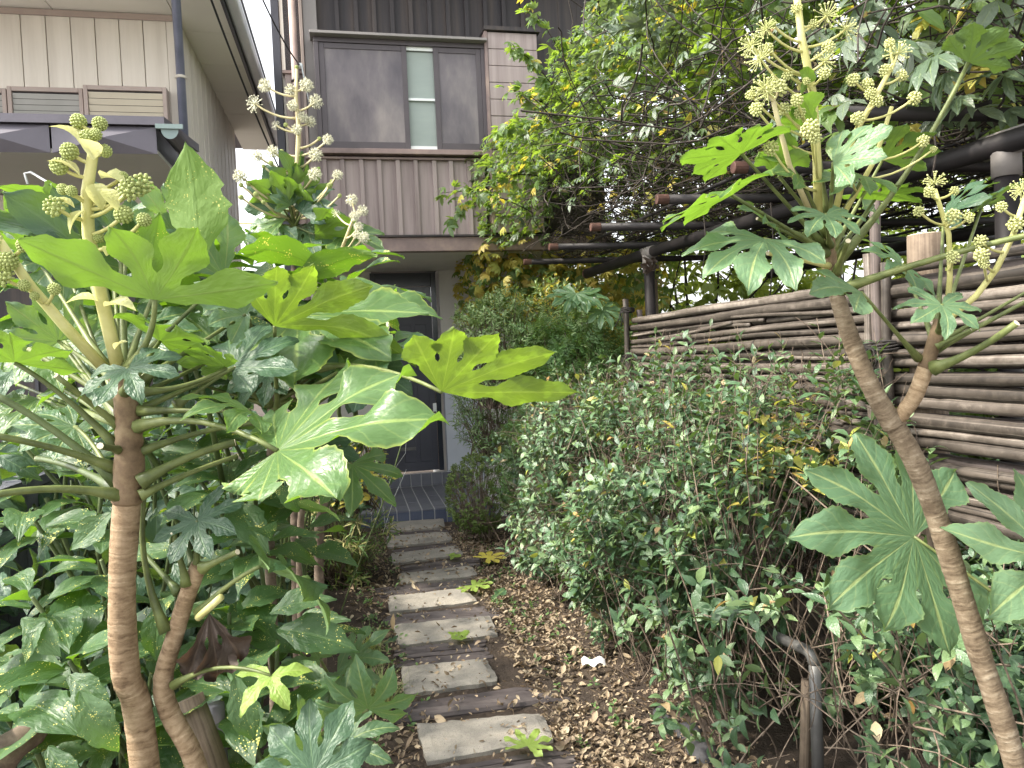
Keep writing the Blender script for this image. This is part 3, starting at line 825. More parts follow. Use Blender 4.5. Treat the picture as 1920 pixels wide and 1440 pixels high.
# =================================================================== NEIGHBOUR HOUSE
pc = P(330, 60, 6.2)
N = Frame((pc.x, pc.y))
nh = thing('house', 'beige sided neighbour house with louvred shutters and wide eaves', 'house', N.w(0, 0, 0))
nb = lambda px, py, b=0.0: N.pick(px, py, b)
NZ = nb(200, 24, 0)[1]
part('wall', MB().slab(N, -3.4, -0.02, 0.03, 3.05, 0.0, NZ + 0.02), M['gutter_dark'], nh)
zc = 2.55
step = 0.178
for i in range(17):
    a1 = -0.075 - i * step
    part('siding_panel', MB().slab(N, a1 - step + 0.006, a1, -0.004, 0.028, zc, NZ), M['siding'], nh, bevel=0.003)
part('corner_post', MB().slab(N, -0.072, 0.0, -0.008, 0.06, 0.3, NZ), M['siding'], nh, bevel=0.004)
part('top_trim', MB().slab(N, -3.4, 0.0, -0.022, -0.006, NZ - 0.05, NZ - 0.004), M['trim_beige'], nh)
nside = 24
for i in range(nside):
    b0 = 0.064 + i * 0.125
    part('siding_panel', MB().slab(N, -0.018, 0.010 + 0.004 * (i % 2), b0, b0 + 0.119, 0.3, NZ), M['siding'], nh, bevel=0.003)
part('base_wall', MB().slab(N, -3.3, -0.08, -0.02, 0.028, 0.0, zc - 0.004), M['brown_dark_shade'], nh)
for i in range(12):
    a = -0.1 - i * 0.27
    part('batten', MB().slab(N, a - 0.012, a + 0.012, -0.034, -0.021, 0.0, zc - 0.006), M['gutter_dark'], nh)
# eaves soffit in separate sheets
ez = NZ + 0.004
OVF, OVS = -1.15, 0.40
for i in range(5):
    part('soffit_panel', MB().slab(N, -0.9 * (i + 1) + 0.0, -0.9 * i - 0.008, OVF, -0.004, ez, ez + 0.02), M['soffit'], nh)
for i in range(7):
    b0 = OVF + i * 0.72
    part('soffit_panel', MB().slab(N, 0.0, OVS, b0, b0 + 0.712, ez, ez + 0.02), M['soffit'], nh)
part('roof', MB().slab(N, -4.5, OVS - 0.02, OVF + 0.02, 3.9, ez + 0.022, ez + 0.15), M['dark_metal'], nh)
part('fascia', MB().slab(N, OVS + 0.002, OVS + 0.02, OVF, 3.9, ez - 0.02, ez + 0.16), M['gutter_dark'], nh)
part('gutter', MB().slab(N, OVS + 0.022, OVS + 0.12, OVF, 3.9, ez + 0.03, ez + 0.14), M['gutter_white'], nh, bevel=0.02)
part('gutter_lip', MB().slab(N, OVS + 0.122, OVS + 0.135, OVF, 3.9, ez + 0.12, ez + 0.15), M['gutter_dark'], nh)
# downpipe: slants from the eaves then drops down the corner
q0 = N.w(0.22, OVF + 0.05, ez)
a_, z_ = nb(336, 96, -0.07)
q1 = N.w(a_, -0.07, z_)
part('downpipe', MB().tube([q0 + Vector((0, 0, 0.1)), q0, q1, N.w(a_ + 0.0, -0.07, 0.4)], [0.034] * 4, 12), M['pipe_blue'], nh, True)
for z in (z_ - 0.22, z_ - 1.2):
    part('bracket', MB().tube([N.w(a_, -0.07, z), N.w(a_, -0.07, z + 0.02)], 0.046, 12), M['siding'], nh, True)
# louvred shutters
def louvre(px0, px1, py_top, b, slat_mat, z_bot, open_step):
    a0, z1 = nb(px0, py_top, b)
    a1 = nb(px1, py_top, b)[0]
    z1 = nb((px0 + px1) / 2, py_top, b)[1]
    w = part('window', MB().slab(N, a0 + 0.02, a1 - 0.02, b + 0.03, -0.006, z_bot, z1 - 0.01), M['gutter_dark'], nh)
    fr = MB()
    fr.slab(N, a0, a0 + 0.03, b, -0.005, z_bot, z1)
    fr.slab(N, a1 - 0.03, a1, b, -0.005, z_bot, z1)
    fr.slab(N, a0 + 0.031, a1 - 0.031, b + 0.001, -0.005, z1 - 0.035, z1)
    part('frame', fr, M['trim_beige'], w, bevel=0.003)
    z = z1 - 0.045
    while z - open_step > z_bot:
        c = N.w((a0 + a1) / 2, b + 0.018, z - open_step / 2)
        tilt = (V * 0.35 - ZZ).normalized()
        ax = (U, tilt, U.cross(tilt))
        part('slat', MB().box(c, ax, ((a1 - a0) / 2 - 0.033, open_step * 0.44, 0.004)), slat_mat, w)
        z -= open_step
louvre(155, 311, 161, -0.11, M['louvre_cream'], 3.1, 0.052)
louvre(12, 154, 163, -0.07, M['louvre_grey'], 3.1, 0.045)
louvre(-150, 10, 163, -0.07, M['louvre_grey'], 3.1, 0.045)
# entrance canopy with creased fascia
BC = -1.25
ca1, cz1 = nb(292, 238, BC)
cz0 = nb(290, 289, BC)[1]
ca0 = ca1 - 2.6
part('canopy_roof', MB().add([N.w(ca0, BC - 0.03, cz1 + 0.005), N.w(ca1 + 0.06, BC - 0.03, cz1 + 0.005), N.w(ca1 + 0.06, -0.08, cz1 + 0.16), N.w(ca0, -0.08, cz1 + 0.16),
                              N.w(ca0, BC - 0.03, cz1 + 0.06), N.w(ca1 + 0.06, BC - 0.03, cz1 + 0.06), N.w(ca1 + 0.06, -0.08, cz1 + 0.22), N.w(ca0, -0.08, cz1 + 0.22)],
                             [(3, 2, 1, 0), (4, 5, 6, 7), (0, 1, 5, 4), (1, 2, 6, 5), (2, 3, 7, 6), (3, 0, 4, 7)]), M['dark_metal'], nh)
part('canopy_soffit', MB().slab(N, ca0, ca1, BC + 0.01, -0.04, cz0 + 0.004, cz0 + 0.03), M['louvre_grey'], nh)
part('canopy_end', MB().slab(N, ca1 - 0.02, ca1, BC + 0.012, -0.08, cz0 + 0.032, cz1), M['gutter_dark'], nh)
for i in range(4):
    w = 0.64
    a1 = ca1 - i * w
    a0 = a1 - w + 0.012
    m = N.w((a0 + a1) / 2, BC - 0.055, (cz0 + cz1) / 2)
    c4 = [N.w(a0, BC, cz0), N.w(a1, BC, cz0), N.w(a1, BC, cz1), N.w(a0, BC, cz1)]
    part('fascia_panel', MB().add(c4 + [m], [(0, 1, 4), (1, 2, 4), (2, 3, 4), (3, 0, 4)]), M['dark_metal'], nh)
gut = MB()
gp = [(0.015 + 0.055 - 0.055 * math.cos(t), -0.065 * math.sin(t)) for t in [math.pi * k / 8 for k in range(9)]]
vs, fs = [], []
for b in (BC - 0.02, -0.1):
    for (da, dz) in gp:
        vs.append(N.w(ca1 + 0.02 + da, b, cz1 - 0.02 + dz + (0.02 if b > -0.5 else 0)))
fs = [(k, k + 1, 10 + k, 9 + k) for k in range(8)]
gut.add(vs, fs)
gt = part('gutter', gut, M['gutter_dark'], nh)
ge = MB()
ge.add([N.w(ca1 + 0.02 + da, BC - 0.024, cz1 - 0.02 + dz) for da, dz in gp], [tuple(range(9))])
ge.slab(N, ca1 + 0.005, ca1 + 0.175, BC - 0.04, BC - 0.02, cz1 - 0.02, cz1 + 0.01)
part('gutter_end', ge, M['gutter_green'], gt)
# small laundry hook rod under the canopy
h0, h1, h2 = P(46, 325, 4.9), P(58, 323, 4.9), P(103, 350, 4.8)
tag(part('laundry_rod', MB().tube([P(52, 345, 4.9), h0, h1, h2, P(104, 368, 4.8)], 0.008, 6), M['white_bar'], None, True), 'thin white metal laundry hook under the dark neighbour canopy', 'hook')

# overhead cables
def cable(name, pts, r, mat, label):
    tag(part(name, MB().tube(pts, r, 6), mat, None, True), label, 'cable', 'cables between the two houses')
A, B = P(385, -30, 5.6), P(530, 330, 9.0)
cable('utility_cable', [A.lerp(B, t) - Vector((0, 0, 0.25 * t * (1 - t))) for t in [i / 12 for i in range(13)]], 0.009, M['cable'], 'black cable running down across the beige soffit of the neighbour house')
A, B = P(484, -20, 6.0), cp + Vector((0, -0.02, 0))
cable('utility_cable', [A.lerp(B, t) - Vector((0, 0, 0.2 * t * (1 - t))) for t in [i / 12 for i in range(13)]], 0.007, M['cable'], 'thin black cable crossing the white sky to a wall clip on the brown house')
A = cp + Vector((0.02, -0.03, 0))
cable('utility_cable', [A, P(588, 235, 7.5), P(590, 300, 7.5), P(588, 420, 7.5)], 0.007, M['cable_white'], 'pale wire hanging down the brown house wall behind white umbels')

# =================================================================== BLOCK WALL on the plot edge
bw = thing('block_wall', 'low dark concrete block wall behind the spotted aucuba', 'wall', (-2.3, 4.0, 0))
W0 = P(-60, 1300, 2.6); W0.z = 0
W1 = Vector((W0.x, W0.y, 0)) + V * 4.6
bwf = Frame(W0)
for r in range(6):
    off = 0.2 if r % 2 else 0.0
    for c in range(12):
        b0 = c * 0.4 - off
        part('block', MB().slab(bwf, -0.06, 0.06 + random.uniform(-0.002, 0.002), b0 + 0.005, b0 + 0.395, r * 0.2 + 0.004, r * 0.2 + 0.196), M['block'], bw, bevel=0.004)
part('capping', MB().slab(bwf, -0.07, 0.07, -0.2, 4.6, 1.2, 1.24), M['block'], bw)

# =================================================================== BAMBOO FENCE
fence = thing('bamboo_fence', 'weathered horizontal bamboo fence tied to split bamboo uprights', 'fence', (1.3, 4.4, 0))
FA, FB = Vector((P(1187, 640, 6.0).x, 6.0, 0)), Vector((P(1925, 700, 2.55).x, 2.55, 0))
FD = (FA - FB).normalized()
FN = Vector((-FD.y, FD.x, 0))            # towards the path
if FN.x > 0: FN = -FN
FL = (FA - FB).length
split_s = None
def fpt(s, z, off=0.0):
    return FB + FD * s + FN * off + ZZ * z
for s_try in [i * 0.01 for i in range(300)]:
    p = fpt(s_try, 1.6)
    q = CAMROT.inverted() @ (p - CAM)
    if q.x / -q.z * FPX + 960 < 1662:
        split_s = s_try
        break
def culm(s0, s1, z, r, off, mat=None, sag=0.0, slope=0.0, flat=1.0, name='bamboo_culm', end_taper=0.85):
    n = max(10, int((s1 - s0) / 0.06))
    pts, rad = [], []
    ph = random.uniform(0, 6)
    node = random.uniform(0.22, 0.34)
    nph = random.uniform(0, node)
    k1, k2 = random.uniform(0.7, 1.6), random.uniform(2.0, 3.6)
    for i in range(n + 1):
        t = i / n
        s = s0 + (s1 - s0) * t
        dz = sag * 4 * t * (1 - t) + slope * t + 0.006 * math.sin(k1 * s * 1.5 + ph) + 0.002 * math.sin(k2 * s * 2 + ph * 2)
        do = off + 0.008 * math.sin(k1 * 2.6 * s + ph * 1.7)
        d = ((s - nph) % node)
        bump = 1.10 if d < 0.03 else (0.96 if d < 0.07 else 1.0)
        pts.append(fpt(s, z + dz, do))
        rad.append(r * bump * (1 + 0.03 * math.sin(s * 4 + ph)) * (1 - (1 - end_taper) * t))
    mb = MB().tube(pts, rad, 9)
    if flat != 1.0:
        o = len(mb.v)
        c = [tuple(p) for p in pts for _ in range(9)]
        mb.v = [(cx + (x - cx), cy + (y - cy), cz + (z_ - cz) * flat) for (x, y, z_), (cx, cy, cz) in zip(mb.v, c)]
    part(name, mb, mat or M['bamboo'], fence, True)
ztop = 1.93
z = ztop
rows = []
while z > 0.98:
    r = random.choice([0.016, 0.020, 0.025, 0.028, 0.014, 0.022, 0.029])
    rows.append((z - r, r))
    z -= 2 * r + random.choice([0.001, 0.003, 0.007, 0.014])
for (zz, r) in rows:
    culm(split_s + 0.02, FL + random.uniform(-0.05, 0.03), zz, r, random.uniform(-0.012, 0.012), sag=random.uniform(-0.015, 0.008), slope=random.uniform(-0.02, 0.02))
z = ztop + 0.03
while z > 0.98:
    r = random.choice([0.018, 0.024, 0.027, 0.015, 0.021])
    culm(-2.4, split_s + 0.02, z - r, r, random.uniform(-0.012, 0.012), sag=random.uniform(-0.012, 0.006), slope=random.uniform(-0.03, 0.02), end_taper=1.08)
    z -= 2 * r + random.choice([0.002, 0.004, 0.009, 0.016])
# thin split strips wedged between the culms and a darker layer behind
for i in range(16):
    zz = random.uniform(0.7, ztop - 0.08)
    s0 = random.uniform(split_s, FL - 1.4)
    culm(s0, min(FL, s0 + random.uniform(0.9, 2.2)), zz, 0.011, 0.022, sag=random.uniform(-0.02, 0.02), slope=random.uniform(-0.05, 0.05), name='bamboo_strip')
for i in range(17):
    culm(-2.35, FL - 0.05, ztop - 0.05 - i * 0.055, 0.029, -0.055, M['bamboo_dark'], sag=random.uniform(-0.01, 0.01))
# uprights: pairs of split bamboo tied together
def upright(s, off, z0, z1, r, lean=0.0, mat=None):
    n = 14
    pts = [fpt(s + lean * i / n + 0.004 * math.sin(i * 1.3 + s * 9), z0 + (z1 - z0) * i / n, off) for i in range(n + 1)]
    rad = [r * (1.1 if i % 4 == 2 else 1.0) for i in range(n + 1)]
    part('bamboo_upright', MB().tube(pts, rad, 9), mat or M['bamboo'], fence, True)
upright(split_s + 0.032, 0.050, 0.3, 2.03, 0.019)
upright(split_s - 0.022, 0.054, 0.3, 2.30, 0.022, mat=M['bamboo_dark'])
upright(split_s - 0.068, 0.046, 0.3, 1.98, 0.020)
upright(-0.9, 0.050, 0.0, 2.03, 0.020)
upright(-2.38, 0.050, 0.0, 2.03, 0.022)
upright(FL + 0.0, 0.05, 0.4, 2.08, 0.022)
upright(FL + 0.055, 0.03, 0.4, 2.03, 0.020, mat=M['bamboo_dark'])
upright(FL - 0.01, -0.06, 0.4, 1.99, 0.022, mat=M['bamboo_dark'])
def tie(s, z, w=0.09, n=4):
    mb = MB()
    for k in range(n):
        zz = z + k * 0.009
        pts = []
        for i in range(13):
            a = 2 * math.pi * i / 12
            pts.append(fpt(s + w * math.cos(a), zz + 0.006 * math.sin(a * 2 + k), 0.03 + 0.055 * math.sin(a)))
        mb.tube(pts, 0.0045, 5, False)
    for k in range(3):
        p = fpt(s + random.uniform(-0.04, 0.04), z, 0.09)
        mb.tube([p, p + Vector((random.uniform(-0.02, 0.02), 0, -0.05)), p + Vector((random.uniform(-0.05, 0.05), 0, -0.12))], 0.004, 5)
    part('tie_cord', mb, M['rope'], fence, True)
for zz in (1.62, 1.05):
    tie(split_s - 0.02, zz)
for zz in (1.98, 1.60, 1.25):
    tie(FL + 0.02, zz, 0.06)
# log posts behind the fence
lp = thing('log_post', 'stout round log post standing just behind the bamboo fence', 'post', (0, 0, 0))
base = P(1748, 1000, 3.12)
base.x += 0.0
pts = [Vector((base.x, base.y, z)) for z in (0, 0.5, 1.0, 1.5, 2.0, 2.085)]
lp.location = (base.x, base.y, 0)
part('log', MB().tube(pts, [0.077, 0.075, 0.073, 0.071, 0.070, 0.069], 20), M['log'], lp, True)
part('end_grain', MB().tube([Vector((base.x, base.y, 2.0855)), Vector((base.x, base.y, 2.088))], 0.066, 20), M['cut'], lp, False)



# =================================================================== PERGOLA of dark pipes
per = thing('pergola', 'dark brown pipe pergola with rust red end caps carrying the vine', 'pergola', (2.0, 5.5, 0))
RD = Vector((math.cos(math.radians(9)), math.sin(math.radians(9)), 0))
for k, (px, py, D, r) in enumerate([(1378, 314, 3.9, 0.031), (1234, 374, 4.65, 0.030), (1110, 426, 5.53, 0.030), (1032, 463, 6.4, 0.029), (984, 491, 7.35, 0.029), (1560, 212, 3.25, 0.031)]):
    p = P(px, py, D)
    rf = part('rafter', MB().tube([p, p + RD * 2.2, p + RD * 4.5], r, 14), M['pole'], per, True)
    part('end_cap', MB().tube([p - RD * 0.012, p + RD * 0.065], [r * 1.04, r * 1.04], 14), M['pole_cap'], rf, False, bevel=0.004)
b0, b1 = P(1100, 513, 7.35), P(1216, 474, 6.4)
bdir = (P(1905, 262, 3.05) - b1)
b2 = b1 + bdir * 1.5
bdir.normalize()
bm = part('beam', MB().tube([b0, b1, b1 + bdir * 1.0, b1 + bdir * 2.2, b2], 0.046, 16), M['pole'], per, True)
part('end_cap', MB().tube([b0 - (b1 - b0).normalized() * 0.012, b0 + (b1 - b0).normalized() * 0.012], 0.0475, 16), M['pole_cap'], bm, False)
part('pipe_fitting', MB().tube([b1 - bdir * 0.09, b1 + bdir * 0.10], 0.053, 16), M['fitting'], bm, True)
pf = part('post', MB().tube([Vector((b1.x, b1.y, 0)), Vector((b1.x, b1.y, b1.z))], 0.046, 16), M['pole'], per, True)
part('pipe_fitting', MB().tube([Vector((b1.x, b1.y, b1.z - 0.16)), Vector((b1.x, b1.y, b1.z - 0.02))], 0.055, 16), M['fitting'], pf, True)
b3 = P(1886, 268, 3.12)
pf = part('post', MB().tube([Vector((b3.x, b3.y, 0)), b3], 0.046, 16), M['pole'], per, True)
part('pipe_fitting', MB().tube([b3 - Vector((0, 0, 0.14)), b3 + Vector((0, 0, 0.01))], 0.056, 16), M['fitting'], pf, True)
part('pipe_fitting', MB().tube([b3 - bdir * 0.10, b3 + bdir * 0.13], 0.054, 16), M['fitting'], bm, True)
# second beam far side, seen through the tangle
far = Vector((2.1, 0.9, 0))
part('beam', MB().tube([b0 + far, b1 + far, b2 + far], 0.046, 14), M['pole'], per, True)
for k in range(9):
    o = RD * (0.35 + 0.42 * k)
    q0 = P(984, 491, 7.35) + o + Vector((0, 0, 0.055))
    q1 = P(1560, 212, 3.25) + o + Vector((0, 0, 0.055))
    part('lath', MB().tube([q0, q0.lerp(q1, 0.5), q1], 0.013, 8), M['pole'], per, True)
lgp = P(1222, 560, 6.55)
tag(part('log_post', MB().tube([Vector((lgp.x, lgp.y, z)) for z in (0, 0.7, 1.4, 2.0, 2.28)], 0.055, 16), M['log'], None, True),
    'pale grey log post beside the far end of the bamboo fence', 'post')

# =================================================================== HANDRAIL half hidden in the hedge
hr = thing('handrail', 'dull metal pipe handrail half buried in the hedge', 'handrail', (1.09, 2.7, 0))
c1 = P(1527, 1226, 2.7)
c0 = P(1440, 1186, 3.05)
d = (c0 - c1).normalized()
part('rail', MB().tube([c1 + d * 2.2, c1 + d * 1.1, c0, c1 + d * 0.05, c1 + d * 0.02 + Vector((0, 0, -0.012)), c1 + Vector((0, 0, -0.045))], 0.0205, 12), M['galv'], hr, True)
part('post', MB().tube([c1 + Vector((0, 0, -0.04)), Vector((c1.x, c1.y, 0))], 0.0215, 12), M['galv'], hr, True)
part('post', MB().tube([c1 + d * 1.3 - Vector((0, 0, 0.02)), Vector((c1.x + d.x * 1.3, c1.y + d.y * 1.3, 0))], 0.02, 12), M['galv'], hr, True)
part('wooden_stake', MB().tube([P(1512, 1275, 2.75), Vector((P(1512, 1275, 2.75).x - 0.02, 2.75, 0))], [0.02, 0.022], 8), M['log'], hr, True)
# =================================================================== FOLIAGE TOOLS
def nrm(a):
    return a / np.maximum(np.linalg.norm(a, axis=-1, keepdims=True), 1e-9)

def blade(width=0.4, rows=4, fold=0.25, curl=0.35, peak=0.45, taper=1.0, shift=0.0):
    """unit leaf: base at the origin, tip at +Y, face +Z"""
    V_, F_, UV_ = [], [], []
    for i in range(rows + 1):
        s = i / rows
        w = width * 0.5 * (math.sin(math.pi * s ** (math.log(0.5) / math.log(peak))) ** taper)
        ang = curl * s
        y = math.sin(ang) / curl if curl else s
        z = -(1 - math.cos(ang)) / curl if curl else 0.0
        w = max(w, 0.012)
        for c in (-1, 0, 1):
            V_.append((c * w + shift * math.sin(math.pi * s) * 0.1, y, z + abs(c) * fold * w))
            UV_.append((s, 0.5 + 0.5 * c))
    for i in range(rows):
        for c in range(2):
            a = i * 3 + c
            F_.append((a, a + 1, a + 4, a + 3))
    return np.array(V_), np.array(F_), np.array(UV_)

def join_templates(items):
    Vs, Fs, Us, o = [], [], [], 0
    for (v, f, u) in items:
        Vs.append(v); Fs.append(f + o); Us.append(u); o += len(v)
    return np.concatenate(Vs), np.concatenate(Fs), np.concatenate(Us)

def xf(t, ang=0.0, tilt=0.0, off=(0, 0, 0), sc=1.0):
    v, f, u = t
    Mx = np.array((Matrix.Rotation(ang, 3, 'Z') @ Matrix.Rotation(tilt, 3, 'X')))
    return (v * sc) @ Mx.T + np.array(off), f, u

def frames(d, n):
    d = nrm(d)
    x = nrm(np.cross(d, n))
    z = np.cross(x, d)
    return np.stack([x, d, z], axis=-1)        # N,3,3 columns

def scatter_mesh(name, tmpl, pos, R, sc, tint, origin):
    v, f, u = tmpl
    N_, m = len(pos), len(v)
    W = np.einsum('nij,mj->nmi', R * sc[:, None, None], v) + (pos - np.array(origin))[:, None, :]
    F_ = (f[None] + (np.arange(N_) * m)[:, None, None]).reshape(-1, 4)
    U_ = np.broadcast_to(u[None], (N_, m, 2)).reshape(-1, 2)
    return arr_mesh(name, W.reshape(-1, 3), F_, U_, np.repeat(tint, m))

CR = np.array(CAMROT.inverted())
CP = np.array(CAM)
def project(p):
    q = (np.asarray(p) - CP) @ CR.T
    z = np.maximum(-q[:, 2], 1e-4)
    return q[:, 0] / z * FPX + 960, -q[:, 1] / z * FPX + 720, -q[:, 2]

def foliage(root, tmpls, pos, d, n, sc, mats, nparts=0, leafname='leaf', stuffname='foliage', rng=RNG, matsel=None, outer=None):
    """leaves of one plant: the ones that show largest as parts, the rest joined"""
    pos, d, n, sc = map(np.asarray, (pos, d, n, sc))
    N_ = len(pos)
    R = frames(d, n)
    tint = rng.random(N_)
    if matsel is None:
        ps = np.array([m[1] for m in mats], dtype=float)
        matsel = rng.choice(len(mats), N_, p=ps / ps.sum())
    org = origin_of(root)
    part_idx = set()
    if nparts:
        px, py, dep = project(pos + R[:, :, 1] * sc[:, None] * 0.5)
        face = np.abs(np.einsum('ni,ni->n', nrm(pos - CP), R[:, :, 2]))
        score = sc / np.maximum(dep, 0.05) * (0.5 + face)
        score = np.where((px > -30) & (px < 1950) & (py > -30) & (py < 1470) & (dep > 0.1), score, 0)
        if outer is not None:
            score = score * np.where(outer, 1.0, 0.25)
        part_idx = set(np.argsort(-score)[:nparts].tolist())
        part_idx = {i for i in part_idx if score[i] > 0}
    tv = rng.integers(0, len(tmpls), N_)
    cache = {}
    for i in sorted(part_idx):
        key = (int(tv[i]), int(matsel[i]))
        if key not in cache:
            v, f, u = tmpls[key[0]]
            me = arr_mesh(leafname, v, f, u)
            me.materials.append(mats[key[1]][0])
            cache[key] = me
        Mx = Matrix([[*(R[i, r] * sc[i]), pos[i, r]] for r in range(3)] + [[0, 0, 0, 1]])
        meshpart(leafname, cache[key], None, root, Mx)
    rest = np.array([i for i in range(N_) if i not in part_idx], dtype=int)
    for k in range(len(mats)):
        chunks = []
        for t in range(len(tmpls)):
            ii = rest[(matsel[rest] == k) & (tv[rest] == t)]
            if len(ii):
                v, f, u = tmpls[t]
                m = len(v)
                W = np.einsum('nij,mj->nmi', R[ii] * sc[ii][:, None, None], v) + (pos[ii] - np.array(org))[:, None, :]
                chunks.append((W.reshape(-1, 3), (f[None] + (np.arange(len(ii)) * m)[:, None, None]).reshape(-1, 4), np.broadcast_to(u[None], (len(ii), m, 2)).reshape(-1, 2), np.repeat(tint[ii], m)))
        if chunks:
            o, Vs, Fs, Us, Ts = 0, [], [], [], []
            for (w, f, u, t) in chunks:
                Vs.append(w); Fs.append(f + o); Us.append(u); Ts.append(t); o += len(w)
            me = arr_mesh(stuffname, np.concatenate(Vs), np.concatenate(Fs), np.concatenate(Us), np.concatenate(Ts))
            me.materials.append(mats[k][0])
            ob = bpy.data.objects.new(stuffname, me)
            COL.objects.link(ob)
            ob.parent = root
            ob['kind'] = 'stuff'

def shoots(bases, dirs, length, nleaf, lsize, spread=1.0, rng=RNG, start=0.3, droop=0.25, jit=0.25):
    """leaves set spirally on shoots; returns leaf pos, dir, normal, size and the twig polylines"""
    bases, dirs = np.asarray(bases, float), nrm(np.asarray(dirs, float))
    S = len(bases)
    length = np.broadcast_to(length, S)
    up = np.array([0, 0, 1.0])
    ref = np.where(np.abs(dirs[:, 2:3]) > 0.9, np.array([[1.0, 0, 0]]), up[None])
    x = nrm(np.cross(dirs, ref)); y = np.cross(dirs, x)
    ps, ds, ns, ss = [], [], [], []
    ph = rng.random(S) * 6.28
    for k in range(nleaf):
        t = start + (1 - start) * k / max(1, nleaf - 1)
        a = ph + k * 2.4 + rng.normal(0, 0.25, S)
        rad = x * np.cos(a)[:, None] + y * np.sin(a)[:, None]
        be = spread * (1.25 - 0.65 * t) + rng.normal(0, 0.15, S)
        d = dirs * np.cos(be)[:, None] + rad * np.sin(be)[:, None] - up * droop * rng.random(S)[:, None]
        n = dirs * np.sin(be)[:, None] - rad * np.cos(be)[:, None] + up * 0.5 + rng.normal(0, jit, (S, 3))
        p = bases + dirs * (length * t)[:, None] + rng.normal(0, 0.003, (S, 3))
        ps.append(p); ds.append(nrm(d)); ns.append(nrm(n))
        ss.append(lsize * (0.65 + 0.6 * rng.random(S)) * (1.0 - 0.25 * t))
    return np.concatenate(ps), np.concatenate(ds), np.concatenate(ns), np.concatenate(ss)

def twig_mesh(paths, radii, n=3):
    """many thin branches at once: paths (N, K, 3)"""
    paths = np.asarray(paths, float)
    N_, K = paths.shape[:2]
    radii = np.broadcast_to(np.asarray(radii, float).reshape(-1, 1) if np.ndim(radii) == 1 else radii, (N_, K))
    t = np.gradient(paths, axis=1)
    t = nrm(t)
    ref = np.where(np.abs(t[:, :1, 2:3]) > 0.9, np.array([[[1.0, 0, 0]]]), np.array([[[0, 0, 1.0]]]))
    x = nrm(np.cross(t, np.broadcast_to(ref, t.shape))); y = np.cross(t, x)
    ang = np.arange(n) * 2 * np.pi / n
    Vt = paths[:, :, None, :] + (x[:, :, None, :] * np.cos(ang)[None, None, :, None] + y[:, :, None, :] * np.sin(ang)[None, None, :, None]) * radii[:, :, None, None]
    seg = np.linalg.norm(np.diff(paths, axis=1), axis=2)
    dist = np.concatenate([np.zeros((N_, 1)), np.cumsum(seg, axis=1)], axis=1)
    UVt = np.stack([np.broadcast_to((np.arange(n) / n)[None, None, :], (N_, K, n)), np.broadcast_to(dist[:, :, None], (N_, K, n))], axis=-1)
    base = (np.arange(N_) * K * n)[:, None, None]
    i = np.arange(K - 1)[None, :, None] * n
    k = np.arange(n)[None, None, :]
    k2 = (k + 1) % n
    a, b = base + i + k, base + i + k2
    F_ = np.stack([a, b, b + n, a + n], axis=-1).reshape(-1, 4)
    return Vt.reshape(-1, 3), F_, UVt.reshape(-1, 2)

def twigs(root, paths, radii, mat, name='twigs', n=3, kind='stuff'):
    v, f, u = twig_mesh(paths, radii, n)
    me = arr_mesh(name, v - np.array(origin_of(root)), f, u)
    me.materials.append(mat)
    o = bpy.data.objects.new(name, me)
    COL.objects.link(o)
    o.parent = root
    if kind: o['kind'] = kind
    return o

def wander(starts, dirs, length, K, wob_, rng=RNG, grav=0.0):
    starts, d = np.asarray(starts, float), nrm(np.asarray(dirs, float))
    N_ = len(starts)
    length = np.broadcast_to(length, N_)
    out = [starts]
    p = starts.copy()
    turn = rng.normal(0, wob_ * 0.5, (N_, 3))
    for i in range(K - 1):
        turn = turn * 0.7 + rng.normal(0, wob_, (N_, 3))
        d = nrm(d + turn + np.array([0, 0, -grav]))
        p = p + d * (length / (K - 1))[:, None]
        out.append(p.copy())
    return np.stack(out, axis=1)

T_TEA = [blade(0.42, 4, 0.30, 0.5, 0.45), blade(0.46, 4, 0.15, 0.8, 0.5), blade(0.38, 4, 0.45, 0.3, 0.45), blade(0.44, 4, 0.25, 1.2, 0.48)]
T_FINE = [blade(0.30, 3, 0.2, 0.4, 0.45), blade(0.36, 3, 0.3, 0.7, 0.45)]
T_NARROW = [blade(0.14, 4, 0.3, 0.6, 0.4), blade(0.12, 4, 0.2, 1.0, 0.4)]
T_ROUND = [blade(0.62, 3, 0.2, 0.3, 0.5), blade(0.56, 3, 0.35, 0.5, 0.5)]
def palm_leaf(n, w, tl):
    lf = []
    for i in range(n):
        a = (i - (n - 1) / 2) * (2.3 / max(1, n - 1)) + random.uniform(-0.1, 0.1)
        lf.append(xf(blade(w * random.uniform(0.9, 1.1), 3, 0.25, random.uniform(0.3, 0.9), 0.5), -a, -random.uniform(0.0, tl), (0, 0, 0), random.uniform(0.75, 1.0) * (1 - 0.12 * abs(a))))
    return join_templates(lf)
T_PALM = [palm_leaf(5, 0.36, 0.3), palm_leaf(5, 0.32, 0.55), palm_leaf(6, 0.34, 0.4), palm_leaf(3, 0.42, 0.35)]
def pinnate(n, w, sp=1.0):
    lf = []
    for i in range(n):
        t = 0.15 + 0.85 * i / (n - 1)
        for s in (-1, 1):
            lf.append(xf(blade(w, 3, 0.2, 0.4, 0.45), s * -1.0 * sp, random.uniform(-0.3, 0.1), (0, t, -0.1 * t * t), 0.42 * (1.1 - 0.4 * t)))
    lf.append(xf(blade(w, 3, 0.2, 0.4, 0.45), 0, 0, (0, 1.0, -0.1), 0.35))
    return join_templates(lf)
T_PINN = [pinnate(4, 0.34), pinnate(5, 0.3), pinnate(4, 0.4, 0.8)]
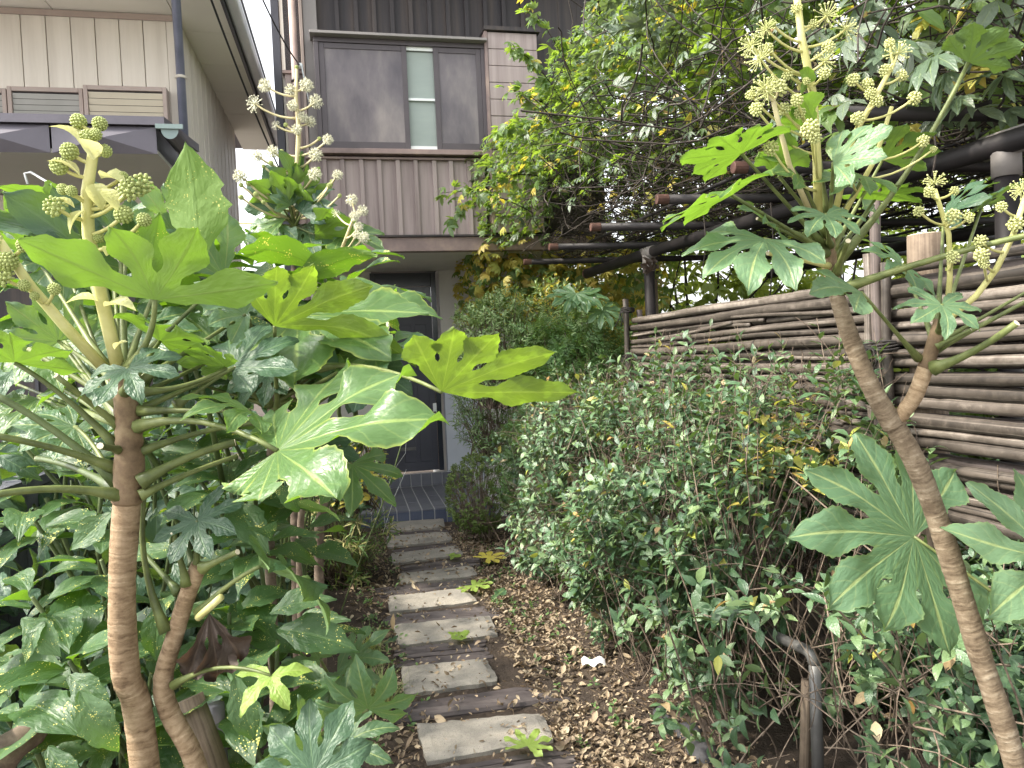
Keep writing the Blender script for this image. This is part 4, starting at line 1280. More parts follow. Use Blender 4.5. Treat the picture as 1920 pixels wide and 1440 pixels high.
def litter_leaf(w, c, tw):
    v, f, u = blade(w, 4, 0.6, c, 0.5)
    a = v[:, 1] * tw
    v2 = v.copy()
    v2[:, 0] = v[:, 0] * np.cos(a) - v[:, 2] * np.sin(a)
    v2[:, 2] = v[:, 0] * np.sin(a) + v[:, 2] * np.cos(a)
    return v2, f, u
T_LITTER = [litter_leaf(0.42, 1.6, 0.9), litter_leaf(0.35, -1.2, -1.0), litter_leaf(0.5, 0.9, 0.5), litter_leaf(0.3, 2.2, 1.2), litter_leaf(0.45, -0.8, 0.3)]

def ellipsoid_pts(c, r, n, rng=RNG, inner=0.25, zmin=None, lump=0.12, upper=0.0):
    d = nrm(rng.normal(0, 1, (n * 2, 3)))
    if upper:
        d = d[d[:, 2] > -1 + upper]
    d = d[:n]
    k = 1 - rng.random(len(d)) ** 1.6 * inner
    l = 1 + lump * (np.sin(d[:, 0] * 5 + c[0] * 7) * np.cos(d[:, 1] * 4 + c[1]) + 0.6 * np.sin(d[:, 2] * 7 + d[:, 0] * 3))
    p = np.array(c) + d * np.array(r) * (k * l)[:, None]
    if zmin is not None:
        m = p[:, 2] > zmin
        p, d, k = p[m], d[m], k[m]
    return p, d, k

def shrub(name, label, cat, c, r, nshoot, nleaf, lsize, tmpls, mats, nparts=60, group=None, length=0.10, twig=M['twig'], ntwig=120, inner=0.3, zmin=0.05, spread=1.0, upmix=0.5, stem_r=0.0025, droop=0.25, lump=0.12):
    c = np.array(c, float); r = np.array(r, float)
    root = thing(name, label, cat, (c[0], c[1], max(0.0, c[2] - r[2])), group)
    p, d, k = ellipsoid_pts(c, r, nshoot, inner=inner, zmin=zmin, lump=lump)
    dirs = nrm(d * 0.6 + np.array([0, 0, upmix]) + RNG.normal(0, 0.3, p.shape))
    P_, D_, N_, S_ = shoots(p - dirs * length, dirs, length, nleaf, lsize, spread=spread, droop=droop)
    foliage(root, tmpls, P_, D_, N_, S_, mats, nparts, outer=np.tile(k > 0.9, nleaf))
    if ntwig:
        m = min(ntwig, len(p))
        base = np.array([c[0], c[1], max(0.0, c[2] - r[2])]) + RNG.normal(0, 1, (m, 3)) * r * np.array([0.25, 0.25, 0.0])
        ts = np.linspace(0, 1, 6)[None, :, None]
        mid = (base + p[:m]) / 2 + RNG.normal(0, 0.06, (m, 3)) * r
        pa = base[:, None] * (1 - ts) ** 2 + 2 * mid[:, None] * ts * (1 - ts) + p[:m][:, None] * ts ** 2
        twigs(root, pa, np.linspace(2.4, 0.8, 6)[None] * stem_r * np.ones((m, 1)), twig, 'stems')
    return root

# ------------------------------------------------------------------ fatsia leaf
def interp_smooth(x, xs, ys):
    i = np.clip(np.searchsorted(xs, x, side='right') - 1, 0, len(xs) - 2)
    xs, ys = np.array(xs), np.array(ys)
    t = (x - xs[i]) / (xs[i + 1] - xs[i])
    t = t * t * (3 - 2 * t)
    return ys[i] * (1 - t) + ys[i + 1] * t

import bmesh
def palmate_mesh(name, B, T, nh, origin, nl=8, step=34.0, wm=0.17, drop=0.7, fold=0.25, outer=0.55, sf=0.30, seed=0, teeth=0.045, wave=0.03, rows=22, lob=None, cup=0.0):
    r = random.Random(seed)
    B, T = Vector(B), Vector(T)
    L = (T - B).length
    yv = (T - B).normalized()
    xv = yv.cross(Vector(nh)).normalized()
    zv = xv.cross(yv)
    Vs, Fs, Us = [], [], []
    half = math.radians(step) / 2
    nf, nc = 4, 3
    kmax = (nl - 1) / 2
    for i in range(nl):
        kk = abs(i - kmax) / kmax if kmax else 0
        Li = (1 - (1 - outer) * kk ** 1.6) * r.uniform(0.93, 1.05)
        if lob and i in lob: Li *= lob[i]
        ang = (i - kmax) * math.radians(step)
        ld, ltw, lside = drop * r.uniform(0.55, 1.5), r.uniform(-0.35, 0.35), r.uniform(-0.25, 0.25)
        wmi = wm * r.uniform(0.88, 1.12) * (0.7 + 0.3 * Li)
        w0 = sf * math.tan(half)
        ss = [sf * j / nf for j in range(nf + 1)] + [sf + (Li - sf) * (j / rows) for j in range(1, rows + 1)]
        ph = r.uniform(0, 6)
        o = len(Vs)
        for j, s in enumerate(ss):
            if j <= nf:
                w = s * math.tan(half)
                tau = 0.0
            else:
                tau = (s - sf) / (Li - sf)
                w = float(interp_smooth(np.array([tau]), [0, 0.10, 0.48, 0.80, 0.93, 1.0], [w0, w0 * 0.86, wmi, wmi * 0.60, wmi * 0.20, 0.004])[0])
                if tau > 0.1:
                    w *= 1 + teeth * (1 if j % 2 else -0.6) * (1 if tau < 0.9 else 0)
            d = max(0.0, s - sf)
            kap = max(1e-3, ld)
            fy = min(s, sf) + math.sin(kap * d) / kap
            fz = -(1 - math.cos(kap * d)) / kap
            for c in range(-nc, nc + 1):
                cc = c / nc
                x = cc * w + lside * d * d
                tw = ltw * d * 1.2
                z = fz + fold * abs(cc) * w * (1.0 if j <= nf else 1.0 - 0.3 * tau) + x * math.sin(tw)
                if j > nf:
                    z += wave * math.sin(ph + s * 13 + cc * 1.5) * abs(cc) * min(1, d * 5)
                y = fy
                X = x * math.cos(ang) + y * math.sin(ang)
                Y = -x * math.sin(ang) + y * math.cos(ang)
                z += cup * (min(s, sf + d * 0.4)) ** 2
                Vs.append((X, Y, z))
                Us.append((s / Li, 0.5 + 0.5 * cc))
        wd = 2 * nc + 1
        for j in range(len(ss) - 1):
            for c in range(2 * nc):
                a = o + j * wd + c
                Fs.append((a, a + 1, a + wd + 1, a + wd))
    Mx = np.array([[xv.x, yv.x, zv.x], [xv.y, yv.y, zv.y], [xv.z, yv.z, zv.z]])
    W = (np.array(Vs) * L) @ Mx.T + np.array(B - Vector(origin))
    me = arr_mesh(name, W, np.array(Fs), np.array(Us))
    bm = bmesh.new()
    bm.from_mesh(me)
    bmesh.ops.remove_doubles(bm, verts=bm.verts[:], dist=L * 0.002)
    bm.to_mesh(me)
    bm.free()
    me.polygons.foreach_set('use_smooth', np.ones(len(me.polygons), dtype=bool))
    return me

def curve_pts(A, B, bow, n=9):
    A, B = Vector(A), Vector(B)
    return [A.lerp(B, t) + Vector(bow) * (4 * t * (1 - t)) for t in [i / (n - 1) for i in range(n)]]

LEAFN = [0]
def fleaf(root, B, T, nh, mat='fatsia', att=None, bow=(0, 0, 0.0), pr=0.0042, pmat='petiole', **kw):
    LEAFN[0] += 1
    kw.setdefault('seed', LEAFN[0] * 17 + 5)
    org = origin_of(root)
    me = palmate_mesh('leaf', B, T, nh, org, **kw)
    o = meshpart('leaf', me, M[mat], root, Matrix.Translation(org))
    if att is not None:
        pts = curve_pts(att, B, bow)
        rad = [pr * f for f in (2.6, 1.75, 1.3, 1.08, 0.98, 0.92, 0.88, 0.84, 0.82)]
        part('petiole', MB().tube(pts, rad, 8), M[pmat], o, True)
    return o

def cut_petiole(root, A, B, r=0.006, bow=(0, 0, 0), pmat='petiole'):
    pts = curve_pts(A, B, bow)
    o = part('petiole', MB().tube(pts, [r * 0.86 * f for f in (2.5, 1.7, 1.3, 1.12, 1.05, 1.0, 1.0, 1.0, 1.0)], 8), M[pmat], root, True)
    t = (pts[-1] - pts[-2]).normalized()
    part('cut_end', MB().tube([pts[-1] + t * 0.0004, pts[-1] + t * 0.0012], r * 0.83, 8), M['cut'], o, False)
    return o

def trunk(root, pts, r0, r1, mat='fatsia_bark', n=14, rings=True, name='trunk', scars=0.0):
    pts = [Vector(p) for p in pts]
    # Catmull-Rom through the measured points
    dense = []
    for i in range(len(pts) - 1):
        p0, p1, p2, p3 = pts[max(0, i - 1)], pts[i], pts[i + 1], pts[min(len(pts) - 1, i + 2)]
        m = max(2, int((p2 - p1).length / 0.008))
        for k in range(m):
            t = k / m
            dense.append(0.5 * ((2 * p1) + (p2 - p0) * t + (2 * p0 - 5 * p1 + 4 * p2 - p3) * t * t + (3 * p1 - p0 - 3 * p2 + p3) * t ** 3))
    dense.append(pts[-1])
    N_ = len(dense)
    rr = []
    seed = random.uniform(0, 9)
    for i in range(N_):
        t = i / (N_ - 1)
        r = r0 + (r1 - r0) * t
        s = i * 0.008
        if rings:
            am = 0.5 + 0.5 * math.sin(s * 17 + seed * 3) * math.sin(s * 41 + seed)
            r *= 1 + 0.026 * am * math.sin(s * 300 + seed + 3.0 * math.sin(s * 37)) + 0.016 * math.sin(s * 510 + 2 * math.sin(s * 61)) + 0.03 * math.sin(s * 31 + seed) + scars * (abs(math.sin(s * 130 + 2 * math.sin(s * 53))) - 0.5)
        rr.append(r)
    return part(name, MB().tube(dense, rr, n), M[mat], root, True)

# ------------------------------------------------------------------ flower heads
def fib(n):
    g_ = math.pi * (3 - math.sqrt(5))
    return [Vector((math.sqrt(max(0, 1 - (1 - 2 * (i + 0.5) / n) ** 2)) * math.cos(g_ * i), math.sqrt(max(0, 1 - (1 - 2 * (i + 0.5) / n) ** 2)) * math.sin(g_ * i), 1 - 2 * (i + 0.5) / n)) for i in range(n)]
def umbel_mesh(kind, seed):
    r = random.Random(seed)
    mb = MB()
    if kind == 'bud':
        mb.ball((0, 0, 0), 0.80, 8, 12)
        for d in fib(70):
            mb.ball(d * 0.86, 0.17 * r.uniform(0.85, 1.1), 4, 6)
    elif kind == 'half':
        mb.ball((0, 0, -0.1), 0.36, 5, 8)
        for d in fib(46):
            if d.z < -0.75: continue
            e = d * r.uniform(0.74, 0.96)
            mb.tube([(0, 0, -0.1), e], [0.035, 0.03], 4, False)
            mb.ball(e, 0.17 * r.uniform(0.85, 1.15), 4, 6)
    elif kind == 'fluffy':
        mb.ball((0, 0, 0), 0.3, 5, 8)
        for d in fib(60):
            d = (d + Vector((r.uniform(-.2, .2), r.uniform(-.2, .2), r.uniform(-.2, .2)))).normalized()
            e = d * r.uniform(0.62, 0.78)
            mb.tube([(0, 0, 0), e], [0.035, 0.03], 3, False)
            mb.ball(e, 0.10, 3, 5)
            for k in range(4):
                q = e + (d * 0.8 + Vector((r.uniform(-1, 1), r.uniform(-1, 1), r.uniform(-1, 1))) * 0.7).normalized() * r.uniform(0.2, 0.3)
                mb.tube([e, q], [0.022, 0.018], 3, False)
    else:  # spoky
        mb.ball((0, 0, 0), 0.13, 4, 6)
        for d in fib(44):
            if d.z < -0.55: continue
            d = (d + Vector((r.uniform(-.15, .15), r.uniform(-.15, .15), r.uniform(-.15, .15)))).normalized()
            e = d * r.uniform(0.82, 1.05)
            mb.tube([(0, 0, 0), e], [0.030, 0.022], 4, False)
            mb.ball(e, 0.076, 4, 6)
    return mb.mesh('umbel', None, True)
UMB = {}
def umbel(parent, p, r, kind, mat, axis=(0, 0, 1)):
    key = (kind, mat, random.randint(0, 1))
    if key not in UMB:
        me = umbel_mesh(kind, hash(kind) % 100 * 0 + len(UMB) * 7 + 1)
        me.materials.append(M[mat])
        UMB[key] = me
    q = Vector(axis).to_track_quat('Z', 'Y').to_matrix() @ Matrix.Rotation(random.uniform(0, 6.28), 3, 'Z')
    return meshpart('umbel', UMB[key], None, parent, Matrix.Translation(Vector(p)) @ q.to_4x4() @ Matrix.Scale(r * random.uniform(0.86, 1.14), 4))

def panicle(root, stem, r0, r1, heads, mat, umat, brr=0.0024, drop=0.35, bract=None):
    """flower stalk: stem points, then heads (point, radius, kind); every head gets a branch from the stem"""
    o = part('flower_stalk', MB().tube(stem, [r0 + (r1 - r0) * i / (len(stem) - 1) for i in range(len(stem))], 10), M[mat], root, True)
    dense = []
    for i in range(len(stem) - 1):
        for k in range(12):
            dense.append(Vector(stem[i]).lerp(Vector(stem[i + 1]), k / 12))
    dense.append(Vector(stem[-1]))
    for (p, r, kind) in heads:
        p = Vector(p)
        best, bi = 9, 0
        for i, q in enumerate(dense):
            dd = (q - p).length + max(0, q.z - p.z + 0.35 * math.hypot(q.x - p.x, q.y - p.y)) * 3
            if dd < best:
                best, bi = dd, i
        q = dense[bi]
        dv = p - q
        pts = curve_pts(q, p, (0, 0, -0.10 * dv.length), 6)
        if dv.length > r * 0.8:
            part('branch', MB().tube(pts, [brr * 1.25, brr * 1.1, brr, brr, brr, brr * 0.9], 6), M[mat], o, True)
        umbel(o, p, r, kind, umat if kind != 'bud' else 'bud', (pts[-1] - pts[-3]))
    return o
# =================================================================== NEAR FATSIA beside the path (pale stalk)
def PT(l):
    return [P(*q) for q in l]

fa = thing('fatsia', 'big fatsia with ringed tan trunk and pale green budding flower stalks', 'plant', (P(290, 1500, 1.28).x, 1.28, 0.0), 'fatsia plants along the path')
gnd = P(300, 1480, 1.28); gnd.z = 0
trunk(fa, [gnd] + PT([(272, 1440, 1.28), (236, 1260, 1.26), (229, 1100, 1.25), (238, 940, 1.25)]), 0.0275, 0.0215)
trunk(fa, PT([(238, 945, 1.25), (243, 850, 1.25), (238, 770, 1.25), (228, 700, 1.25)]), 0.0235, 0.019, 'fatsia_bark_new', name='crown_stem', scars=0.16)
trunk(fa, [P(400, 1560, 1.30)] + PT([(362, 1420, 1.30), (318, 1335, 1.30), (306, 1275, 1.29), (330, 1185, 1.29), (350, 1120, 1.29), (374, 1058, 1.29)]), 0.020, 0.0135, 'fatsia_bark')
# leaf scars, knobbly leaf bases
for k in range(0):
    t = k / 15
    c = P(240 + (-1) ** k * 20, 940 - 230 * t, 1.245)
    part('leaf_base', MB().ball(c, 0.010, 5, 8, (1.1, 1.0, 0.8)), M['fatsia_bark_new'], fa, True)
def Lf(root, b, t, nh, **kw):
    att = kw.pop('att', None)
    return fleaf(root, P(*b), P(*t), nh, att=P(*att) if att else None, **kw)
# glowing leaf seen from below
Lf(fa, (290, 562, 1.19), (302, 400, 1.12), (-0.22, 0.85, 0.48), nl=4, step=47, wm=0.25, drop=0.38, fold=0.12, outer=1.0, sf=0.29, teeth=0.02, att=(240, 690, 1.24), bow=(0.012, 0, -0.005), pr=0.005, lob={0: 1.42, 1: 1.12, 2: 0.92, 3: 1.28}, seed=31)
# large leaf seen from above in the middle
Lf(fa, (520, 845, 1.12), (812, 748, 1.02), (-0.22, -0.52, 0.80), nl=7, step=40, wm=0.205, drop=0.65, fold=0.16, outer=0.62, sf=0.32, wave=0.06, att=(258, 800, 1.24), bow=(0.0, 0, 0.025), pr=0.0048, lob={2: 1.0, 4: 0.85, 5: 0.5, 6: 0.4, 0: 0.9}, seed=8)
# leaf with mottled underside at the centre
fb = thing('fatsia', 'second fatsia with mottled leaf undersides reaching over the path', 'plant', (P(505, 1200, 2.0).x, 2.0, 0.0), 'fatsia plants along the path')
Lf(fb, (828, 735, 1.25), (950, 606, 1.20), (-0.28, 0.78, 0.56), nl=5, step=30, wm=0.215, drop=0.35, fold=0.12, outer=1.0, sf=0.37, mat='fatsia_mottle', att=(600, 690, 1.55), bow=(0, 0, 0.02), seed=77, lob={0: 1.4, 1: 1.25, 2: 0.98, 3: 0.86, 4: 0.84})
Lf(fb, (515, 612, 1.45), (600, 492, 1.40), (-0.28, 0.78, 0.56), nl=5, step=29, wm=0.20, drop=0.40, fold=0.2, outer=1.0, sf=0.36, mat='fatsia_mottle', att=(520, 780, 1.7), seed=12, lob={0: 1.75, 1: 1.4, 2: 1.05, 3: 0.9, 4: 0.75})
Lf(fb, (435, 690, 1.40), (540, 600, 1.46), (-0.25, -0.75, 0.62), nl=6, step=40, wm=0.21, drop=0.7, fold=0.2, outer=0.6, mat='fatsia_dark', att=(330, 760, 1.3), seed=3, lob={4: 1.2})
Lf(fb, (560, 590, 1.62), (740, 660, 1.42), (0.05, -0.60, 0.80), nl=5, step=36, wm=0.24, drop=0.55, fold=0.2, outer=0.7, att=(505, 720, 1.9), seed=23)
Lf(fb, (700, 660, 1.55), (800, 668, 1.45), (0.05, -0.55, 0.85), nl=5, step=38, wm=0.24, drop=0.4, fold=0.2, outer=0.75, mat='fatsia_mid', att=(560, 740, 1.85), seed=29)
Lf(fb, (640, 560, 1.9), (790, 590, 1.75), (0.15, -0.45, 0.9), nl=6, step=36, wm=0.19, drop=0.8, fold=0.25, outer=0.7, mat='fatsia', att=(520, 720, 2.0), seed=41)
Lf(fb, (690, 690, 1.5), (735, 780, 1.45), (0.2, -0.7, 0.6), nl=5, step=38, wm=0.22, drop=0.8, fold=0.2, outer=0.7, mat='fatsia_dark', att=(560, 780, 1.85), seed=43)
Lf(fb, (450, 545, 1.55), (420, 640, 1.5), (-0.1, -0.75, 0.6), nl=6, step=38, wm=0.19, drop=0.7, fold=0.25, outer=0.6, mat='fatsia_mid', att=(505, 720, 1.9), seed=47)
Lf(fb, (660, 870, 1.9), (705, 960, 1.8), (0.2, -0.6, 0.7), nl=6, step=38, wm=0.17, drop=0.9, fold=0.2, outer=0.6, mat='fatsia', att=(600, 860, 2.3), seed=53)
Lf(fb, (600, 835, 2.1), (575, 930, 2.0), (0.0, -0.7, 0.6), nl=7, step=36, wm=0.17, drop=0.9, fold=0.2, outer=0.6, mat='fatsia_dark', att=(600, 870, 2.3), seed=59)
gb = P(505, 1250, 2.1); gb.z = 0
trunk(fb, [gb] + PT([(508, 1100, 2.1), (505, 950, 2.05), (512, 800, 1.95), (505, 700, 1.9)]), 0.018, 0.013, 'twig', n=10)
gb = P(592, 1180, 2.4); gb.z = 0
trunk(fb, [gb] + PT([(598, 1060, 2.4), (606, 950, 2.35), (612, 880, 2.3)]), 0.020, 0.014, 'twig', n=10)
gb = P(560, 1200, 2.5); gb.z = 0
trunk(fb, [gb] + PT([(562, 1060, 2.5), (575, 900, 2.45)]), 0.014, 0.011, 'twig', n=10)
# other leaves of the near plant
Lf(fa, (425, 690, 1.32), (330, 640, 1.27), (0.1, 0.40, 0.9), nl=5, step=38, wm=0.18, drop=0.6, fold=0.2, outer=0.7, att=(262, 735, 1.25), bow=(0, 0, -0.01), seed=61)
Lf(fa, (240, 690, 1.17), (262, 745, 1.10), (0.05, -0.75, 0.65), nl=7, step=42, wm=0.17, drop=0.9, fold=0.2, outer=0.75, mat='fatsia_dark', att=(235, 735, 1.23), seed=67)
Lf(fa, (28, 680, 1.20), (15, 605, 1.11), (-0.1, 0.6, 0.8), nl=5, step=44, wm=0.26, drop=0.4, fold=0.15, outer=0.9, att=(225, 845, 1.25), bow=(0, 0, 0.012), pr=0.0045, seed=71)
Lf(fa, (140, 800, 1.40), (10, 815, 1.33), (0.1, -0.6, 0.75), nl=6, step=37, wm=0.22, drop=0.7, fold=0.2, outer=0.7, mat='fatsia_mid', att=(232, 940, 1.27), bow=(0, 0, 0.02), seed=73)
Lf(fa, (190, 500, 1.45), (10, 345, 1.30), (-0.25, -0.70, 0.6), nl=3, step=36, wm=0.24, drop=0.6, fold=0.25, outer=0.8, mat='fatsia_dark', att=(220, 640, 1.4), seed=79)
Lf(fa, (235, 470, 1.58), (120, 345, 1.5), (0.05, -0.70, 0.65), nl=4, step=36, wm=0.17, drop=0.6, fold=0.25, outer=0.8, mat='fatsia_dark', seed=83, att=(232, 690, 1.35))
Lf(fa, (60, 470, 1.6), (-40, 370, 1.5), (0.2, -0.7, 0.6), nl=5, step=34, wm=0.18, drop=0.6, fold=0.25, outer=0.8, mat='fatsia', seed=85, att=(200, 690, 1.35))
Lf(fa, (470, 770, 1.22), (352, 745, 1.12), (0.1, -0.45, 0.85), nl=5, step=34, wm=0.18, drop=1.1, fold=0.22, outer=0.8, mat='fatsia', att=(262, 770, 1.25), seed=87)
Lf(fa, (110, 640, 1.5), (40, 540, 1.45), (0.0, -0.7, 0.65), nl=6, step=36, wm=0.18, drop=0.7, fold=0.2, outer=0.7, mat='fatsia_mid', att=(225, 720, 1.3), seed=89)
Lf(fa, (300, 640, 1.35), (430, 640, 1.3), (0.0, 0.5, 0.85), nl=6, step=36, wm=0.19, drop=0.7, fold=0.2, outer=0.7, mat='fatsia', att=(250, 710, 1.25), seed=91)
Lf(fa, (460, 590, 1.45), (360, 520, 1.4), (0.0, -0.6, 0.75), nl=6, step=36, wm=0.19, drop=0.7, fold=0.2, outer=0.7, mat='fatsia_mid', att=(255, 720, 1.27), seed=93)
for k, (b, t, nh, mt, w_) in enumerate([((150, 470, 1.42), (-30, 392, 1.30), (-0.1, -0.75, 0.6), 'fatsia_dark', 0.24), ((130, 420, 1.5), (10, 318, 1.42), (-0.1, 0.5, 0.8), 'fatsia', 0.22), ((225, 445, 1.5), (140, 372, 1.42), (0.1, -0.7, 0.65), 'fatsia_dark', 0.24), ((330, 440, 1.6), (255, 330, 1.52), (0.2, -0.7, 0.6), 'fatsia_mid', 0.2), ((420, 520, 1.6), (340, 380, 1.55), (0.1, -0.7, 0.6), 'fatsia_mid', 0.24)]):
    Lf(fa, b, t, nh, nl=3, step=36, wm=w_, drop=0.7, fold=0.22, outer=0.8, mat=mt, att=(232, 700, 1.33), seed=300 + k)
# more leaves that close the gaps of the two crowns
rl = random.Random(21)
for k in range(34):
    px_, py_ = (rl.uniform(-20, 330), rl.uniform(470, 760)) if k % 2 else (rl.uniform(280, 690), rl.uniform(520, 800))
    D_l = rl.uniform(1.55, 2.1)
    aa = rl.uniform(-1.2, 1.2)
    ln = rl.uniform(110, 165)
    root_, at_ = (fa, (235, 800, 1.35)) if k % 2 else (fb, (506, 760, 1.92))
    Lf(root_, (px_, py_, D_l), (px_ + ln * math.sin(aa), py_ + ln * 0.55 * math.cos(aa) * rl.choice([1, 1, -0.6]), D_l - rl.uniform(0.0, 0.12)), (rl.uniform(-.2, .2), -0.65, 0.72), nl=rl.choice([5, 6, 7]), step=36, wm=rl.uniform(0.17, 0.22), drop=rl.uniform(0.5, 1.0), fold=0.22, outer=0.7, mat=rl.choice(['fatsia_dark', 'fatsia_dark', 'fatsia_mid', 'fatsia']), att=at_, rows=14)
# petioles and stubs radiating from the crown
cut_petiole(fa, P(225, 800, 1.25), P(106, 705, 1.16), 0.0052)
cut_petiole(fa, P(228, 845, 1.25), P(188, 836, 1.14), 0.0062)
cut_petiole(fa, P(222, 905, 1.25), P(-20, 735, 1.22), 0.0068, (0, 0, 0.012), 'petiole_dark')
cut_petiole(fa, P(222, 880, 1.25), P(-20, 815, 1.12), 0.0060, (0, 0, 0.006))
cut_petiole(fa, P(230, 930, 1.24), P(-30, 932, 1.10), 0.0066, (0, 0, 0.012))
cut_petiole(fa, P(225, 760, 1.25), P(55, 655, 1.3), 0.0048)
cut_petiole(fa, P(262, 905, 1.24), P(440, 830, 1.3), 0.0074, (0, 0, 0.008))
cut_petiole(fa, P(262, 930, 1.24), P(445, 855, 1.35), 0.0050, (0, 0, 0.004))
cut_petiole(fa, P(255, 850, 1.25), P(530, 790, 1.38), 0.0048, (0, 0, 0.012))
cut_petiole(fa, P(255, 770, 1.25), P(440, 690, 1.4), 0.0045)
cut_petiole(fa, P(252, 745, 1.25), P(420, 665, 1.45), 0.0040)
cut_petiole(fa, P(222, 920, 1.26), P(70, 860, 1.45), 0.0066, (0, 0, 0.01), 'petiole_dark')
# lower shoot leaves
Lf(fa, (370, 976, 1.26), (385, 1050, 1.20), (0.0, -0.85, 0.50), nl=7, step=46, wm=0.20, drop=0.5, fold=0.12, outer=0.95, mat='fatsia_dark', att=(368, 1070, 1.29), seed=101)
Lf(fa, (487, 1062, 1.25), (625, 1085, 1.12), (0.10, 0.75, 0.6), nl=3, step=30, wm=0.24, drop=1.5, fold=0.3, outer=0.9, mat='fatsia_dark', att=(372, 1150, 1.29), bow=(0, 0, 0.008), seed=103)
Lf(fa, (508, 1267, 1.20), (480, 1345, 1.14), (-0.1, -0.62, 0.76), nl=4, step=72, wm=0.20, drop=0.9, fold=0.2, outer=1.0, sf=0.22, mat='fatsia_young', att=(325, 1285, 1.28), bow=(0, 0, 0.022), pr=0.0034, seed=107)
cut_petiole(fa, P(312, 1185, 1.28), P(275, 900, 1.30), 0.0058, (-0.022, 0, 0), 'petiole')
cut_petiole(fa, P(350, 1095, 1.28), P(325, 1000, 1.25), 0.0056)
cut_petiole(fa, P(335, 1110, 1.29), P(272, 1040, 1.33), 0.0052, (0, 0, 0), 'petiole_dark')
cut_petiole(fa, P(380, 1065, 1.28), P(445, 1035, 1.25), 0.0058)
cut_petiole(fa, P(362, 1060, 1.30), P(345, 1010, 1.32), 0.0050, (0, 0, 0), 'petiole_dark')
part('petiole', MB().tube(PT([(372, 1158, 1.27), (414, 1120, 1.22)]), [0.0068, 0.0062], 8), M['flower_stem'], fa, True)
# dead leaf hanging from the shoot
dl = palmate_mesh('dead_leaf', P(392, 1150, 1.30), P(420, 1330, 1.28), (0.3, -0.8, 0.2), origin_of(fa), nl=3, step=26, wm=0.20, drop=1.9, fold=1.3, outer=0.8, sf=0.22, wave=0.22, seed=5)
meshpart('dead_leaf', dl, M['dead_leaf'], fa, Matrix.Translation(origin_of(fa)))
# bottom leaves
Lf(fa, (588, 1452, 1.15), (572, 1300, 1.20), (0.0, -0.85, 0.5), nl=7, step=38, wm=0.21, drop=0.5, fold=0.15, outer=0.8, mat='fatsia_dark', att=(400, 1500, 1.25), seed=109)
# flower stalks in bud
heads = [((147, 228, 1.17), 0.017, 'bud'), ((187, 232, 1.17), 0.016, 'bud'), ((130, 284, 1.16), 0.0175, 'bud'), ((111, 312, 1.16), 0.0165, 'bud'), ((180, 252, 1.16), 0.011, 'bud'),
         ((197, 283, 1.18), 0.012, 'bud'), ((118, 355, 1.16), 0.010, 'bud'), ((134, 358, 1.155), 0.011, 'bud'), ((104, 388, 1.155), 0.018, 'half'), ((240, 358, 1.155), 0.022, 'half'),
         ((264, 346, 1.17), 0.020, 'half'), ((230, 332, 1.18), 0.011, 'bud'), ((232, 402, 1.17), 0.016, 'bud'), ((270, 412, 1.16), 0.016, 'bud'), ((164, 258, 1.16), 0.017, 'bud'), ((196, 372, 1.19), 0.012, 'bud'), ((186, 445, 1.19), 0.012, 'bud')]
panicle(fa, PT([(222, 690, 1.24), (190, 560, 1.21), (166, 440, 1.19), (163, 360, 1.18), (176, 280, 1.175), (170, 245, 1.17)]), 0.0112, 0.0070,
        [(P(*p), r * 0.82, k) for p, r, k in heads], 'flower_stem', 'bud', brr=0.0030)
heads = [((15, 490, 1.12), 0.020, 'bud'), ((45, 460, 1.12), 0.013, 'bud'), ((45, 535, 1.13), 0.013, 'bud'), ((102, 542, 1.13), 0.012, 'bud'), ((5, 520, 1.12), 0.017, 'half'), ((65, 555, 1.14), 0.010, 'bud'), ((-20, 450, 1.12), 0.02, 'bud')]
panicle(fa, PT([(195, 690, 1.24), (120, 610, 1.19), (60, 540, 1.15), (-10, 440, 1.12)]), 0.0095, 0.0065, [(P(*p), r * 0.82, k) for p, r, k in heads], 'flower_stem', 'bud', brr=0.0028)
tB = [blade(0.62, 5, 0.6, 0.9, 0.5), blade(0.7, 5, 0.8, 1.3, 0.45)]
for (px, py, D, dx, dz, s) in [(160, 470, 1.18, -0.6, 0.5, 0.045), (150, 330, 1.165, -0.5, 0.7, 0.05), (150, 270, 1.16, -0.3, 0.9, 0.05), (175, 300, 1.15, 0.0, 0.8, 0.045), (175, 345, 1.17, 0.4, -0.7, 0.045), (190, 335, 1.17, 0.9, 0.2, 0.05),
                               (195, 575, 1.2, 0.9, 0.25, 0.06), (185, 565, 1.2, -0.7, 0.3, 0.05), (160, 395, 1.17, -0.5, -0.4, 0.045), (190, 355, 1.16, 0.7, -0.5, 0.045), (200, 480, 1.18, 0.8, 0.5, 0.05), (140, 390, 1.17, -0.6, 0.6, 0.04), (215, 655, 1.21, 0.6, 0.7, 0.03)]:
    R = frames(np.array([[dx, -0.3, dz]]), np.array([[-dx * 0.4, -0.2, 0.9]]))[0]
    v, f, u = random.choice(tB)
    me = arr_mesh('bract', v, f, u)
    p = P(px, py, D)
    meshpart('bract', me, M['bract'], fa, Matrix([[*(R[i] * s), p[i]] for i in range(3)] + [[0, 0, 0, 1]]))

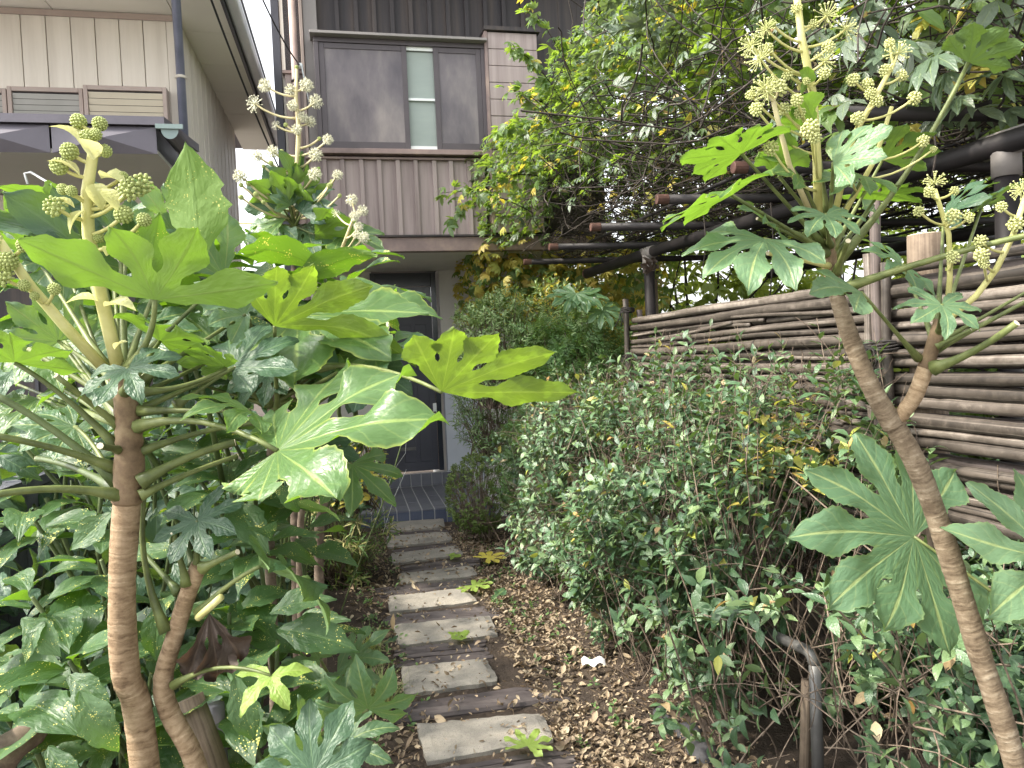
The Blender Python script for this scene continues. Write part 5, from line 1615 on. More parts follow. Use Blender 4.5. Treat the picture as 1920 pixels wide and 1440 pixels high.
# lower fatsia seedlings by the path
def rosette(label, base, tops, D, mat, r, name='fatsia', nl=7, drop=0.8):
    b = P(base[0], base[1], D)
    root = thing(name, label, 'plant', (b.x, b.y, 0.0), 'fatsia plants along the path')
    st = MB().tube([Vector((b.x, b.y, 0.0)), Vector((b.x, b.y, b.z * 0.6)), b], [0.010, 0.008, 0.006], 8)
    part('stem', st, M['petiole'], root, True)
    for k, (jx, jy, tx, ty) in enumerate(tops):
        dd = D - 0.05 - 0.03 * (k % 3)
        Lf(root, (jx, jy, dd), (tx, ty, dd - 0.06), (0.0, -0.7, 0.7), nl=nl, step=40, wm=0.16, drop=drop, fold=0.18, outer=0.7, mat=mat, att=(base[0], base[1] - 10, D))
    return root
rosette('small bluish green fatsia by the slats, low over the litter', (630, 1300), [(632, 1262, 690, 1330), (600, 1235, 560, 1190), (660, 1235, 730, 1230), (645, 1290, 610, 1350)], 1.95, 'fatsia_mid', 0.1)
rosette('dark low fatsia with broad leaves at the foot of the slats', (540, 1420), [(640, 1395, 740, 1425), (575, 1410, 500, 1350), (690, 1330, 670, 1250)], 1.5, 'fatsia_mid', 0.1)

# =================================================================== BACK FATSIA in flower
fc = thing('fatsia', 'tall fatsia topped by white pompom flowers against the brown house', 'plant', (P(560, 1100, 2.75).x, 2.75, 0.0), 'fatsia plants along the path')
gb = P(545, 1150, 2.75); gb.z = 0
trunk(fc, [gb] + PT([(550, 800, 2.75), (552, 560, 2.75), (556, 420, 2.75)]), 0.020, 0.014, 'twig', n=10)
wh = [((556, 126, 2.7), 0.010, 'bud'), ((497, 160, 2.7), 0.034, 'fluffy'), ((545, 168, 2.7), 0.032, 'fluffy'), ((575, 160, 2.7), 0.040, 'fluffy'), ((478, 195, 2.68), 0.045, 'spoky'), ((592, 190, 2.7), 0.038, 'fluffy'), ((548, 198, 2.68), 0.034, 'fluffy'),
      ((568, 220, 2.7), 0.034, 'fluffy'), ((556, 243, 2.68), 0.034, 'fluffy'), ((582, 228, 2.72), 0.030, 'fluffy'), ((518, 235, 2.7), 0.026, 'spoky'), ((536, 234, 2.7), 0.010, 'bud'), ((615, 262, 2.68), 0.028, 'fluffy'), ((599, 260, 2.7), 0.011, 'bud'),
      ((592, 290, 2.68), 0.034, 'fluffy'), ((590, 327, 2.65), 0.036, 'fluffy'), ((482, 292, 2.66), 0.034, 'fluffy'), ((511, 284, 2.68), 0.036, 'fluffy'), ((528, 284, 2.72), 0.012, 'bud'), ((508, 306, 2.66), 0.012, 'bud'), ((494, 312, 2.66), 0.010, 'bud'),
      ((450, 330, 2.62), 0.036, 'fluffy'), ((452, 347, 2.62), 0.013, 'bud'), ((466, 344, 2.62), 0.012, 'bud'), ((480, 364, 2.6), 0.012, 'bud'), ((494, 379, 2.6), 0.012, 'bud'), ((452, 370, 2.6), 0.012, 'bud'), ((305, 370, 2.8), 0.024, 'fluffy'),
      ((633, 328, 2.6), 0.026, 'fluffy'), ((618, 348, 2.6), 0.012, 'bud'), ((637, 367, 2.6), 0.011, 'bud'), ((622, 340, 2.62), 0.010, 'bud')]
panicle(fc, PT([(550, 410, 2.74), (557, 330, 2.72), (560, 240, 2.7), (555, 185, 2.7), (556, 130, 2.7)]), 0.011, 0.005, [(P(*p), r * 0.74, k) for p, r, k in wh], 'flower_stem_far', 'umbel_far', brr=0.0038)
wh2 = [((660, 375, 2.45), 0.032, 'fluffy'), ((680, 395, 2.45), 0.028, 'fluffy'), ((665, 405, 2.42), 0.030, 'fluffy'), ((672, 425, 2.42), 0.024, 'fluffy'), ((682, 445, 2.4), 0.030, 'fluffy'), ((630, 400, 2.5), 0.022, 'spoky'), ((668, 440, 2.4), 0.02, 'fluffy')]
panicle(fc, PT([(640, 470, 2.5), (655, 430, 2.46), (666, 400, 2.44)]), 0.006, 0.004, [(P(*p), r * 0.68, k) for p, r, k in wh2], 'flower_stem_far', 'umbel_far', brr=0.003)
for k, (jx, jy, tx, ty, m_, nx_, ny_) in enumerate([(540, 380, 470, 330, 'fatsia', 0.1, 0.7), (530, 390, 500, 300, 'fatsia_dark', 0, -0.7), (560, 375, 600, 310, 'fatsia', 0.0, 0.7), (570, 395, 640, 400, 'fatsia', 0, 0.6), (565, 400, 620, 340, 'fatsia_dark', 0, -0.6),
                                                 (535, 410, 450, 420, 'fatsia', 0.0, -0.6), (550, 350, 540, 280, 'fatsia_dark', 0.2, -0.7), (575, 420, 650, 460, 'fatsia_mid', 0, -0.6), (590, 440, 700, 440, 'fatsia', 0, 0.5), (520, 420, 480, 480, 'fatsia_mid', 0, -0.7),
                                                 (640, 440, 725, 455, 'fatsia', 0.1, -0.5), (560, 430, 560, 520, 'fatsia_dark', 0, -0.8), (545, 385, 520, 345, 'fatsia_mid', 0, -0.8), (562, 385, 590, 350, 'fatsia', 0, 0.8)]):
    Lf(fc, (jx, jy, 2.66 + 0.03 * (k % 4)), (tx, ty, 2.62 + 0.05 * (k % 3)), (nx_, ny_, 0.65), nl=5, step=36, wm=0.20, drop=0.8, fold=0.25, outer=0.75, mat=m_, att=(553, 425, 2.74), pr=0.004)

# =================================================================== SPOTTED AUCUBA
def aucuba_mesh(seed, w=0.42, drop=0.6, fold=0.25, tooth=0.10):
    r = random.Random(seed)
    rows, nc = 18, 3
    Vs, Fs, Us = [], [], []
    side = r.uniform(-0.12, 0.12)
    for j in range(rows + 1):
        s = j / rows
        ww = float(interp_smooth(np.array([s]), [0, 0.08, 0.42, 0.72, 0.88, 1.0], [0.012, 0.09, w / 2, w / 2 * 0.74, w / 2 * 0.28, 0.004])[0])
        if 0.35 < s < 0.95:
            ww *= 1.0 + (tooth if j % 3 == 0 else -0.03)
        y = math.sin(drop * s) / drop
        z = -(1 - math.cos(drop * s)) / drop
        for c in range(-nc, nc + 1):
            cc = c / nc
            x = cc * ww
            Vs.append((x + side * s * s, y - (0.02 if (j % 3 == 0 and abs(c) == nc and s > 0.3) else 0), z + fold * abs(x) + 0.025 * math.sin(s * 9 + cc * 2 + seed) * abs(cc)))
            Us.append((s, 0.5 + 0.5 * cc))
    wd = 2 * nc + 1
    for j in range(rows):
        for c in range(2 * nc):
            a = j * wd + c
            Fs.append((a, a + 1, a + wd + 1, a + wd))
    return np.array(Vs), np.array(Fs), np.array(Us)
T_AUC = [aucuba_mesh(i, w=[0.46, 0.40, 0.52, 0.44, 0.36, 0.48][i], drop=[0.5, 0.9, 0.3, 1.3, 0.7, 0.9][i]) for i in range(6)]
for m_ in (M['aucuba'],):
    for n_ in m_.node_tree.nodes:
        if n_.type == 'TEX_VORONOI': n_.inputs['Scale'].default_value = 36.0
        if n_.type == 'TEX_NOISE' and abs(n_.inputs['Scale'].default_value - 30.0) < 0.1: n_.inputs['Scale'].default_value = 5.0
T_AUC.append(aucuba_mesh(40, w=0.66, drop=0.25, fold=0.12, tooth=0.17))
AUC_ME = []
for t in T_AUC:
    me = arr_mesh('leaf', *t)
    me.materials.append(M['aucuba'])
    AUC_ME.append(me)
def auc_leaf(root, b, d, n, s, k=None):
    R = frames(np.array([d], float), np.array([n], float))[0]
    me = AUC_ME[random.randrange(6) if k is None else k]
    return meshpart('leaf', me, None, root, Matrix([[*(R[i] * s), b[i]] for i in range(3)] + [[0, 0, 0, 1]]))
def aucuba(label, shoots_, heroes=(), D0=1.6):
    bx_ = sum(s[0] for s in shoots_) / len(shoots_)
    b = P(bx_, 1300, D0)
    root = thing('aucuba', label, 'shrub', (b.x, b.y, 0.0), 'aucuba shrubs on the left bank')
    for (px, py, D, n, ls) in shoots_:
        tip = P(px, py, D)
        foot = Vector((tip.x * 0.75 + b.x * 0.25 + random.uniform(-.08, .08), tip.y + random.uniform(0.1, 0.3), max(0, tip.z - 0.45)))
        pts = [foot, foot.lerp(tip, 0.5) + Vector((random.uniform(-.04, .04), random.uniform(-.03, .03), 0)), tip]
        part('stem', MB().tube(pts, [0.008, 0.0065, 0.0045], 7), M['petiole_dark'], root, True)
        ph = random.uniform(0, 6.28)
        for k in range(n):
            a = ph + k * 2.4
            up = 0.75 - 0.85 * k / n + random.uniform(-0.15, 0.15)
            d = Vector((math.cos(a), math.sin(a) * 0.9 - 0.15, up * 0.7))
            nn = Vector((-math.cos(a) * 0.3, -math.sin(a) * 0.3 - 0.2, 1.0)) + Vector((random.uniform(-.3, .3), random.uniform(-.3, .3), 0))
            back = (pts[1] - tip).normalized() * (0.012 * k)
            p = tip + back + d.normalized() * 0.02
            auc_leaf(root, p, d, nn, ls * random.uniform(0.8, 1.25) * 1.15)
    for (b_, t_, n_) in heroes:
        B_, T_ = P(*b_), P(*t_)
        o = auc_leaf(root, B_, T_ - B_, n_, (T_ - B_).length, 6 if b_[0] == 372 else None)
    return root
aucuba('upright spotted aucuba in front of the neighbour house, its toothed top leaf backlit',
       [(300, 470, 1.75, 8, 0.16), (400, 480, 1.85, 8, 0.17), (500, 470, 1.95, 8, 0.17), (600, 500, 2.0, 8, 0.17), (450, 560, 1.9, 8, 0.17), (330, 590, 1.75, 8, 0.16), (120, 560, 1.75, 8, 0.16), (40, 480, 1.8, 7, 0.16), (560, 600, 2.1, 8, 0.17), (650, 540, 2.2, 8, 0.16), (640, 640, 2.3, 7, 0.16), (220, 560, 1.9, 8, 0.16), (520, 680, 2.2, 8, 0.17), (420, 680, 2.1, 8, 0.17)],
       [((372, 490, 1.42), (364, 268, 1.40), (0.25, 0.9, 0.1)), ((600, 505, 1.7), (440, 405, 1.65), (-0.2, 0.6, 0.8)), ((560, 530, 1.7), (705, 425, 1.65), (0.1, 0.6, 0.8)), ((255, 540, 1.5), (320, 400, 1.48), (0, 0.7, 0.7)), ((200, 420, 1.6), (310, 350, 1.55), (0.1, -0.6, 0.8)), ((380, 470, 1.6), (300, 400, 1.5), (0.2, -0.7, 0.7))], 1.8)
aucuba('broad spotted aucuba low on the bank beside the near tan trunk',
       [(60, 1120, 1.55, 8, 0.15), (130, 1240, 1.45, 8, 0.16), (40, 1330, 1.4, 8, 0.16), (210, 1380, 1.5, 8, 0.16), (190, 1050, 1.65, 7, 0.14), (60, 970, 1.75, 7, 0.14), (150, 900, 1.9, 7, 0.15), (30, 820, 1.9, 7, 0.15), (300, 1330, 1.6, 7, 0.15), (330, 1120, 1.75, 8, 0.15), (20, 1230, 1.7, 7, 0.15), (260, 1210, 1.75, 8, 0.16)],
       [((150, 1295, 1.22), (215, 1425, 1.18), (0.1, -0.8, 0.5)), ((130, 1265, 1.25), (205, 1330, 1.2), (0, -0.8, 0.5)), ((85, 1165, 1.3), (15, 1240, 1.25), (0, -0.7, 0.6)), ((40, 1160, 1.3), (120, 1220, 1.28), (0.1, -0.8, 0.5)), ((300, 1125, 1.42), (285, 1255, 1.4), (0, -0.9, 0.3)), ((210, 960, 1.45), (128, 1040, 1.42), (0.1, -0.8, 0.4)), ((90, 1400, 1.15), (150, 1500, 1.1), (0, -0.8, 0.5))], 1.5)
aucuba('shaded aucuba with sparse yellow spots between the bank and the thin trunks',
       [(430, 900, 1.9, 8, 0.15), (480, 1000, 1.85, 8, 0.15), (560, 990, 2.1, 7, 0.14), (430, 1150, 1.75, 8, 0.15), (520, 1200, 1.7, 8, 0.16), (450, 1300, 1.55, 8, 0.15), (350, 860, 2.0, 7, 0.15), (520, 850, 2.3, 7, 0.15), (260, 800, 2.0, 7, 0.15), (400, 760, 2.1, 7, 0.15), (480, 1400, 1.5, 7, 0.15)],
       [((560, 960, 1.7), (525, 905, 1.65), (0, -0.7, 0.6)), ((550, 950, 1.7), (650, 940, 1.68), (0.1, 0.7, 0.7)), ((520, 1180, 1.5), (670, 1190, 1.45), (0, -0.7, 0.7)), ((505, 1150, 1.5), (620, 1095, 1.5), (0, -0.5, 0.8)), ((440, 1270, 1.42), (480, 1400, 1.38), (0.05, -0.85, 0.4)), ((420, 1230, 1.45), (520, 1300, 1.42), (0.05, -0.85, 0.5))], 1.9)
# tangle of dark undergrowth behind, so that the bank reads deep
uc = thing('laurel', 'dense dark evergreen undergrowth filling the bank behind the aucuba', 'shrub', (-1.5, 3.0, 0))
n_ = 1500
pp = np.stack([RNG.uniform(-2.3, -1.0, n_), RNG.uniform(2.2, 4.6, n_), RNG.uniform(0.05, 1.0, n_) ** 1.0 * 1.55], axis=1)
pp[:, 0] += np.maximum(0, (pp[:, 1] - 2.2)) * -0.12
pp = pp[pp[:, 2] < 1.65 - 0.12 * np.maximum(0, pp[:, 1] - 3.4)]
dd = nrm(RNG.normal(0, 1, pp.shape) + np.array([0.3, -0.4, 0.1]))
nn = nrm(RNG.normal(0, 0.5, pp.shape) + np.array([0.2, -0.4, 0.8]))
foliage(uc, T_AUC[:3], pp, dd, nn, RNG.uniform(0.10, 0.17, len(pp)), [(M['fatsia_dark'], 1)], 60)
twigs(uc, wander(np.stack([RNG.uniform(-2.1, -1.1, 90), RNG.uniform(2.3, 4.2, 90), np.zeros(90)], 1), np.array([0.05, -0.05, 1.0]) + RNG.normal(0, 0.15, (90, 3)), 1.3, 7, 0.06), RNG.uniform(0.004, 0.010, 90), M['petiole_dark'], 'stems', 5)
# gnarled old stem, leaning log and dark stake at the foot of the bank
gs = PT([(-40, 1480, 1.35), (20, 1400, 1.36), (60, 1375, 1.38), (100, 1330, 1.45)])
tag(trunk(None, gs, 0.030, 0.016, 'log_red', name='old_stem') if False else part('old_stem', MB().tube(gs, [0.035, 0.030, 0.026, 0.015], 10), M['twig'], None, True), 'gnarled brown old stem low at the edge of the bank', 'stem')
st = PT([(430, 1560, 1.45), (385, 1410, 1.45), (352, 1310, 1.47)])
so = part('cut_log', MB().tube(st, [0.036, 0.034, 0.030], 14), M['log'], None, True)
tag(so, 'pale leaning cut log stub behind the near trunks', 'log')
so2 = MB().tube([Vector((P(415, 1400, 1.55).x, 1.55, 0)), P(405, 1320, 1.55)], 0.018, 8)
tag(part('stake', so2, M['dark_metal'], None, True), 'dark purple grey stake behind the leaning log stub', 'stake')

# =================================================================== NEAR FATSIA on the hedge side
fr_ = thing('fatsia', 'forked fatsia with open cream flower heads in front of the bamboo fence', 'plant', (P(1905, 1440, 1.7).x, 1.7, 0.0), 'fatsia plants along the path')
gb = P(1960, 1600, 1.7); gb.z = max(0, gb.z)
gb = Vector((gb.x + 0.08, 1.7, 0))
trunk(fr_, [gb] + PT([(1905, 1440, 1.70), (1835, 1220, 1.70), (1770, 1010, 1.70), (1722, 880, 1.70), (1676, 795, 1.70)]), 0.027, 0.0235, 'fatsia_bark_grey')
trunk(fr_, PT([(1676, 800, 1.70), (1628, 715, 1.70), (1590, 620, 1.70), (1566, 545, 1.70)]), 0.0235, 0.0170, 'fatsia_bark_grey')
trunk(fr_, PT([(1566, 548, 1.70), (1556, 490, 1.70), (1553, 430, 1.70)]), 0.0185, 0.013, 'fatsia_bark_new', name='crown_stem', scars=0.16)
trunk(fr_, PT([(1680, 790, 1.70), (1714, 745, 1.68), (1735, 690, 1.67)]), 0.0175, 0.0165)
trunk(fr_, PT([(1735, 692, 1.67), (1752, 640, 1.66), (1762, 600, 1.66)]), 0.0165, 0.0125, 'fatsia_bark_new', name='crown_stem', scars=0.16)
C1, C2 = (1556, 470, 1.70), (1758, 625, 1.66)
Lf(fr_, (1390, 288, 1.55), (1290, 272, 1.46), (0.05, 0.34, 0.94), nl=6, step=38, wm=0.24, drop=0.4, fold=0.15, outer=0.75, att=(1545, 460, 1.69), seed=201, lob={4: 0.8, 5: 0.9})
Lf(fr_, (1372, 366, 1.5), (1255, 395, 1.42), (0.05, 0.26, 0.96), nl=5, step=38, wm=0.22, drop=0.5, fold=0.2, outer=0.8, att=(1545, 470, 1.69), seed=203)
Lf(fr_, (1434, 448, 1.5), (1340, 515, 1.40), (-0.15, -0.55, 0.75), nl=6, step=35, wm=0.18, drop=0.9, fold=0.2, outer=0.75, mat='fatsia_pale', att=(1550, 475, 1.69), seed=205)
Lf(fr_, (1615, 548, 1.52), (1515, 525, 1.45), (0.0, -0.62, 0.75), nl=3, step=40, wm=0.24, drop=0.4, fold=0.15, outer=0.8, mat='fatsia_pale', att=(1722, 672, 1.67), seed=207)
Lf(fr_, (1562, 305, 1.52), (1672, 235, 1.44), (-0.15, -0.70, 0.65), nl=5, step=36, wm=0.24, drop=0.5, fold=0.12, outer=0.8, mat='fatsia_pale', att=(1556, 440, 1.69), seed=209)
Lf(fr_, (1548, 402, 1.5), (1575, 440, 1.43), (0, -0.7, 0.7), nl=7, step=42, wm=0.2, drop=0.7, fold=0.15, outer=0.8, mat='fatsia_mid', att=(1556, 460, 1.69), seed=211)
Lf(fr_, (1655, 300, 1.72), (1755, 235, 1.62), (0.1, 0.45, 0.9), nl=5, step=34, wm=0.22, drop=0.5, fold=0.15, outer=0.9, mat='fatsia_dark', att=(1560, 470, 1.70), seed=213)
Lf(fr_, (1816, 118, 1.6), (1895, 40, 1.5), (0.2, 0.75, 0.55), nl=5, step=34, wm=0.26, drop=0.3, fold=0.2, outer=0.8, mat='fatsia_dark', att=(1570, 490, 1.70), pr=0.0058, bow=(0.01, 0, -0.02), seed=215)
Lf(fr_, (1640, 375, 1.75), (1700, 330, 1.63), (0.05, 0.45, 0.9), nl=5, step=38, wm=0.24, drop=0.4, fold=0.15, outer=0.8, mat='fatsia', att=(1565, 480, 1.70), seed=217)
Lf(fr_, (1638, 385, 1.85), (1600, 340, 1.8), (0.0, -0.75, 0.6), nl=5, step=38, wm=0.26, drop=0.4, fold=0.15, outer=0.8, mat='fatsia_mid', att=(1565, 480, 1.70), seed=218)
Lf(fr_, (1692, 495, 1.85), (1640, 480, 1.78), (0.05, -0.72, 0.65), nl=6, step=44, wm=0.2, drop=0.6, fold=0.2, outer=0.95, mat='fatsia_mid', att=(1752, 640, 1.67), seed=219)
Lf(fr_, (1766, 572, 1.50), (1790, 625, 1.43), (0.0, -0.72, 0.68), nl=7, step=46, wm=0.17, drop=0.8, fold=0.15, outer=0.9, mat='fatsia_pale', att=(1760, 625, 1.66), seed=221)
Lf(fr_, (1840, 390, 1.8), (1900, 330, 1.72), (0.0, -0.5, 0.75), nl=6, step=34, wm=0.18, drop=0.6, fold=0.2, outer=0.9, mat='fatsia_dark', att=(1765, 610, 1.67), seed=223)
Lf(fr_, (1770, 400, 1.85), (1860, 330, 1.75), (0.0, -0.6, 0.7), nl=5, step=34, wm=0.16, drop=0.7, fold=0.2, outer=1.0, mat='fatsia_dark', att=(1758, 610, 1.67), seed=225)
Lf(fr_, (1460, 330, 1.62), (1480, 240, 1.55), (0.1, 0.7, 0.6), nl=3, step=40, wm=0.3, drop=0.4, fold=0.15, outer=0.7, att=(1550, 440, 1.69), seed=227)
Lf(fr_, (1530, 240, 1.6), (1470, 195, 1.55), (0.1, 0.7, 0.6), nl=2, step=44, wm=0.34, drop=0.5, fold=0.2, outer=1.0, att=(1550, 400, 1.68), seed=229)
Lf(fr_, (1500, 180, 1.6), (1525, 120, 1.55), (0.4, 0.6, 0.4), nl=1, step=40, wm=0.24, drop=0.6, fold=0.3, seed=231)
Lf(fr_, (1440, 420, 1.62), (1400, 370, 1.55), (0.0, -0.6, 0.7), nl=5, step=40, wm=0.2, drop=0.9, fold=0.3, outer=0.8, mat='fatsia_mid', att=(1548, 470, 1.69), seed=233)
Lf(fr_, (1620, 330, 1.62), (1560, 345, 1.56), (0.0, -0.5, 0.8), nl=5, step=38, wm=0.2, drop=0.8, fold=0.25, outer=0.8, mat='fatsia', att=(1556, 440, 1.69), seed=235)
Lf(fr_, (1500, 330, 1.6), (1440, 290, 1.55), (0.0, -0.7, 0.7), nl=4, step=38, wm=0.22, drop=0.8, fold=0.25, outer=0.8, mat='fatsia', att=(1550, 440, 1.69), seed=237)
# low large leaves in front of the fence foot
Lf(fr_, (1714, 1006, 1.84), (1490, 985, 1.78), (0.02, -0.90, 0.42), nl=9, step=33, wm=0.20, drop=0.35, fold=0.10, outer=0.78, sf=0.37, mat='fatsia_pale', att=(1960, 1180, 1.75), seed=241, lob={2: 0.9, 6: 0.95})
Lf(fr_, (1985, 1050, 1.55), (1790, 1010, 1.52), (0.05, -0.88, 0.45), nl=7, step=36, wm=0.19, drop=0.35, fold=0.15, outer=0.75, mat='fatsia_pale', att=(2010, 1240, 1.75), seed=243)
cut_petiole(fr_, P(1560, 500, 1.70), P(1440, 475, 1.55), 0.0052, pmat='flower_stem')
cut_petiole(fr_, P(1568, 510, 1.69), P(1590, 452, 1.58), 0.0068, pmat='petiole')
cut_petiole(fr_, P(1572, 545, 1.69), P(2000, 425, 1.45), 0.0072, (0, 0, 0.01))
cut_petiole(fr_, P(1750, 690, 1.65), P(1906, 606, 1.50), 0.0085, (0, 0, -0.01))
cut_petiole(fr_, P(1755, 650, 1.65), P(1820, 618, 1.62), 0.0046)
cut_petiole(fr_, P(1755, 655, 1.67), P(1990, 530, 1.55), 0.0052)
cut_petiole(fr_, P(1755, 645, 1.66), P(1990, 510, 1.6), 0.0040)
cut_petiole(fr_, P(1545, 455, 1.70), P(1420, 410, 1.6), 0.004)
hd = [((1437, 55, 1.55), 0.034, 'spoky'), ((1448, 45, 1.55), 0.014, 'bud'), ((1408, 85, 1.55), 0.034, 'spoky'), ((1425, 110, 1.52), 0.036, 'spoky'), ((1440, 90, 1.54), 0.015, 'half'), ((1478, 140, 1.58), 0.018, 'half'), ((1407, 178, 1.53), 0.017, 'half'),
      ((1440, 172, 1.52), 0.036, 'spoky'), ((1418, 205, 1.52), 0.019, 'half'), ((1494, 188, 1.52), 0.022, 'half'), ((1470, 205, 1.55), 0.018, 'half'), ((1500, 212, 1.55), 0.018, 'half'), ((1519, 242, 1.5), 0.026, 'half'), ((1528, 258, 1.5), 0.018, 'half'),
      ((1446, 278, 1.52), 0.022, 'half'), ((1550, 30, 1.58), 0.038, 'spoky'), ((1524, 46, 1.58), 0.014, 'half'), ((1586, 55, 1.58), 0.036, 'spoky'), ((1554, 88, 1.57), 0.022, 'half'), ((1546, 115, 1.57), 0.030, 'spoky'), ((1545, 138, 1.56), 0.018, 'half'), ((1512, 152, 1.57), 0.013, 'half'), ((1494, 15, 1.57), 0.018, 'half'), ((1500, -30, 1.57), 0.03, 'spoky')]
panicle(fr_, PT([(1534, 400, 1.66), (1532, 300, 1.62), (1525, 180, 1.60), (1503, 70, 1.58), (1490, -40, 1.57)]), 0.0098, 0.0068, [(P(*p), r * 0.72, k) for p, r, k in hd], 'flower_stem', 'umbel', brr=0.0026)
hd = [((1683, 100, 1.60), 0.034, 'spoky'), ((1668, 82, 1.6), 0.017, 'half'), ((1600, 150, 1.58), 0.018, 'half'), ((1626, 158, 1.58), 0.020, 'half'), ((1632, 175, 1.57), 0.018, 'half'), ((1644, 190, 1.57), 0.018, 'half'), ((1662, 132, 1.6), 0.018, 'half'), ((1690, 142, 1.6), 0.018, 'half'), ((1608, 222, 1.56), 0.021, 'half'), ((1714, 184, 1.58), 0.024, 'half')]
panicle(fr_, PT([(1556, 440, 1.67), (1600, 235 + 20, 1.60), (1640, 185, 1.59), (1675, 120, 1.60)]), 0.007, 0.0048, [(P(*p), r * 0.72, k) for p, r, k in hd], 'flower_stem', 'umbel', brr=0.0026)
hd = [((1590, 305, 1.56), 0.012, 'spoky'), ((1730, 265, 1.6), 0.018, 'half'), ((1750, 280, 1.6), 0.011, 'half'), ((1590, 300, 1.55), 0.014, 'half')]
panicle(fr_, PT([(1560, 440, 1.67), (1640, 300, 1.62), (1672, 200, 1.60)]), 0.006, 0.0042, [(P(*p), r * 0.72, k) for p, r, k in hd], 'flower_stem', 'umbel', brr=0.0024)
panicle(fr_, PT([(1520, 400, 1.64), (1480, 310, 1.58), (1462, 240, 1.55), (1450, 190, 1.53)]), 0.0062, 0.0046, [(P(1432, 165, 1.52), 0.03, 'spoky'), (P(1460, 165, 1.53), 0.02, 'half')], 'flower_stem_far', 'umbel', brr=0.0026)
hd = [((1752, 342, 1.55), 0.034, 'spoky'), ((1743, 360, 1.53), 0.017, 'half'), ((1790, 358, 1.55), 0.016, 'half'), ((1723, 396, 1.53), 0.015, 'half'), ((1787, 406, 1.52), 0.021, 'half'), ((1816, 408, 1.52), 0.018, 'half'), ((1787, 482, 1.52), 0.018, 'half')]
panicle(fr_, PT([(1775, 590, 1.62), (1781, 520, 1.58), (1779, 440, 1.56), (1762, 385, 1.55), (1753, 355, 1.55)]), 0.0062, 0.0040, [(P(*p), r * 0.72, k) for p, r, k in hd], 'flower_stem', 'umbel', brr=0.0025)
hd = [((1878, 388, 1.5), 0.019, 'half'), ((1905, 420, 1.5), 0.022, 'half'), ((1838, 452, 1.52), 0.019, 'half'), ((1840, 478, 1.5), 0.023, 'half'), ((1845, 494, 1.5), 0.014, 'half'), ((1915, 355, 1.5), 0.034, 'spoky')]
panicle(fr_, PT([(1765, 610, 1.63), (1830, 555, 1.58), (1868, 505, 1.55), (1900, 440, 1.52), (1925, 360, 1.5)]), 0.0068, 0.0052, [(P(*p), r * 0.72, k) for p, r, k in hd], 'flower_stem', 'umbel', brr=0.0026)

# =================================================================== VINE over the pergola
vine = thing('vine', 'tangled evergreen vine heaped over the dark pipe pergola', 'vine', (1.6, 5.2, 0))
q_near, q_far = P(1560, 212, 3.25), P(984, 491, 7.35)
def vx(D):
    t = (D - q_near.y) / (q_far.y - q_near.y)
    return q_near.x + (q_far.x - q_near.x) * t
def vw(D, b, z):
    D = np.asarray(D); 
    return np.stack([vx(D) + b, D + 0.16 * b, z], axis=-1)
n_ = 12000
D_ = RNG.uniform(3.0, 8.2, n_)
ph = RNG.uniform(np.radians(75), np.radians(196), n_)
depth = RNG.random(n_) ** 1.3 * 0.42
lump = 0.16 * np.sin(D_ * 3.1 + 1.0) + 0.13 * np.sin(D_ * 5.3 + ph * 4) + 0.10 * np.sin(ph * 9 + D_ * 2)
rb, rz = 1.95 - depth + lump, 2.25 - depth + lump
b_ = 1.55 + rb * np.cos(ph)
z_ = 2.75 + rz * np.sin(ph) * np.clip(0.85 + 0.03 * (D_ - 5), 0.7, 1.1)
lowcut = 3.48 - 0.52 * np.clip((D_ - 5.6) / 1.4, 0, 1) + 0.22 * np.sin(D_ * 4.0)
keep = (z_ > lowcut) | (RNG.random(n_) < 0.11)
keep &= (z_ > 2.78) | (D_ > 7.6)
D_, b_, z_, ph, depth = D_[keep], b_[keep], z_[keep], ph[keep], depth[keep]
base = vw(D_, b_, z_)
outn = np.stack([np.cos(ph), np.full(len(ph), -0.35), np.sin(ph)], axis=1)
dirs = nrm(outn * 0.7 + RNG.normal(0, 0.5, base.shape) + np.array([-0.1, -0.2, -0.15]))
nor = nrm(np.array([0, 0, 0.9]) + outn * 0.5 + RNG.normal(0, 0.35, base.shape))
top = (z_ > 3.9) | (b_ < 0.0)
ms = np.where(RNG.random(len(D_)) < 0.055, 1, np.where(RNG.random(len(D_)) < np.clip(0.85 - 0.55 * (D_ - 4.2) / 2.4 - 0.35 * (z_ > 4.3), 0.06, 0.85), 2, 0))
foliage(vine, T_PALM, base, dirs, nor, RNG.uniform(0.058, 0.104, len(D_)), [(M['vine'], 1), (M['vine_yellow_lit'], 1), (M['vine_grey'], 1)], 290, matsel=ms, outer=depth < 0.15)
# big drooping leaflets close to the flowering fatsia
n_ = 130
D2 = RNG.uniform(2.7, 3.6, n_); bb = RNG.uniform(-0.1, 1.1, n_); zz = RNG.uniform(2.62, 3.2, n_)
foliage(vine, T_PALM, vw(D2, bb, zz), nrm(RNG.normal(0, 0.4, (n_, 3)) + np.array([-0.5, -0.6, -0.35])), nrm(RNG.normal(0, 0.3, (n_, 3)) + np.array([-0.2, -0.3, 0.9])), RNG.uniform(0.13, 0.2, n_), [(M['vine_grey'], 0.6), (M['vine'], 0.3), (M['vine_yellow_lit'], 0.1)], 0)
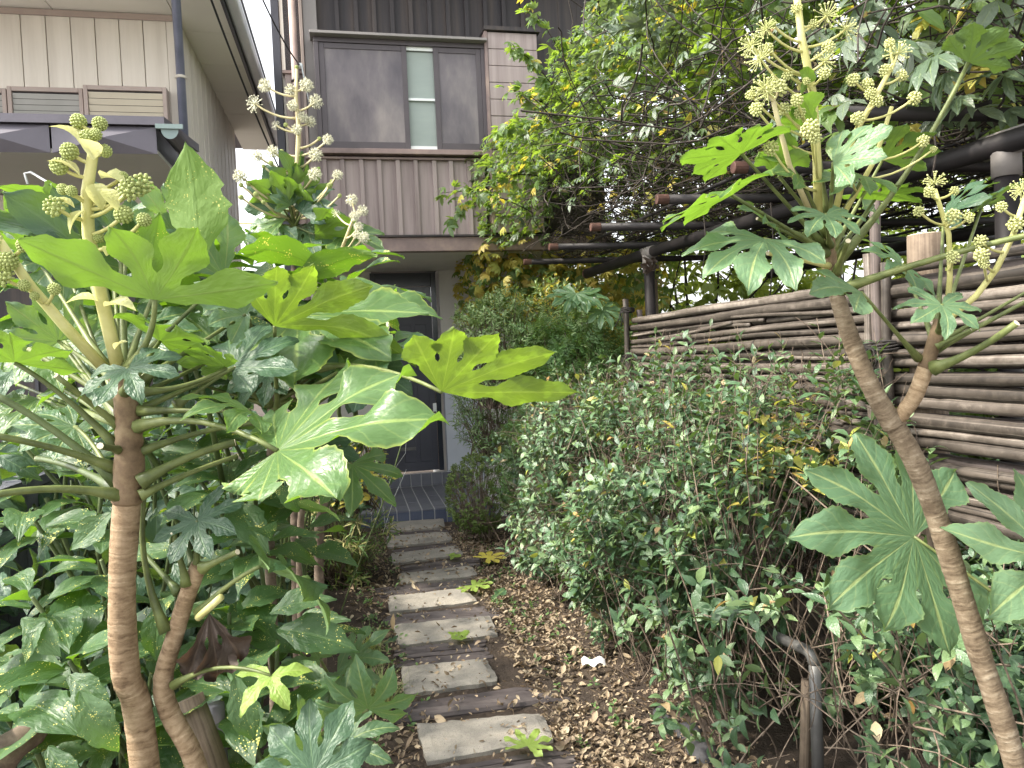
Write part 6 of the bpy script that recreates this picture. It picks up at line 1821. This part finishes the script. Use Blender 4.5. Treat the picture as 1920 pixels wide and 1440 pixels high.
# yellowing curtain at the far end, sunlight mixed into its colour
n_ = 1500
D2 = RNG.uniform(7.7, 9.0, n_); bb = RNG.uniform(-0.35, 1.8, n_); zz = 2.95 - RNG.random(n_) * 0.9
foliage(vine, T_PALM, vw(D2, bb, zz), nrm(RNG.normal(0, 0.6, (n_, 3)) + np.array([-0.2, -0.6, -0.5])), nrm(RNG.normal(0, 0.4, (n_, 3)) + np.array([-0.1, -0.5, 0.7])), RNG.uniform(0.08, 0.14, n_), [(M['vine_yellow_lit'], 0.6), (M['vine'], 0.4)], 0)
# the bare tangle underneath
n_ = 2900
D2 = RNG.uniform(2.6, 8.0, n_); zz = 2.66 + RNG.random(n_) ** 1.3 * 1.1; bb = np.where(zz < 2.85, RNG.uniform(0.25, 3.4, n_), RNG.uniform(-0.3, 3.2, n_))
az = RNG.uniform(0, 6.28, n_)
pa = wander(vw(D2, bb, zz), np.stack([np.cos(az), np.sin(az), RNG.normal(0, 0.18, n_)], 1), RNG.uniform(0.6, 1.8, n_), 12, 0.16)
pa[:, :, 2] = np.where(pa[:, :, 2] < 2.63, 2.63 + 0.3 * (2.63 - pa[:, :, 2]), pa[:, :, 2])
tpx, tpy, _ = project(pa.reshape(-1, 3))
tk = tpx.reshape(n_, -1).min(1) > 975
tk &= (pa[:, :, 2].max(1) < 3.45) | (RNG.random(n_) < 0.35)
pa = pa[tk]
twigs(vine, pa, RNG.uniform(0.0018, 0.0050, len(pa)), M['vine_wood'], 'twigs', 4)
# leaf litter and old leaves caught in the tangle
n_ = 900
D2 = RNG.uniform(2.8, 7.5, n_); bb = RNG.uniform(0.2, 3.0, n_); zz = 2.72 + RNG.random(n_) * 0.8
foliage(vine, T_PALM[3:], vw(D2, bb, zz), nrm(RNG.normal(0, 0.6, (n_, 3))), nrm(RNG.normal(0, 0.6, (n_, 3)) + np.array([0, 0, 0.7])), RNG.uniform(0.06, 0.11, n_), [(M['vine'], 0.55), (M['tea_dry'], 0.2), (M['vine_yellow_lit'], 0.25)], 0)
# interior roof of leaves above, added to block sky and shade the tangle
n_ = 3200
D2 = RNG.uniform(2.6, 8.0, n_); bb = RNG.uniform(0.3, 5.0, n_); zz = RNG.uniform(3.25, 4.1, n_)
foliage(vine, T_PALM, vw(D2, bb, zz), nrm(RNG.normal(0, 0.6, (n_, 3))), nrm(RNG.normal(0, 0.4, (n_, 3)) + np.array([0, 0, 1.0])), RNG.uniform(0.14, 0.22, n_), [(M['vine'], 1)], 0)
# thick old vine stems, each its own branch
for k in range(26):
    D0 = random.uniform(3.2, 7.0)
    s = Vector(vw(np.array([D0]), np.array([random.uniform(0.5, 1.8)]), np.array([random.uniform(2.66, 3.1)]))[0])
    w_ = wander(np.array([s]), np.array([[random.uniform(0.0, 0.5), random.uniform(-0.8, 0.8), random.uniform(-0.1, 0.08)]]), random.uniform(1.2, 2.4), 16, 0.11)[0]
    w_[:, 2] = np.maximum(w_[:, 2], 2.62)
    r = random.uniform(0.006, 0.012)
    part('branch', MB().tube([Vector(p) for p in w_], [r * (1 - 0.5 * i / 15) for i in range(16)], 7), M['vine_wood'], vine, True)
# straggling shoots that lean out over the path
for (a, b) in [((1010, 330, 6.6), (868, 372, 6.3)), ((1060, 200, 6.4), (960, 90, 6.2)), ((1040, 300, 6.6), (845, 420, 6.4)), ((1000, 400, 6.8), (828, 362, 6.5)), ((1080, 160, 6.0), (985, 10, 5.8)), ((1040, 230, 6.2), (952, 170, 6.0)), ((1040, 260, 6.4), (935, 250, 6.2))]:
    A_, B_ = P(*a), P(*b)
    pts = curve_pts(A_, B_, (0, 0, 0.08), 10)
    part('branch', MB().tube(pts, [0.006 - 0.0004 * i for i in range(10)], 5), M['vine_wood'], vine, True)
    base = np.array([pts[i] for i in range(3, 10) for _ in range(3)]) + RNG.normal(0, 0.03, (21, 3))
    foliage(vine, T_PALM, base, nrm(RNG.normal(0, 0.5, (21, 3)) + np.array([-0.4, -0.3, -0.1])), nrm(RNG.normal(0, 0.3, (21, 3)) + np.array([0, -0.2, 1])), RNG.uniform(0.08, 0.13, 21), [(M['vine'], 1), (M['vine_yellow_lit'], 0.15)], 21)
# hanging runners
for (px, py0, py1, D) in [(1445, 380, 560, 4.2), (1318, 390, 520, 4.6), (1750, 240, 330, 2.9), (1480, 60, 160, 3.6)]:
    part('runner', MB().tube(PT([(px, py0, D), (px + 6, (py0 + py1) / 2, D), (px - 2, py1, D)]), 0.004, 5), M['vine_wood'], vine, True)

# =================================================================== SHRUBS beyond the hedge
shrub('shrub', 'pale fine leaved shrub beside the dark front door', 'shrub', (P(930, 585, 6.8).x, 6.8, 1.75), (0.42, 0.36, 0.55), 640, 9, 0.058, T_FINE, [(M['pale_shrub'], 0.8), (M['nandina'], 0.2)], 60, length=0.12)
shrub('shrub', 'narrow leaved shrub against the pale porch pillar', 'shrub', (P(915, 770, 7.3).x, 7.3, 1.15), (0.36, 0.35, 0.45), 260, 9, 0.085, T_NARROW, [(M['nandina'], 0.6), (M['pale_shrub'], 0.4)], 40, length=0.14)
shrub('box_ball', 'clipped round box bush at the porch corner', 'shrub', (P(893, 922, 6.7).x, 6.7, 0.44), (0.29, 0.29, 0.37), 900, 8, 0.026, T_ROUND, [(M['box'], 1)], 60, length=0.04, lump=0.03, inner=0.12, droop=0.1)
shrub('nandina', 'feathery nandina thicket at the far end of the bamboo fence', 'shrub', (P(1085, 660, 6.55).x, 6.55, 1.45), (0.58, 0.42, 0.62), 520, 5, 0.14, T_PINN, [(M['nandina'], 0.85), (M['pale_shrub'], 0.15)], 80, length=0.2, spread=1.1)
shrub('nandina', 'dark lower nandina between the box ball and the tea hedge', 'shrub', (P(1015, 860, 6.35).x, 6.35, 0.75), (0.36, 0.40, 0.62), 460, 5, 0.11, T_PINN, [(M['nandina'], 0.6), (M['tea'], 0.4)], 80, length=0.15)
shrub('shrub', 'shrub with tea like leaves under the feathery nandina', 'shrub', (P(1060, 800, 6.0).x, 6.0, 0.95), (0.42, 0.42, 0.62), 420, 8, 0.06, T_TEA, [(M['tea'], 0.9), (M['tea_light'], 0.1)], 80, length=0.1)
shrub('shrub', 'loose yellow green shrub rising under the pergola end', 'shrub', (P(1040, 590, 7.2).x, 7.2, 1.75), (0.55, 0.40, 0.65), 480, 8, 0.075, T_FINE, [(M['pale_shrub'], 0.55), (M['vine_yellow_lit'], 0.25), (M['nandina'], 0.2)], 40, length=0.14)
ff = thing('fatsia', 'distant fatsia raising a spread leaf above the nandina', 'plant', (P(1080, 560, 6.2).x, 6.2, 0), 'fatsia plants along the path')
part('stem', MB().tube([Vector((P(1080, 590, 6.75).x, 6.75, 0)), P(1080, 590, 6.75)], [0.02, 0.012], 8), M['petiole_dark'], ff, True)
for (jx, jy, tx, ty) in [(1080, 528, 1060, 565), (1070, 535, 1030, 545), (1095, 532, 1135, 552), (1130, 560, 1155, 590)]:
    Lf(ff, (jx, jy + 22, 6.15), (tx, ty + 22, 6.02), (0, -0.6, 0.7), nl=7, step=38, wm=0.15, drop=0.8, outer=0.7, mat='fatsia_mid', att=(1080, 600, 6.75), rows=9)

# =================================================================== TEA HEDGE
hedge = thing('tea_hedge', 'overgrown tea hedge between the path and the bamboo fence', 'hedge', (0.6, 4.6, 0))
HF0, HF1 = G(950, 1062), G(1225, 1470)           # foot of the hedge on the path side
HF0, HF1 = Vector((HF0.x, HF0.y, 0)), Vector((HF1.x, HF1.y, 0))
def hedge_pts(n, rng=RNG, inner=0.35):
    t = rng.random(n) ** 0.9
    prof = np.array([(0.28, 0.10), (0.08, 0.30), (0.0, 0.62), (0.02, 0.88), (0.10, 1.08), (0.27, 1.26), (0.52, 1.38), (0.80, 1.46), (1.0, 1.45)])
    seg = np.linalg.norm(np.diff(prof * np.array([0.8, 1.0]), axis=0), axis=1)
    cum = np.concatenate([[0], np.cumsum(seg)]) / seg.sum()
    q = rng.random(n)
    c = np.interp(q, cum, prof[:, 0]); z = np.interp(q, cum, prof[:, 1])
    dc = np.interp(np.minimum(q + 0.03, 1), cum, prof[:, 0]) - np.interp(np.maximum(q - 0.03, 0), cum, prof[:, 0])
    dz = np.interp(np.minimum(q + 0.03, 1), cum, prof[:, 1]) - np.interp(np.maximum(q - 0.03, 0), cum, prof[:, 1])
    y = HF0.y + (HF1.y - HF0.y) * t
    xf_ = HF0.x + (HF1.x - HF0.x) * t
    ts = (y - FB.y) / FD.y
    xb = FB.x + FD.x * ts - 0.10
    wd = xb - xf_
    lump = 0.11 * np.sin(y * 5.1 + z * 3) + 0.08 * np.sin(y * 9.7 - z * 7 + 1) + 0.07 * np.sin(z * 8 + y * 2.2)
    off = rng.random(n) ** 1.4 * inner
    nrmv = nrm(np.stack([-dz * 1.0, -dz * 0.30, dc * 0.8], 1))
    p = np.stack([xf_ + wd * c, y, z + 0.04 * np.sin(y * 4)], 1)
    p += nrmv * (lump - off)[:, None]
    return p, nrmv, off, q, t
p, nv_, off, q, t_ = hedge_pts(2450)
px, py, dep = project(p)
bare = np.exp(-(((px - 1440) / 110) ** 2 + ((py - 930) / 75) ** 2)) * 0.85 + np.exp(-(((px - 1215) / 60) ** 2 + ((py - 870) / 90) ** 2)) * 0.45
low = np.clip((0.42 - p[:, 2]) / 0.42, 0, 1) * 0.6 * (t_ > 0.5)
hole = np.sin(p[:, 1] * 7.3 + 1.3 * np.sin(p[:, 2] * 5)) * np.sin(p[:, 2] * 8.1 + p[:, 1] * 2.0)
keep = RNG.random(len(p)) > np.maximum(np.maximum(bare, low), np.clip(hole - 0.35, 0, 1) * 1.3)
p, nv_, off = p[keep], nv_[keep], off[keep]
dirs = nrm(nv_ * 0.7 + np.array([0, 0, 0.55]) + RNG.normal(0, 0.3, p.shape))
LP, LD, LN, LS = shoots(p - dirs * 0.12, dirs, 0.12, 8, 0.080, spread=1.1, droop=0.12)
lx, ly, _ = project(LP)
pyel = np.clip(np.exp(-(((lx - 1500) / 90) ** 2 + ((ly - 870) / 95) ** 2)) * 0.55 + 0.014, 0, 1)
rr_ = RNG.random(len(LP))
ms = np.where(rr_ < pyel, 1, np.where(rr_ > 0.982, 2, 0))
foliage(hedge, T_TEA, LP, LD, LN, LS, [(M['tea'], 1), (M['tea_light'], 1), (M['tea_dry'], 1)], 295, matsel=ms, outer=np.tile(off < 0.08, 8))
hp, hn, ho, hq, ht = hedge_pts(5200, inner=0.5)  # extra inner leaves added to block light through the hedge
hk = ho > 0.16
hp, hn = hp[hk], hn[hk]
foliage(hedge, T_TEA, hp, nrm(RNG.normal(0, 0.7, hp.shape)), nrm(RNG.normal(0, 0.5, hp.shape) + np.array([0, 0, 0.8])), RNG.uniform(0.045, 0.075, len(hp)), [(M['tea'], 1)], 0)
# upright sprigs standing out of the hedge top
tp, tn, to_, tq, tt = hedge_pts(900, inner=0.05)
tk = (tq > 0.62) & (RNG.random(900) < 0.36)
tp = tp[tk]
td = nrm(np.array([-0.1, -0.1, 1.0]) + RNG.normal(0, 0.28, tp.shape))
tl_ = RNG.uniform(0.12, 0.30, len(tp))
LP, LD, LN, LS = shoots(tp - td * 0.05, td, tl_, 8, 0.070, spread=1.0, droop=0.1, start=0.25)
foliage(hedge, T_TEA, LP, LD, LN, LS, [(M['tea'], 0.93), (M['tea_light'], 0.05), (M['tea_dry'], 0.02)], 0)
ts = np.linspace(0, 1, 5)[None, :, None]
twigs(hedge, (tp - td * 0.15)[:, None] + td[:, None] * ts * (tl_ + 0.15)[:, None, None], np.linspace(1.6, 0.7, 5)[None] * 0.0018 * np.ones((len(tp), 1)), M['twig'], 'twigs', 4)
# twigs inside
p2, nv2, off2, q2, t2 = hedge_pts(620, inner=0.3)
foot = np.stack([HF0.x + (HF1.x - HF0.x) * t2 + 0.38 + RNG.normal(0, 0.13, len(p2)), p2[:, 1] + RNG.normal(0, 0.14, len(p2)), np.zeros(len(p2))], 1)
ts = np.linspace(0.25, 1, 8)[None, :, None]
mid = foot * 0.5 + p2 * 0.5 + np.array([0.05, 0, 0.12]) + RNG.normal(0, 0.07, p2.shape)
pa = foot[:, None] * (1 - ts) ** 2 + 2 * mid[:, None] * ts * (1 - ts) + p2[:, None] * ts ** 2 + RNG.normal(0, 0.008, (len(p2), 8, 3))
twigs(hedge, pa, np.linspace(1.5, 0.55, 8)[None] * RNG.uniform(0.0016, 0.0036, (len(p2), 1)), M['twig'], 'twigs', 4)
n_ = 1700
sp, sn, so_, sq, st_ = hedge_pts(n_, inner=0.22)
az = RNG.normal(0, 1, (n_, 3))
twigs(hedge, wander(sp, sn * 0.5 + az * 0.7 + np.array([0, 0, 0.3]), RNG.uniform(0.08, 0.28, n_), 6, 0.22), RNG.uniform(0.0009, 0.0019, n_), M['twig'], 'twigs', 3)

# camellia shoots below and in front of the fence
cam_b = thing('camellia', 'sparse glossy camellia shoots around the metal handrail', 'shrub', (1.5, 2.6, 0))
n_ = 460
px = RNG.uniform(1150, 1960, n_); py = RNG.uniform(1010, 1470, n_)
ok_ = (py > 1080 - 0.10 * (px - 1200)) & ~((px < 1330) & (py > 1200)) & ~((px > 1500) & (px < 1790) & (py < 1080) & (RNG.random(n_) < 0.6)) & (RNG.random(n_) < 0.45 + 0.5 * (px > 1550))
px, py = px[ok_], py[ok_]
DD = RNG.uniform(2.15, 3.1, len(px))
DD = np.where((px > 1400) & (px < 1590) & (py > 1150), RNG.uniform(2.85, 3.3, len(px)), DD)
tips = np.array([P(a, b, c) for a, b, c in zip(px, py, DD)])
m_ = tips[:, 2] > 0.12
tips = tips[m_]
dirs = nrm(np.array([-0.35, -0.35, 0.55]) + RNG.normal(0, 0.4, tips.shape))
LP, LD, LN, LS = shoots(tips - dirs * 0.13, dirs, 0.13, 6, 0.082, spread=1.05, droop=0.3)
foliage(cam_b, T_TEA, LP, LD, LN, LS, [(M['tea'], 0.97), (M['tea_light'], 0.015), (M['tea_dry'], 0.015)], 290)
foot = np.stack([tips[:, 0] + RNG.normal(0.25, 0.12, len(tips)), tips[:, 1] + RNG.normal(0.25, 0.12, len(tips)), np.zeros(len(tips))], 1)
ts = np.linspace(0.1, 1, 8)[None, :, None]
sel_ = RNG.random(len(tips)) < 0.35
foot, tips = foot[sel_], tips[sel_]
mid = foot * 0.4 + tips * 0.6 + RNG.normal(0, 0.13, tips.shape)
pa = foot[:, None] * (1 - ts) ** 2 + 2 * mid[:, None] * ts * (1 - ts) + tips[:, None] * ts ** 2
twigs(cam_b, pa, np.linspace(1.6, 0.6, 8)[None] * RNG.uniform(0.0018, 0.0036, (len(tips), 1)), M['twig'], 'stems', 4)
n_ = 260
s0 = np.stack([RNG.uniform(0.95, 2.1, n_), RNG.uniform(2.3, 3.6, n_), RNG.uniform(0, 0.7, n_)], 1)
twigs(cam_b, wander(s0, RNG.normal(0, 0.6, (n_, 3)) + np.array([-0.1, 0, 0.35]), RNG.uniform(0.2, 0.8, n_), 8, 0.12), RNG.uniform(0.0014, 0.004, n_), M['twig'], 'twigs', 4)
# dark shrubs added behind and under the fence to make a shaded backdrop
for k, (x, y, z, rx, ry, rz, lab) in enumerate([(2.35, 3.5, 0.55, 0.6, 0.9, 0.62, 'added dark backing shrub under the near bamboo fence panel'), (1.95, 4.9, 0.7, 0.45, 1.2, 0.8, 'added dark backing shrub behind the middle of the bamboo fence'), (1.75, 2.9, 0.30, 0.28, 0.6, 0.36, 'added low dark backing shrub at the foot of the ochre toned log post')]):
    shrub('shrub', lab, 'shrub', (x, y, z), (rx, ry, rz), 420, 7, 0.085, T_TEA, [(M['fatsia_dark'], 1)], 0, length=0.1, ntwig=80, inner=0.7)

# =================================================================== BACKGROUND GREENERY beyond the pergola
for k, (x, y, z, rx, ry, rz, lab, mm) in enumerate([
        (2.6, 10.8, 2.0, 1.6, 0.9, 2.3, 'sunlit yellow green bush far behind the vine', 'bg_leaf'), (5.0, 11.2, 2.3, 1.8, 1.0, 2.7, 'broad sunlit bush beyond the middle of the pergola', 'bg_leaf'),
        (7.8, 11.0, 2.5, 1.9, 1.0, 2.9, 'far bush beyond the near end of the pergola', 'bg_leaf'), (1.3, 9.6, 1.0, 0.8, 0.7, 1.2, 'yellowing bush at the back corner of the brown house', 'vine_yellow_lit'), (3.6, 8.6, 0.9, 1.2, 0.6, 1.1, 'bush low behind the far log post', 'bg_leaf'), (5.4, 7.2, 1.0, 1.1, 0.8, 1.3, 'bush behind the bamboo fence under the beam', 'vine')]):
    p, d, kk = ellipsoid_pts((x, y, z), (rx, ry, rz), 2200, inner=0.5, zmin=0.05, lump=0.22)
    root = thing('bush', lab, 'bush', (x, y, 0), 'bushes beyond the pergola')
    foliage(root, T_PALM, p, nrm(d + RNG.normal(0, 0.6, p.shape)), nrm(d * 0.5 + np.array([0, 0, 0.8]) + RNG.normal(0, 0.4, p.shape)), RNG.uniform(0.14, 0.24, len(p)), [(M[mm], 1)], 0)
    twigs(root, wander(np.array([[x, y, 0]] * 24) + RNG.normal(0, 0.12, (24, 3)) * np.array([1, 1, 0]), RNG.normal(0, 0.35, (24, 3)) + np.array([0, 0, 1]), rz * 1.6, 8, 0.1), RNG.uniform(0.008, 0.02, 24), M['vine_wood'], 'stems', 5)

# =================================================================== GROUND COVER
# leaf litter
n_ = 14500
ly_ = 2.3 + RNG.random(n_) ** 1.15 * 5.0
sd = np.where(RNG.random(n_) < 0.72, 1, -1)
dist_ = 0.24 + np.abs(RNG.normal(0, 0.36, n_))
dist_ = np.where(sd > 0, dist_, 0.24 + np.abs(RNG.normal(0, 0.26, n_)))
lx_ = np.array([path_x(y) for y in ly_]) + sd * dist_ + np.where(sd > 0, -0.02, 0.0)
keep = (sd > 0) | (RNG.random(n_) < 0.8)
keep &= (RNG.random(n_) < np.where(sd > 0, 1.0, 0.95))
on = RNG.random(n_) < 0.055
lx_ = np.where(on, np.array([path_x(y) for y in ly_]) + RNG.uniform(-0.3, 0.3, n_), lx_)
patch = np.array([wob(a * 2.3, b * 2.1) for a, b in zip(lx_, ly_)])
keep &= (patch > -0.48) | (RNG.random(n_) < 0.25)
keep |= on
lx_, ly_, on = lx_[keep], ly_[keep], on[keep]
lz_ = np.array([ground_z(a, b) for a, b in zip(lx_, ly_)]) + np.where(on, 0.052, 0.006 + RNG.random(len(lx_)) ** 2 * 0.03)
pos = np.stack([lx_, ly_, lz_], 1)
az = RNG.uniform(0, 6.28, len(pos))
d = np.stack([np.cos(az), np.sin(az), RNG.normal(0, 0.25, len(pos))], 1)
nn = nrm(np.array([0, 0, 1.0]) + RNG.normal(0, 0.45, pos.shape))
R = frames(d, nn)
tv = RNG.integers(0, len(T_LITTER), len(pos))
sz = np.clip(np.exp(RNG.normal(-3.55, 0.38, len(pos))), 0.012, 0.085)
Vs, Fs, Us, Ts, o = [], [], [], [], 0
for t in range(len(T_LITTER)):
    ii = np.where(tv == t)[0]
    v, f, u = T_LITTER[t]
    W = np.einsum('nij,mj->nmi', R[ii] * sz[ii][:, None, None], v) + pos[ii][:, None, :]
    Vs.append(W.reshape(-1, 3)); Fs.append((f[None] + (np.arange(len(ii)) * len(v))[:, None, None]).reshape(-1, 4) + o)
    Us.append(np.broadcast_to(u[None], (len(ii), len(v), 2)).reshape(-1, 2)); Ts.append(np.repeat(RNG.random(len(ii)), len(v))); o += len(ii) * len(v)
me = arr_mesh('leaf_litter', np.concatenate(Vs), np.concatenate(Fs), np.concatenate(Us), np.concatenate(Ts))
lit = meshpart('leaf_litter', me, M['litter'], None, None, 'stuff')
n_ = 420
ty_ = RNG.uniform(2.4, 7.0, n_); tx_ = np.array([path_x(y) for y in ty_]) + RNG.choice([-1, 1, 1], n_) * RNG.uniform(0.25, 0.9, n_)
st_ = np.stack([tx_, ty_, np.array([ground_z(a, b) for a, b in zip(tx_, ty_)]) + RNG.uniform(0.01, 0.035, n_)], 1)
az = RNG.uniform(0, 6.28, n_)
v, f, u = twig_mesh(wander(st_, np.stack([np.cos(az), np.sin(az), RNG.normal(0, 0.05, n_)], 1), RNG.uniform(0.05, 0.22, n_), 5, 0.12), RNG.uniform(0.0008, 0.0022, n_), 4)
meshpart('fallen_twigs', arr_mesh('fallen_twigs', v, f, u), M['twig'], None, None, 'stuff')
# small green weeds along the joints
wp = np.array([[path_x(y) + s, y, 0.0] for y, s in zip(RNG.uniform(3.0, 7.3, 170), RNG.choice([-1, 1], 170) * RNG.uniform(0.30, 0.62, 170))])
wp[:, 2] = [ground_z(a, b) for a, b, _ in wp]
LP, LD, LN, LS = shoots(wp, np.array([0, 0, 1.0]) + RNG.normal(0, 0.3, wp.shape), 0.05, 5, 0.035, spread=1.2)
wd_ = foliage
wm = scatter_mesh('weeds', T_ROUND[0], LP, frames(LD, LN), LS, RNG.random(len(LP)), (0, 0, 0))
meshpart('weeds', wm, M['nandina'], None, None, 'stuff')
# sedge tufts on the bank
def tuft(label, px, py, D, n, h, spread_):
    b = G(px, py) if D is None else P(px, py, D)
    root = thing('sedge_tuft', label, 'grass', (b.x, b.y, max(0, ground_z(b.x, b.y) - 0.01)), 'grass tufts on the bank')
    st = np.array([[b.x, b.y, max(0.0, ground_z(b.x, b.y) - 0.01)]] * n) + RNG.normal(0, spread_ * 0.3, (n, 3)) * np.array([1, 1, 0])
    az = RNG.uniform(0, 6.28, n)
    le = h * RNG.uniform(0.5, 1.2, n)
    K = 7
    s = np.linspace(0, 1, K)
    bend = RNG.uniform(0.7, 1.9, n)
    ang = s[None] * bend[:, None]
    out = np.cumsum(np.sin(ang), 1) / K * le[:, None]; upz = np.cumsum(np.cos(ang), 1) / K * le[:, None]
    c = np.stack([st[:, 0:1] + np.cos(az)[:, None] * out, st[:, 1:2] + np.sin(az)[:, None] * out, st[:, 2:3] + upz], -1)
    side = np.stack([-np.sin(az), np.cos(az), np.zeros(n)], 1)[:, None] * (0.0032 * (1 - s ** 2))[None, :, None]
    Vt = np.stack([c - side, c + side], 2).reshape(n, K * 2, 3)
    ff_ = np.array([(2 * i, 2 * i + 1, 2 * i + 3, 2 * i + 2) for i in range(K - 1)])
    F_ = (ff_[None] + (np.arange(n) * K * 2)[:, None, None]).reshape(-1, 4)
    UVt = np.broadcast_to(np.stack([np.repeat(s, 2), np.tile([0.0, 1.0], K)], 1)[None], (n, K * 2, 2)).reshape(-1, 2)
    me = arr_mesh('blades', Vt.reshape(-1, 3) - np.array(origin_of(root)), F_, UVt, np.repeat(RNG.random(n), K * 2))
    me.materials.append(M['grass'])
    o = bpy.data.objects.new('blades', me); COL.objects.link(o); o.parent = root; o['kind'] = 'stuff'
for a in [('arching straw tipped sedge tuft nearest the porch step', 660, 1010, None, 260, 0.34, 0.10), ('large straw tipped sedge tuft halfway along the bank', 655, 1095, None, 360, 0.42, 0.13), ('sedge tuft below the thin brown trunks', 640, 1040, None, 260, 0.36, 0.11),
          ('narrow green sedge tuft beside the wide slat row', 715, 1345, None, 160, 0.26, 0.08), ('sparse sedge tuft at the joint of the biggest slabs', 690, 1260, None, 130, 0.26, 0.09), ('straw coloured sedge tuft touching the porch corner', 640, 985, None, 220, 0.36, 0.1)]:
    tuft(*a)
# low shrubs on the bank behind the sedge
shrub('shrub', 'narrow leaved bamboo grass by the porch corner', 'shrub', (P(625, 965, 5.6).x, 5.6, 0.45), (0.42, 0.5, 0.42), 240, 8, 0.11, T_NARROW, [(M['nandina'], 0.5), (M['grass'], 0.5)], 30, length=0.12)
shrub('shrub', 'yellowing shrub leaning over the porch tiles', 'shrub', (P(655, 850, 5.3).x, 5.3, 0.92), (0.30, 0.3, 0.30), 120, 7, 0.08, T_TEA, [(M['vine_yellow_lit'], 0.3), (M['tea'], 0.7)], 30, length=0.12)
shrub('shrub', 'leafy shrub filling the bank below the thin trunks', 'shrub', (-1.75, 4.4, 0.45), (0.45, 0.7, 0.5), 420, 7, 0.09, T_TEA, [(M['tea'], 1)], 60, length=0.12)
# scrap of green garden net caught under the fence
nb_ = MB()
nr = random.Random(3)
nc_ = P(1688, 1120, 2.75)
for k in range(26):
    a_ = nc_ + Vector((nr.uniform(-.04, .04), nr.uniform(-.03, .03), nr.uniform(-.13, .13)))
    nb_.tube([a_, a_ + Vector((nr.uniform(-.03, .03), 0, nr.uniform(-.05, .05))), a_ + Vector((nr.uniform(-.05, .05), 0, nr.uniform(-.1, .1)))], 0.0022, 4)
tag(part('garden_net', nb_, M['net'], None, True), 'crumpled teal green garden net beside the log post under the fence', 'net')
# single fallen leaves and scraps
def fallen(label, b, t, mat, name='fallen_leaf', cat='fallen leaf', nl=7, z=0.05, **kw):
    B_, T_ = G(*b), G(*t)
    B_.z = T_.z = z
    T_.z += 0.01
    me = palmate_mesh(name, B_, T_, (0, -0.1, 1), (B_.x, B_.y, B_.z), nl=nl, **{**dict(step=40, wm=0.17, drop=-0.4, fold=0.15, outer=0.7, wave=0.05), **kw})
    o = meshpart(name, me, M[mat], None, Matrix.Translation(B_))
    tag(o, label, cat, 'leaves fallen on the path')
fallen('bright yellow lobed leaf fallen among the litter', (914, 1059), (946, 1051), 'yellow_leaf', z=0.055, drop=-0.12, wave=0.02)
fallen('yellow green lobed leaf fallen at the slat end under the hedge', (886, 1110), (920, 1117), 'fatsia_young', z=0.05, seed=4, drop=-0.12, wave=0.03)
fallen('single broad green leaf lying near the hedge foot', (920, 1140), (950, 1124), 'fatsia_mid', nl=1, wm=0.26, z=0.06)
fallen('curled green leaf lying on a slat in front of a slab', (848, 1218), (880, 1206), 'fatsia_young', nl=3, wm=0.3, z=0.06, drop=-1.0)
fallen('green lobed leaf lying on the biggest slab', (990, 1428), (1010, 1398), 'fatsia_young', nl=7, z=0.065, seed=9)
fallen('small round green leaf on the slats near the porch', (845, 1062), (855, 1052), 'fatsia_young', nl=1, wm=0.4, z=0.05)
fallen('dark green leaf lying beside the slab edge', (720, 1228), (748, 1216), 'fatsia_dark', nl=1, wm=0.22, z=0.06)
tl = G(737, 1190); 
me = arr_mesh('fallen_leaf', *blade(0.3, 6, 0.5, 0.6, 0.45)); 
o = meshpart('fallen_leaf', me, M['tea_dry'], None, Matrix.Translation(Vector((tl.x, tl.y, 0.03))) @ Matrix.Rotation(math.radians(75), 4, 'X') @ Matrix.Scale(0.10, 4))
tag(o, 'tan dry leaf standing upright beside a slab', 'fallen leaf', 'leaves fallen on the path')
a_, b_ = G(1092, 1268), G(1136, 1266)
pm_ = MB()
vs = []
for i in range(9):
    t = i / 8
    c = a_.lerp(b_, t)
    for s in (-1, 1):
        vs.append(Vector((c.x, c.y + s * (0.024 + 0.006 * math.sin(i * 2)), 0.075 + 0.010 * math.sin(i * 1.3) + 0.008 * s)))
pm_.add(vs, [(2 * i, 2 * i + 1, 2 * i + 3, 2 * i + 2) for i in range(8)])
tag(part('paper_scrap', pm_, M['paper'], None, True), 'crumpled white paper scrap on the litter beside the hedge', 'paper scrap')
# dried leaf caught on the pergola elbow
me = palmate_mesh('dead_leaf', P(1222, 508, 6.2), P(1212, 478, 6.15), (0.3, -0.9, 0.2), P(1222, 508, 6.2), nl=5, step=38, wm=0.2, drop=1.0, fold=0.5, wave=0.1, rows=9)
tag(meshpart('dead_leaf', me, M['dead_leaf'], None, Matrix.Translation(P(1222, 508, 6.2))), 'curled brown dead leaf caught on the far pergola elbow', 'dead leaf')
# spider silk across the path view
for k, (pts, lab) in enumerate([([(722, 905, 2.2), (760, 850, 2.2), (770, 690, 2.2)], 'long pale strand of spider silk hanging before the door'), ([(718, 1000, 2.3), (740, 930, 2.3), (762, 880, 2.3)], 'short strand of spider silk above the porch tiles')]):
    tag(part('spider_silk', MB().tube(PT(pts), 0.0005, 3), M['white_bar'], None, True), lab, 'spider silk')
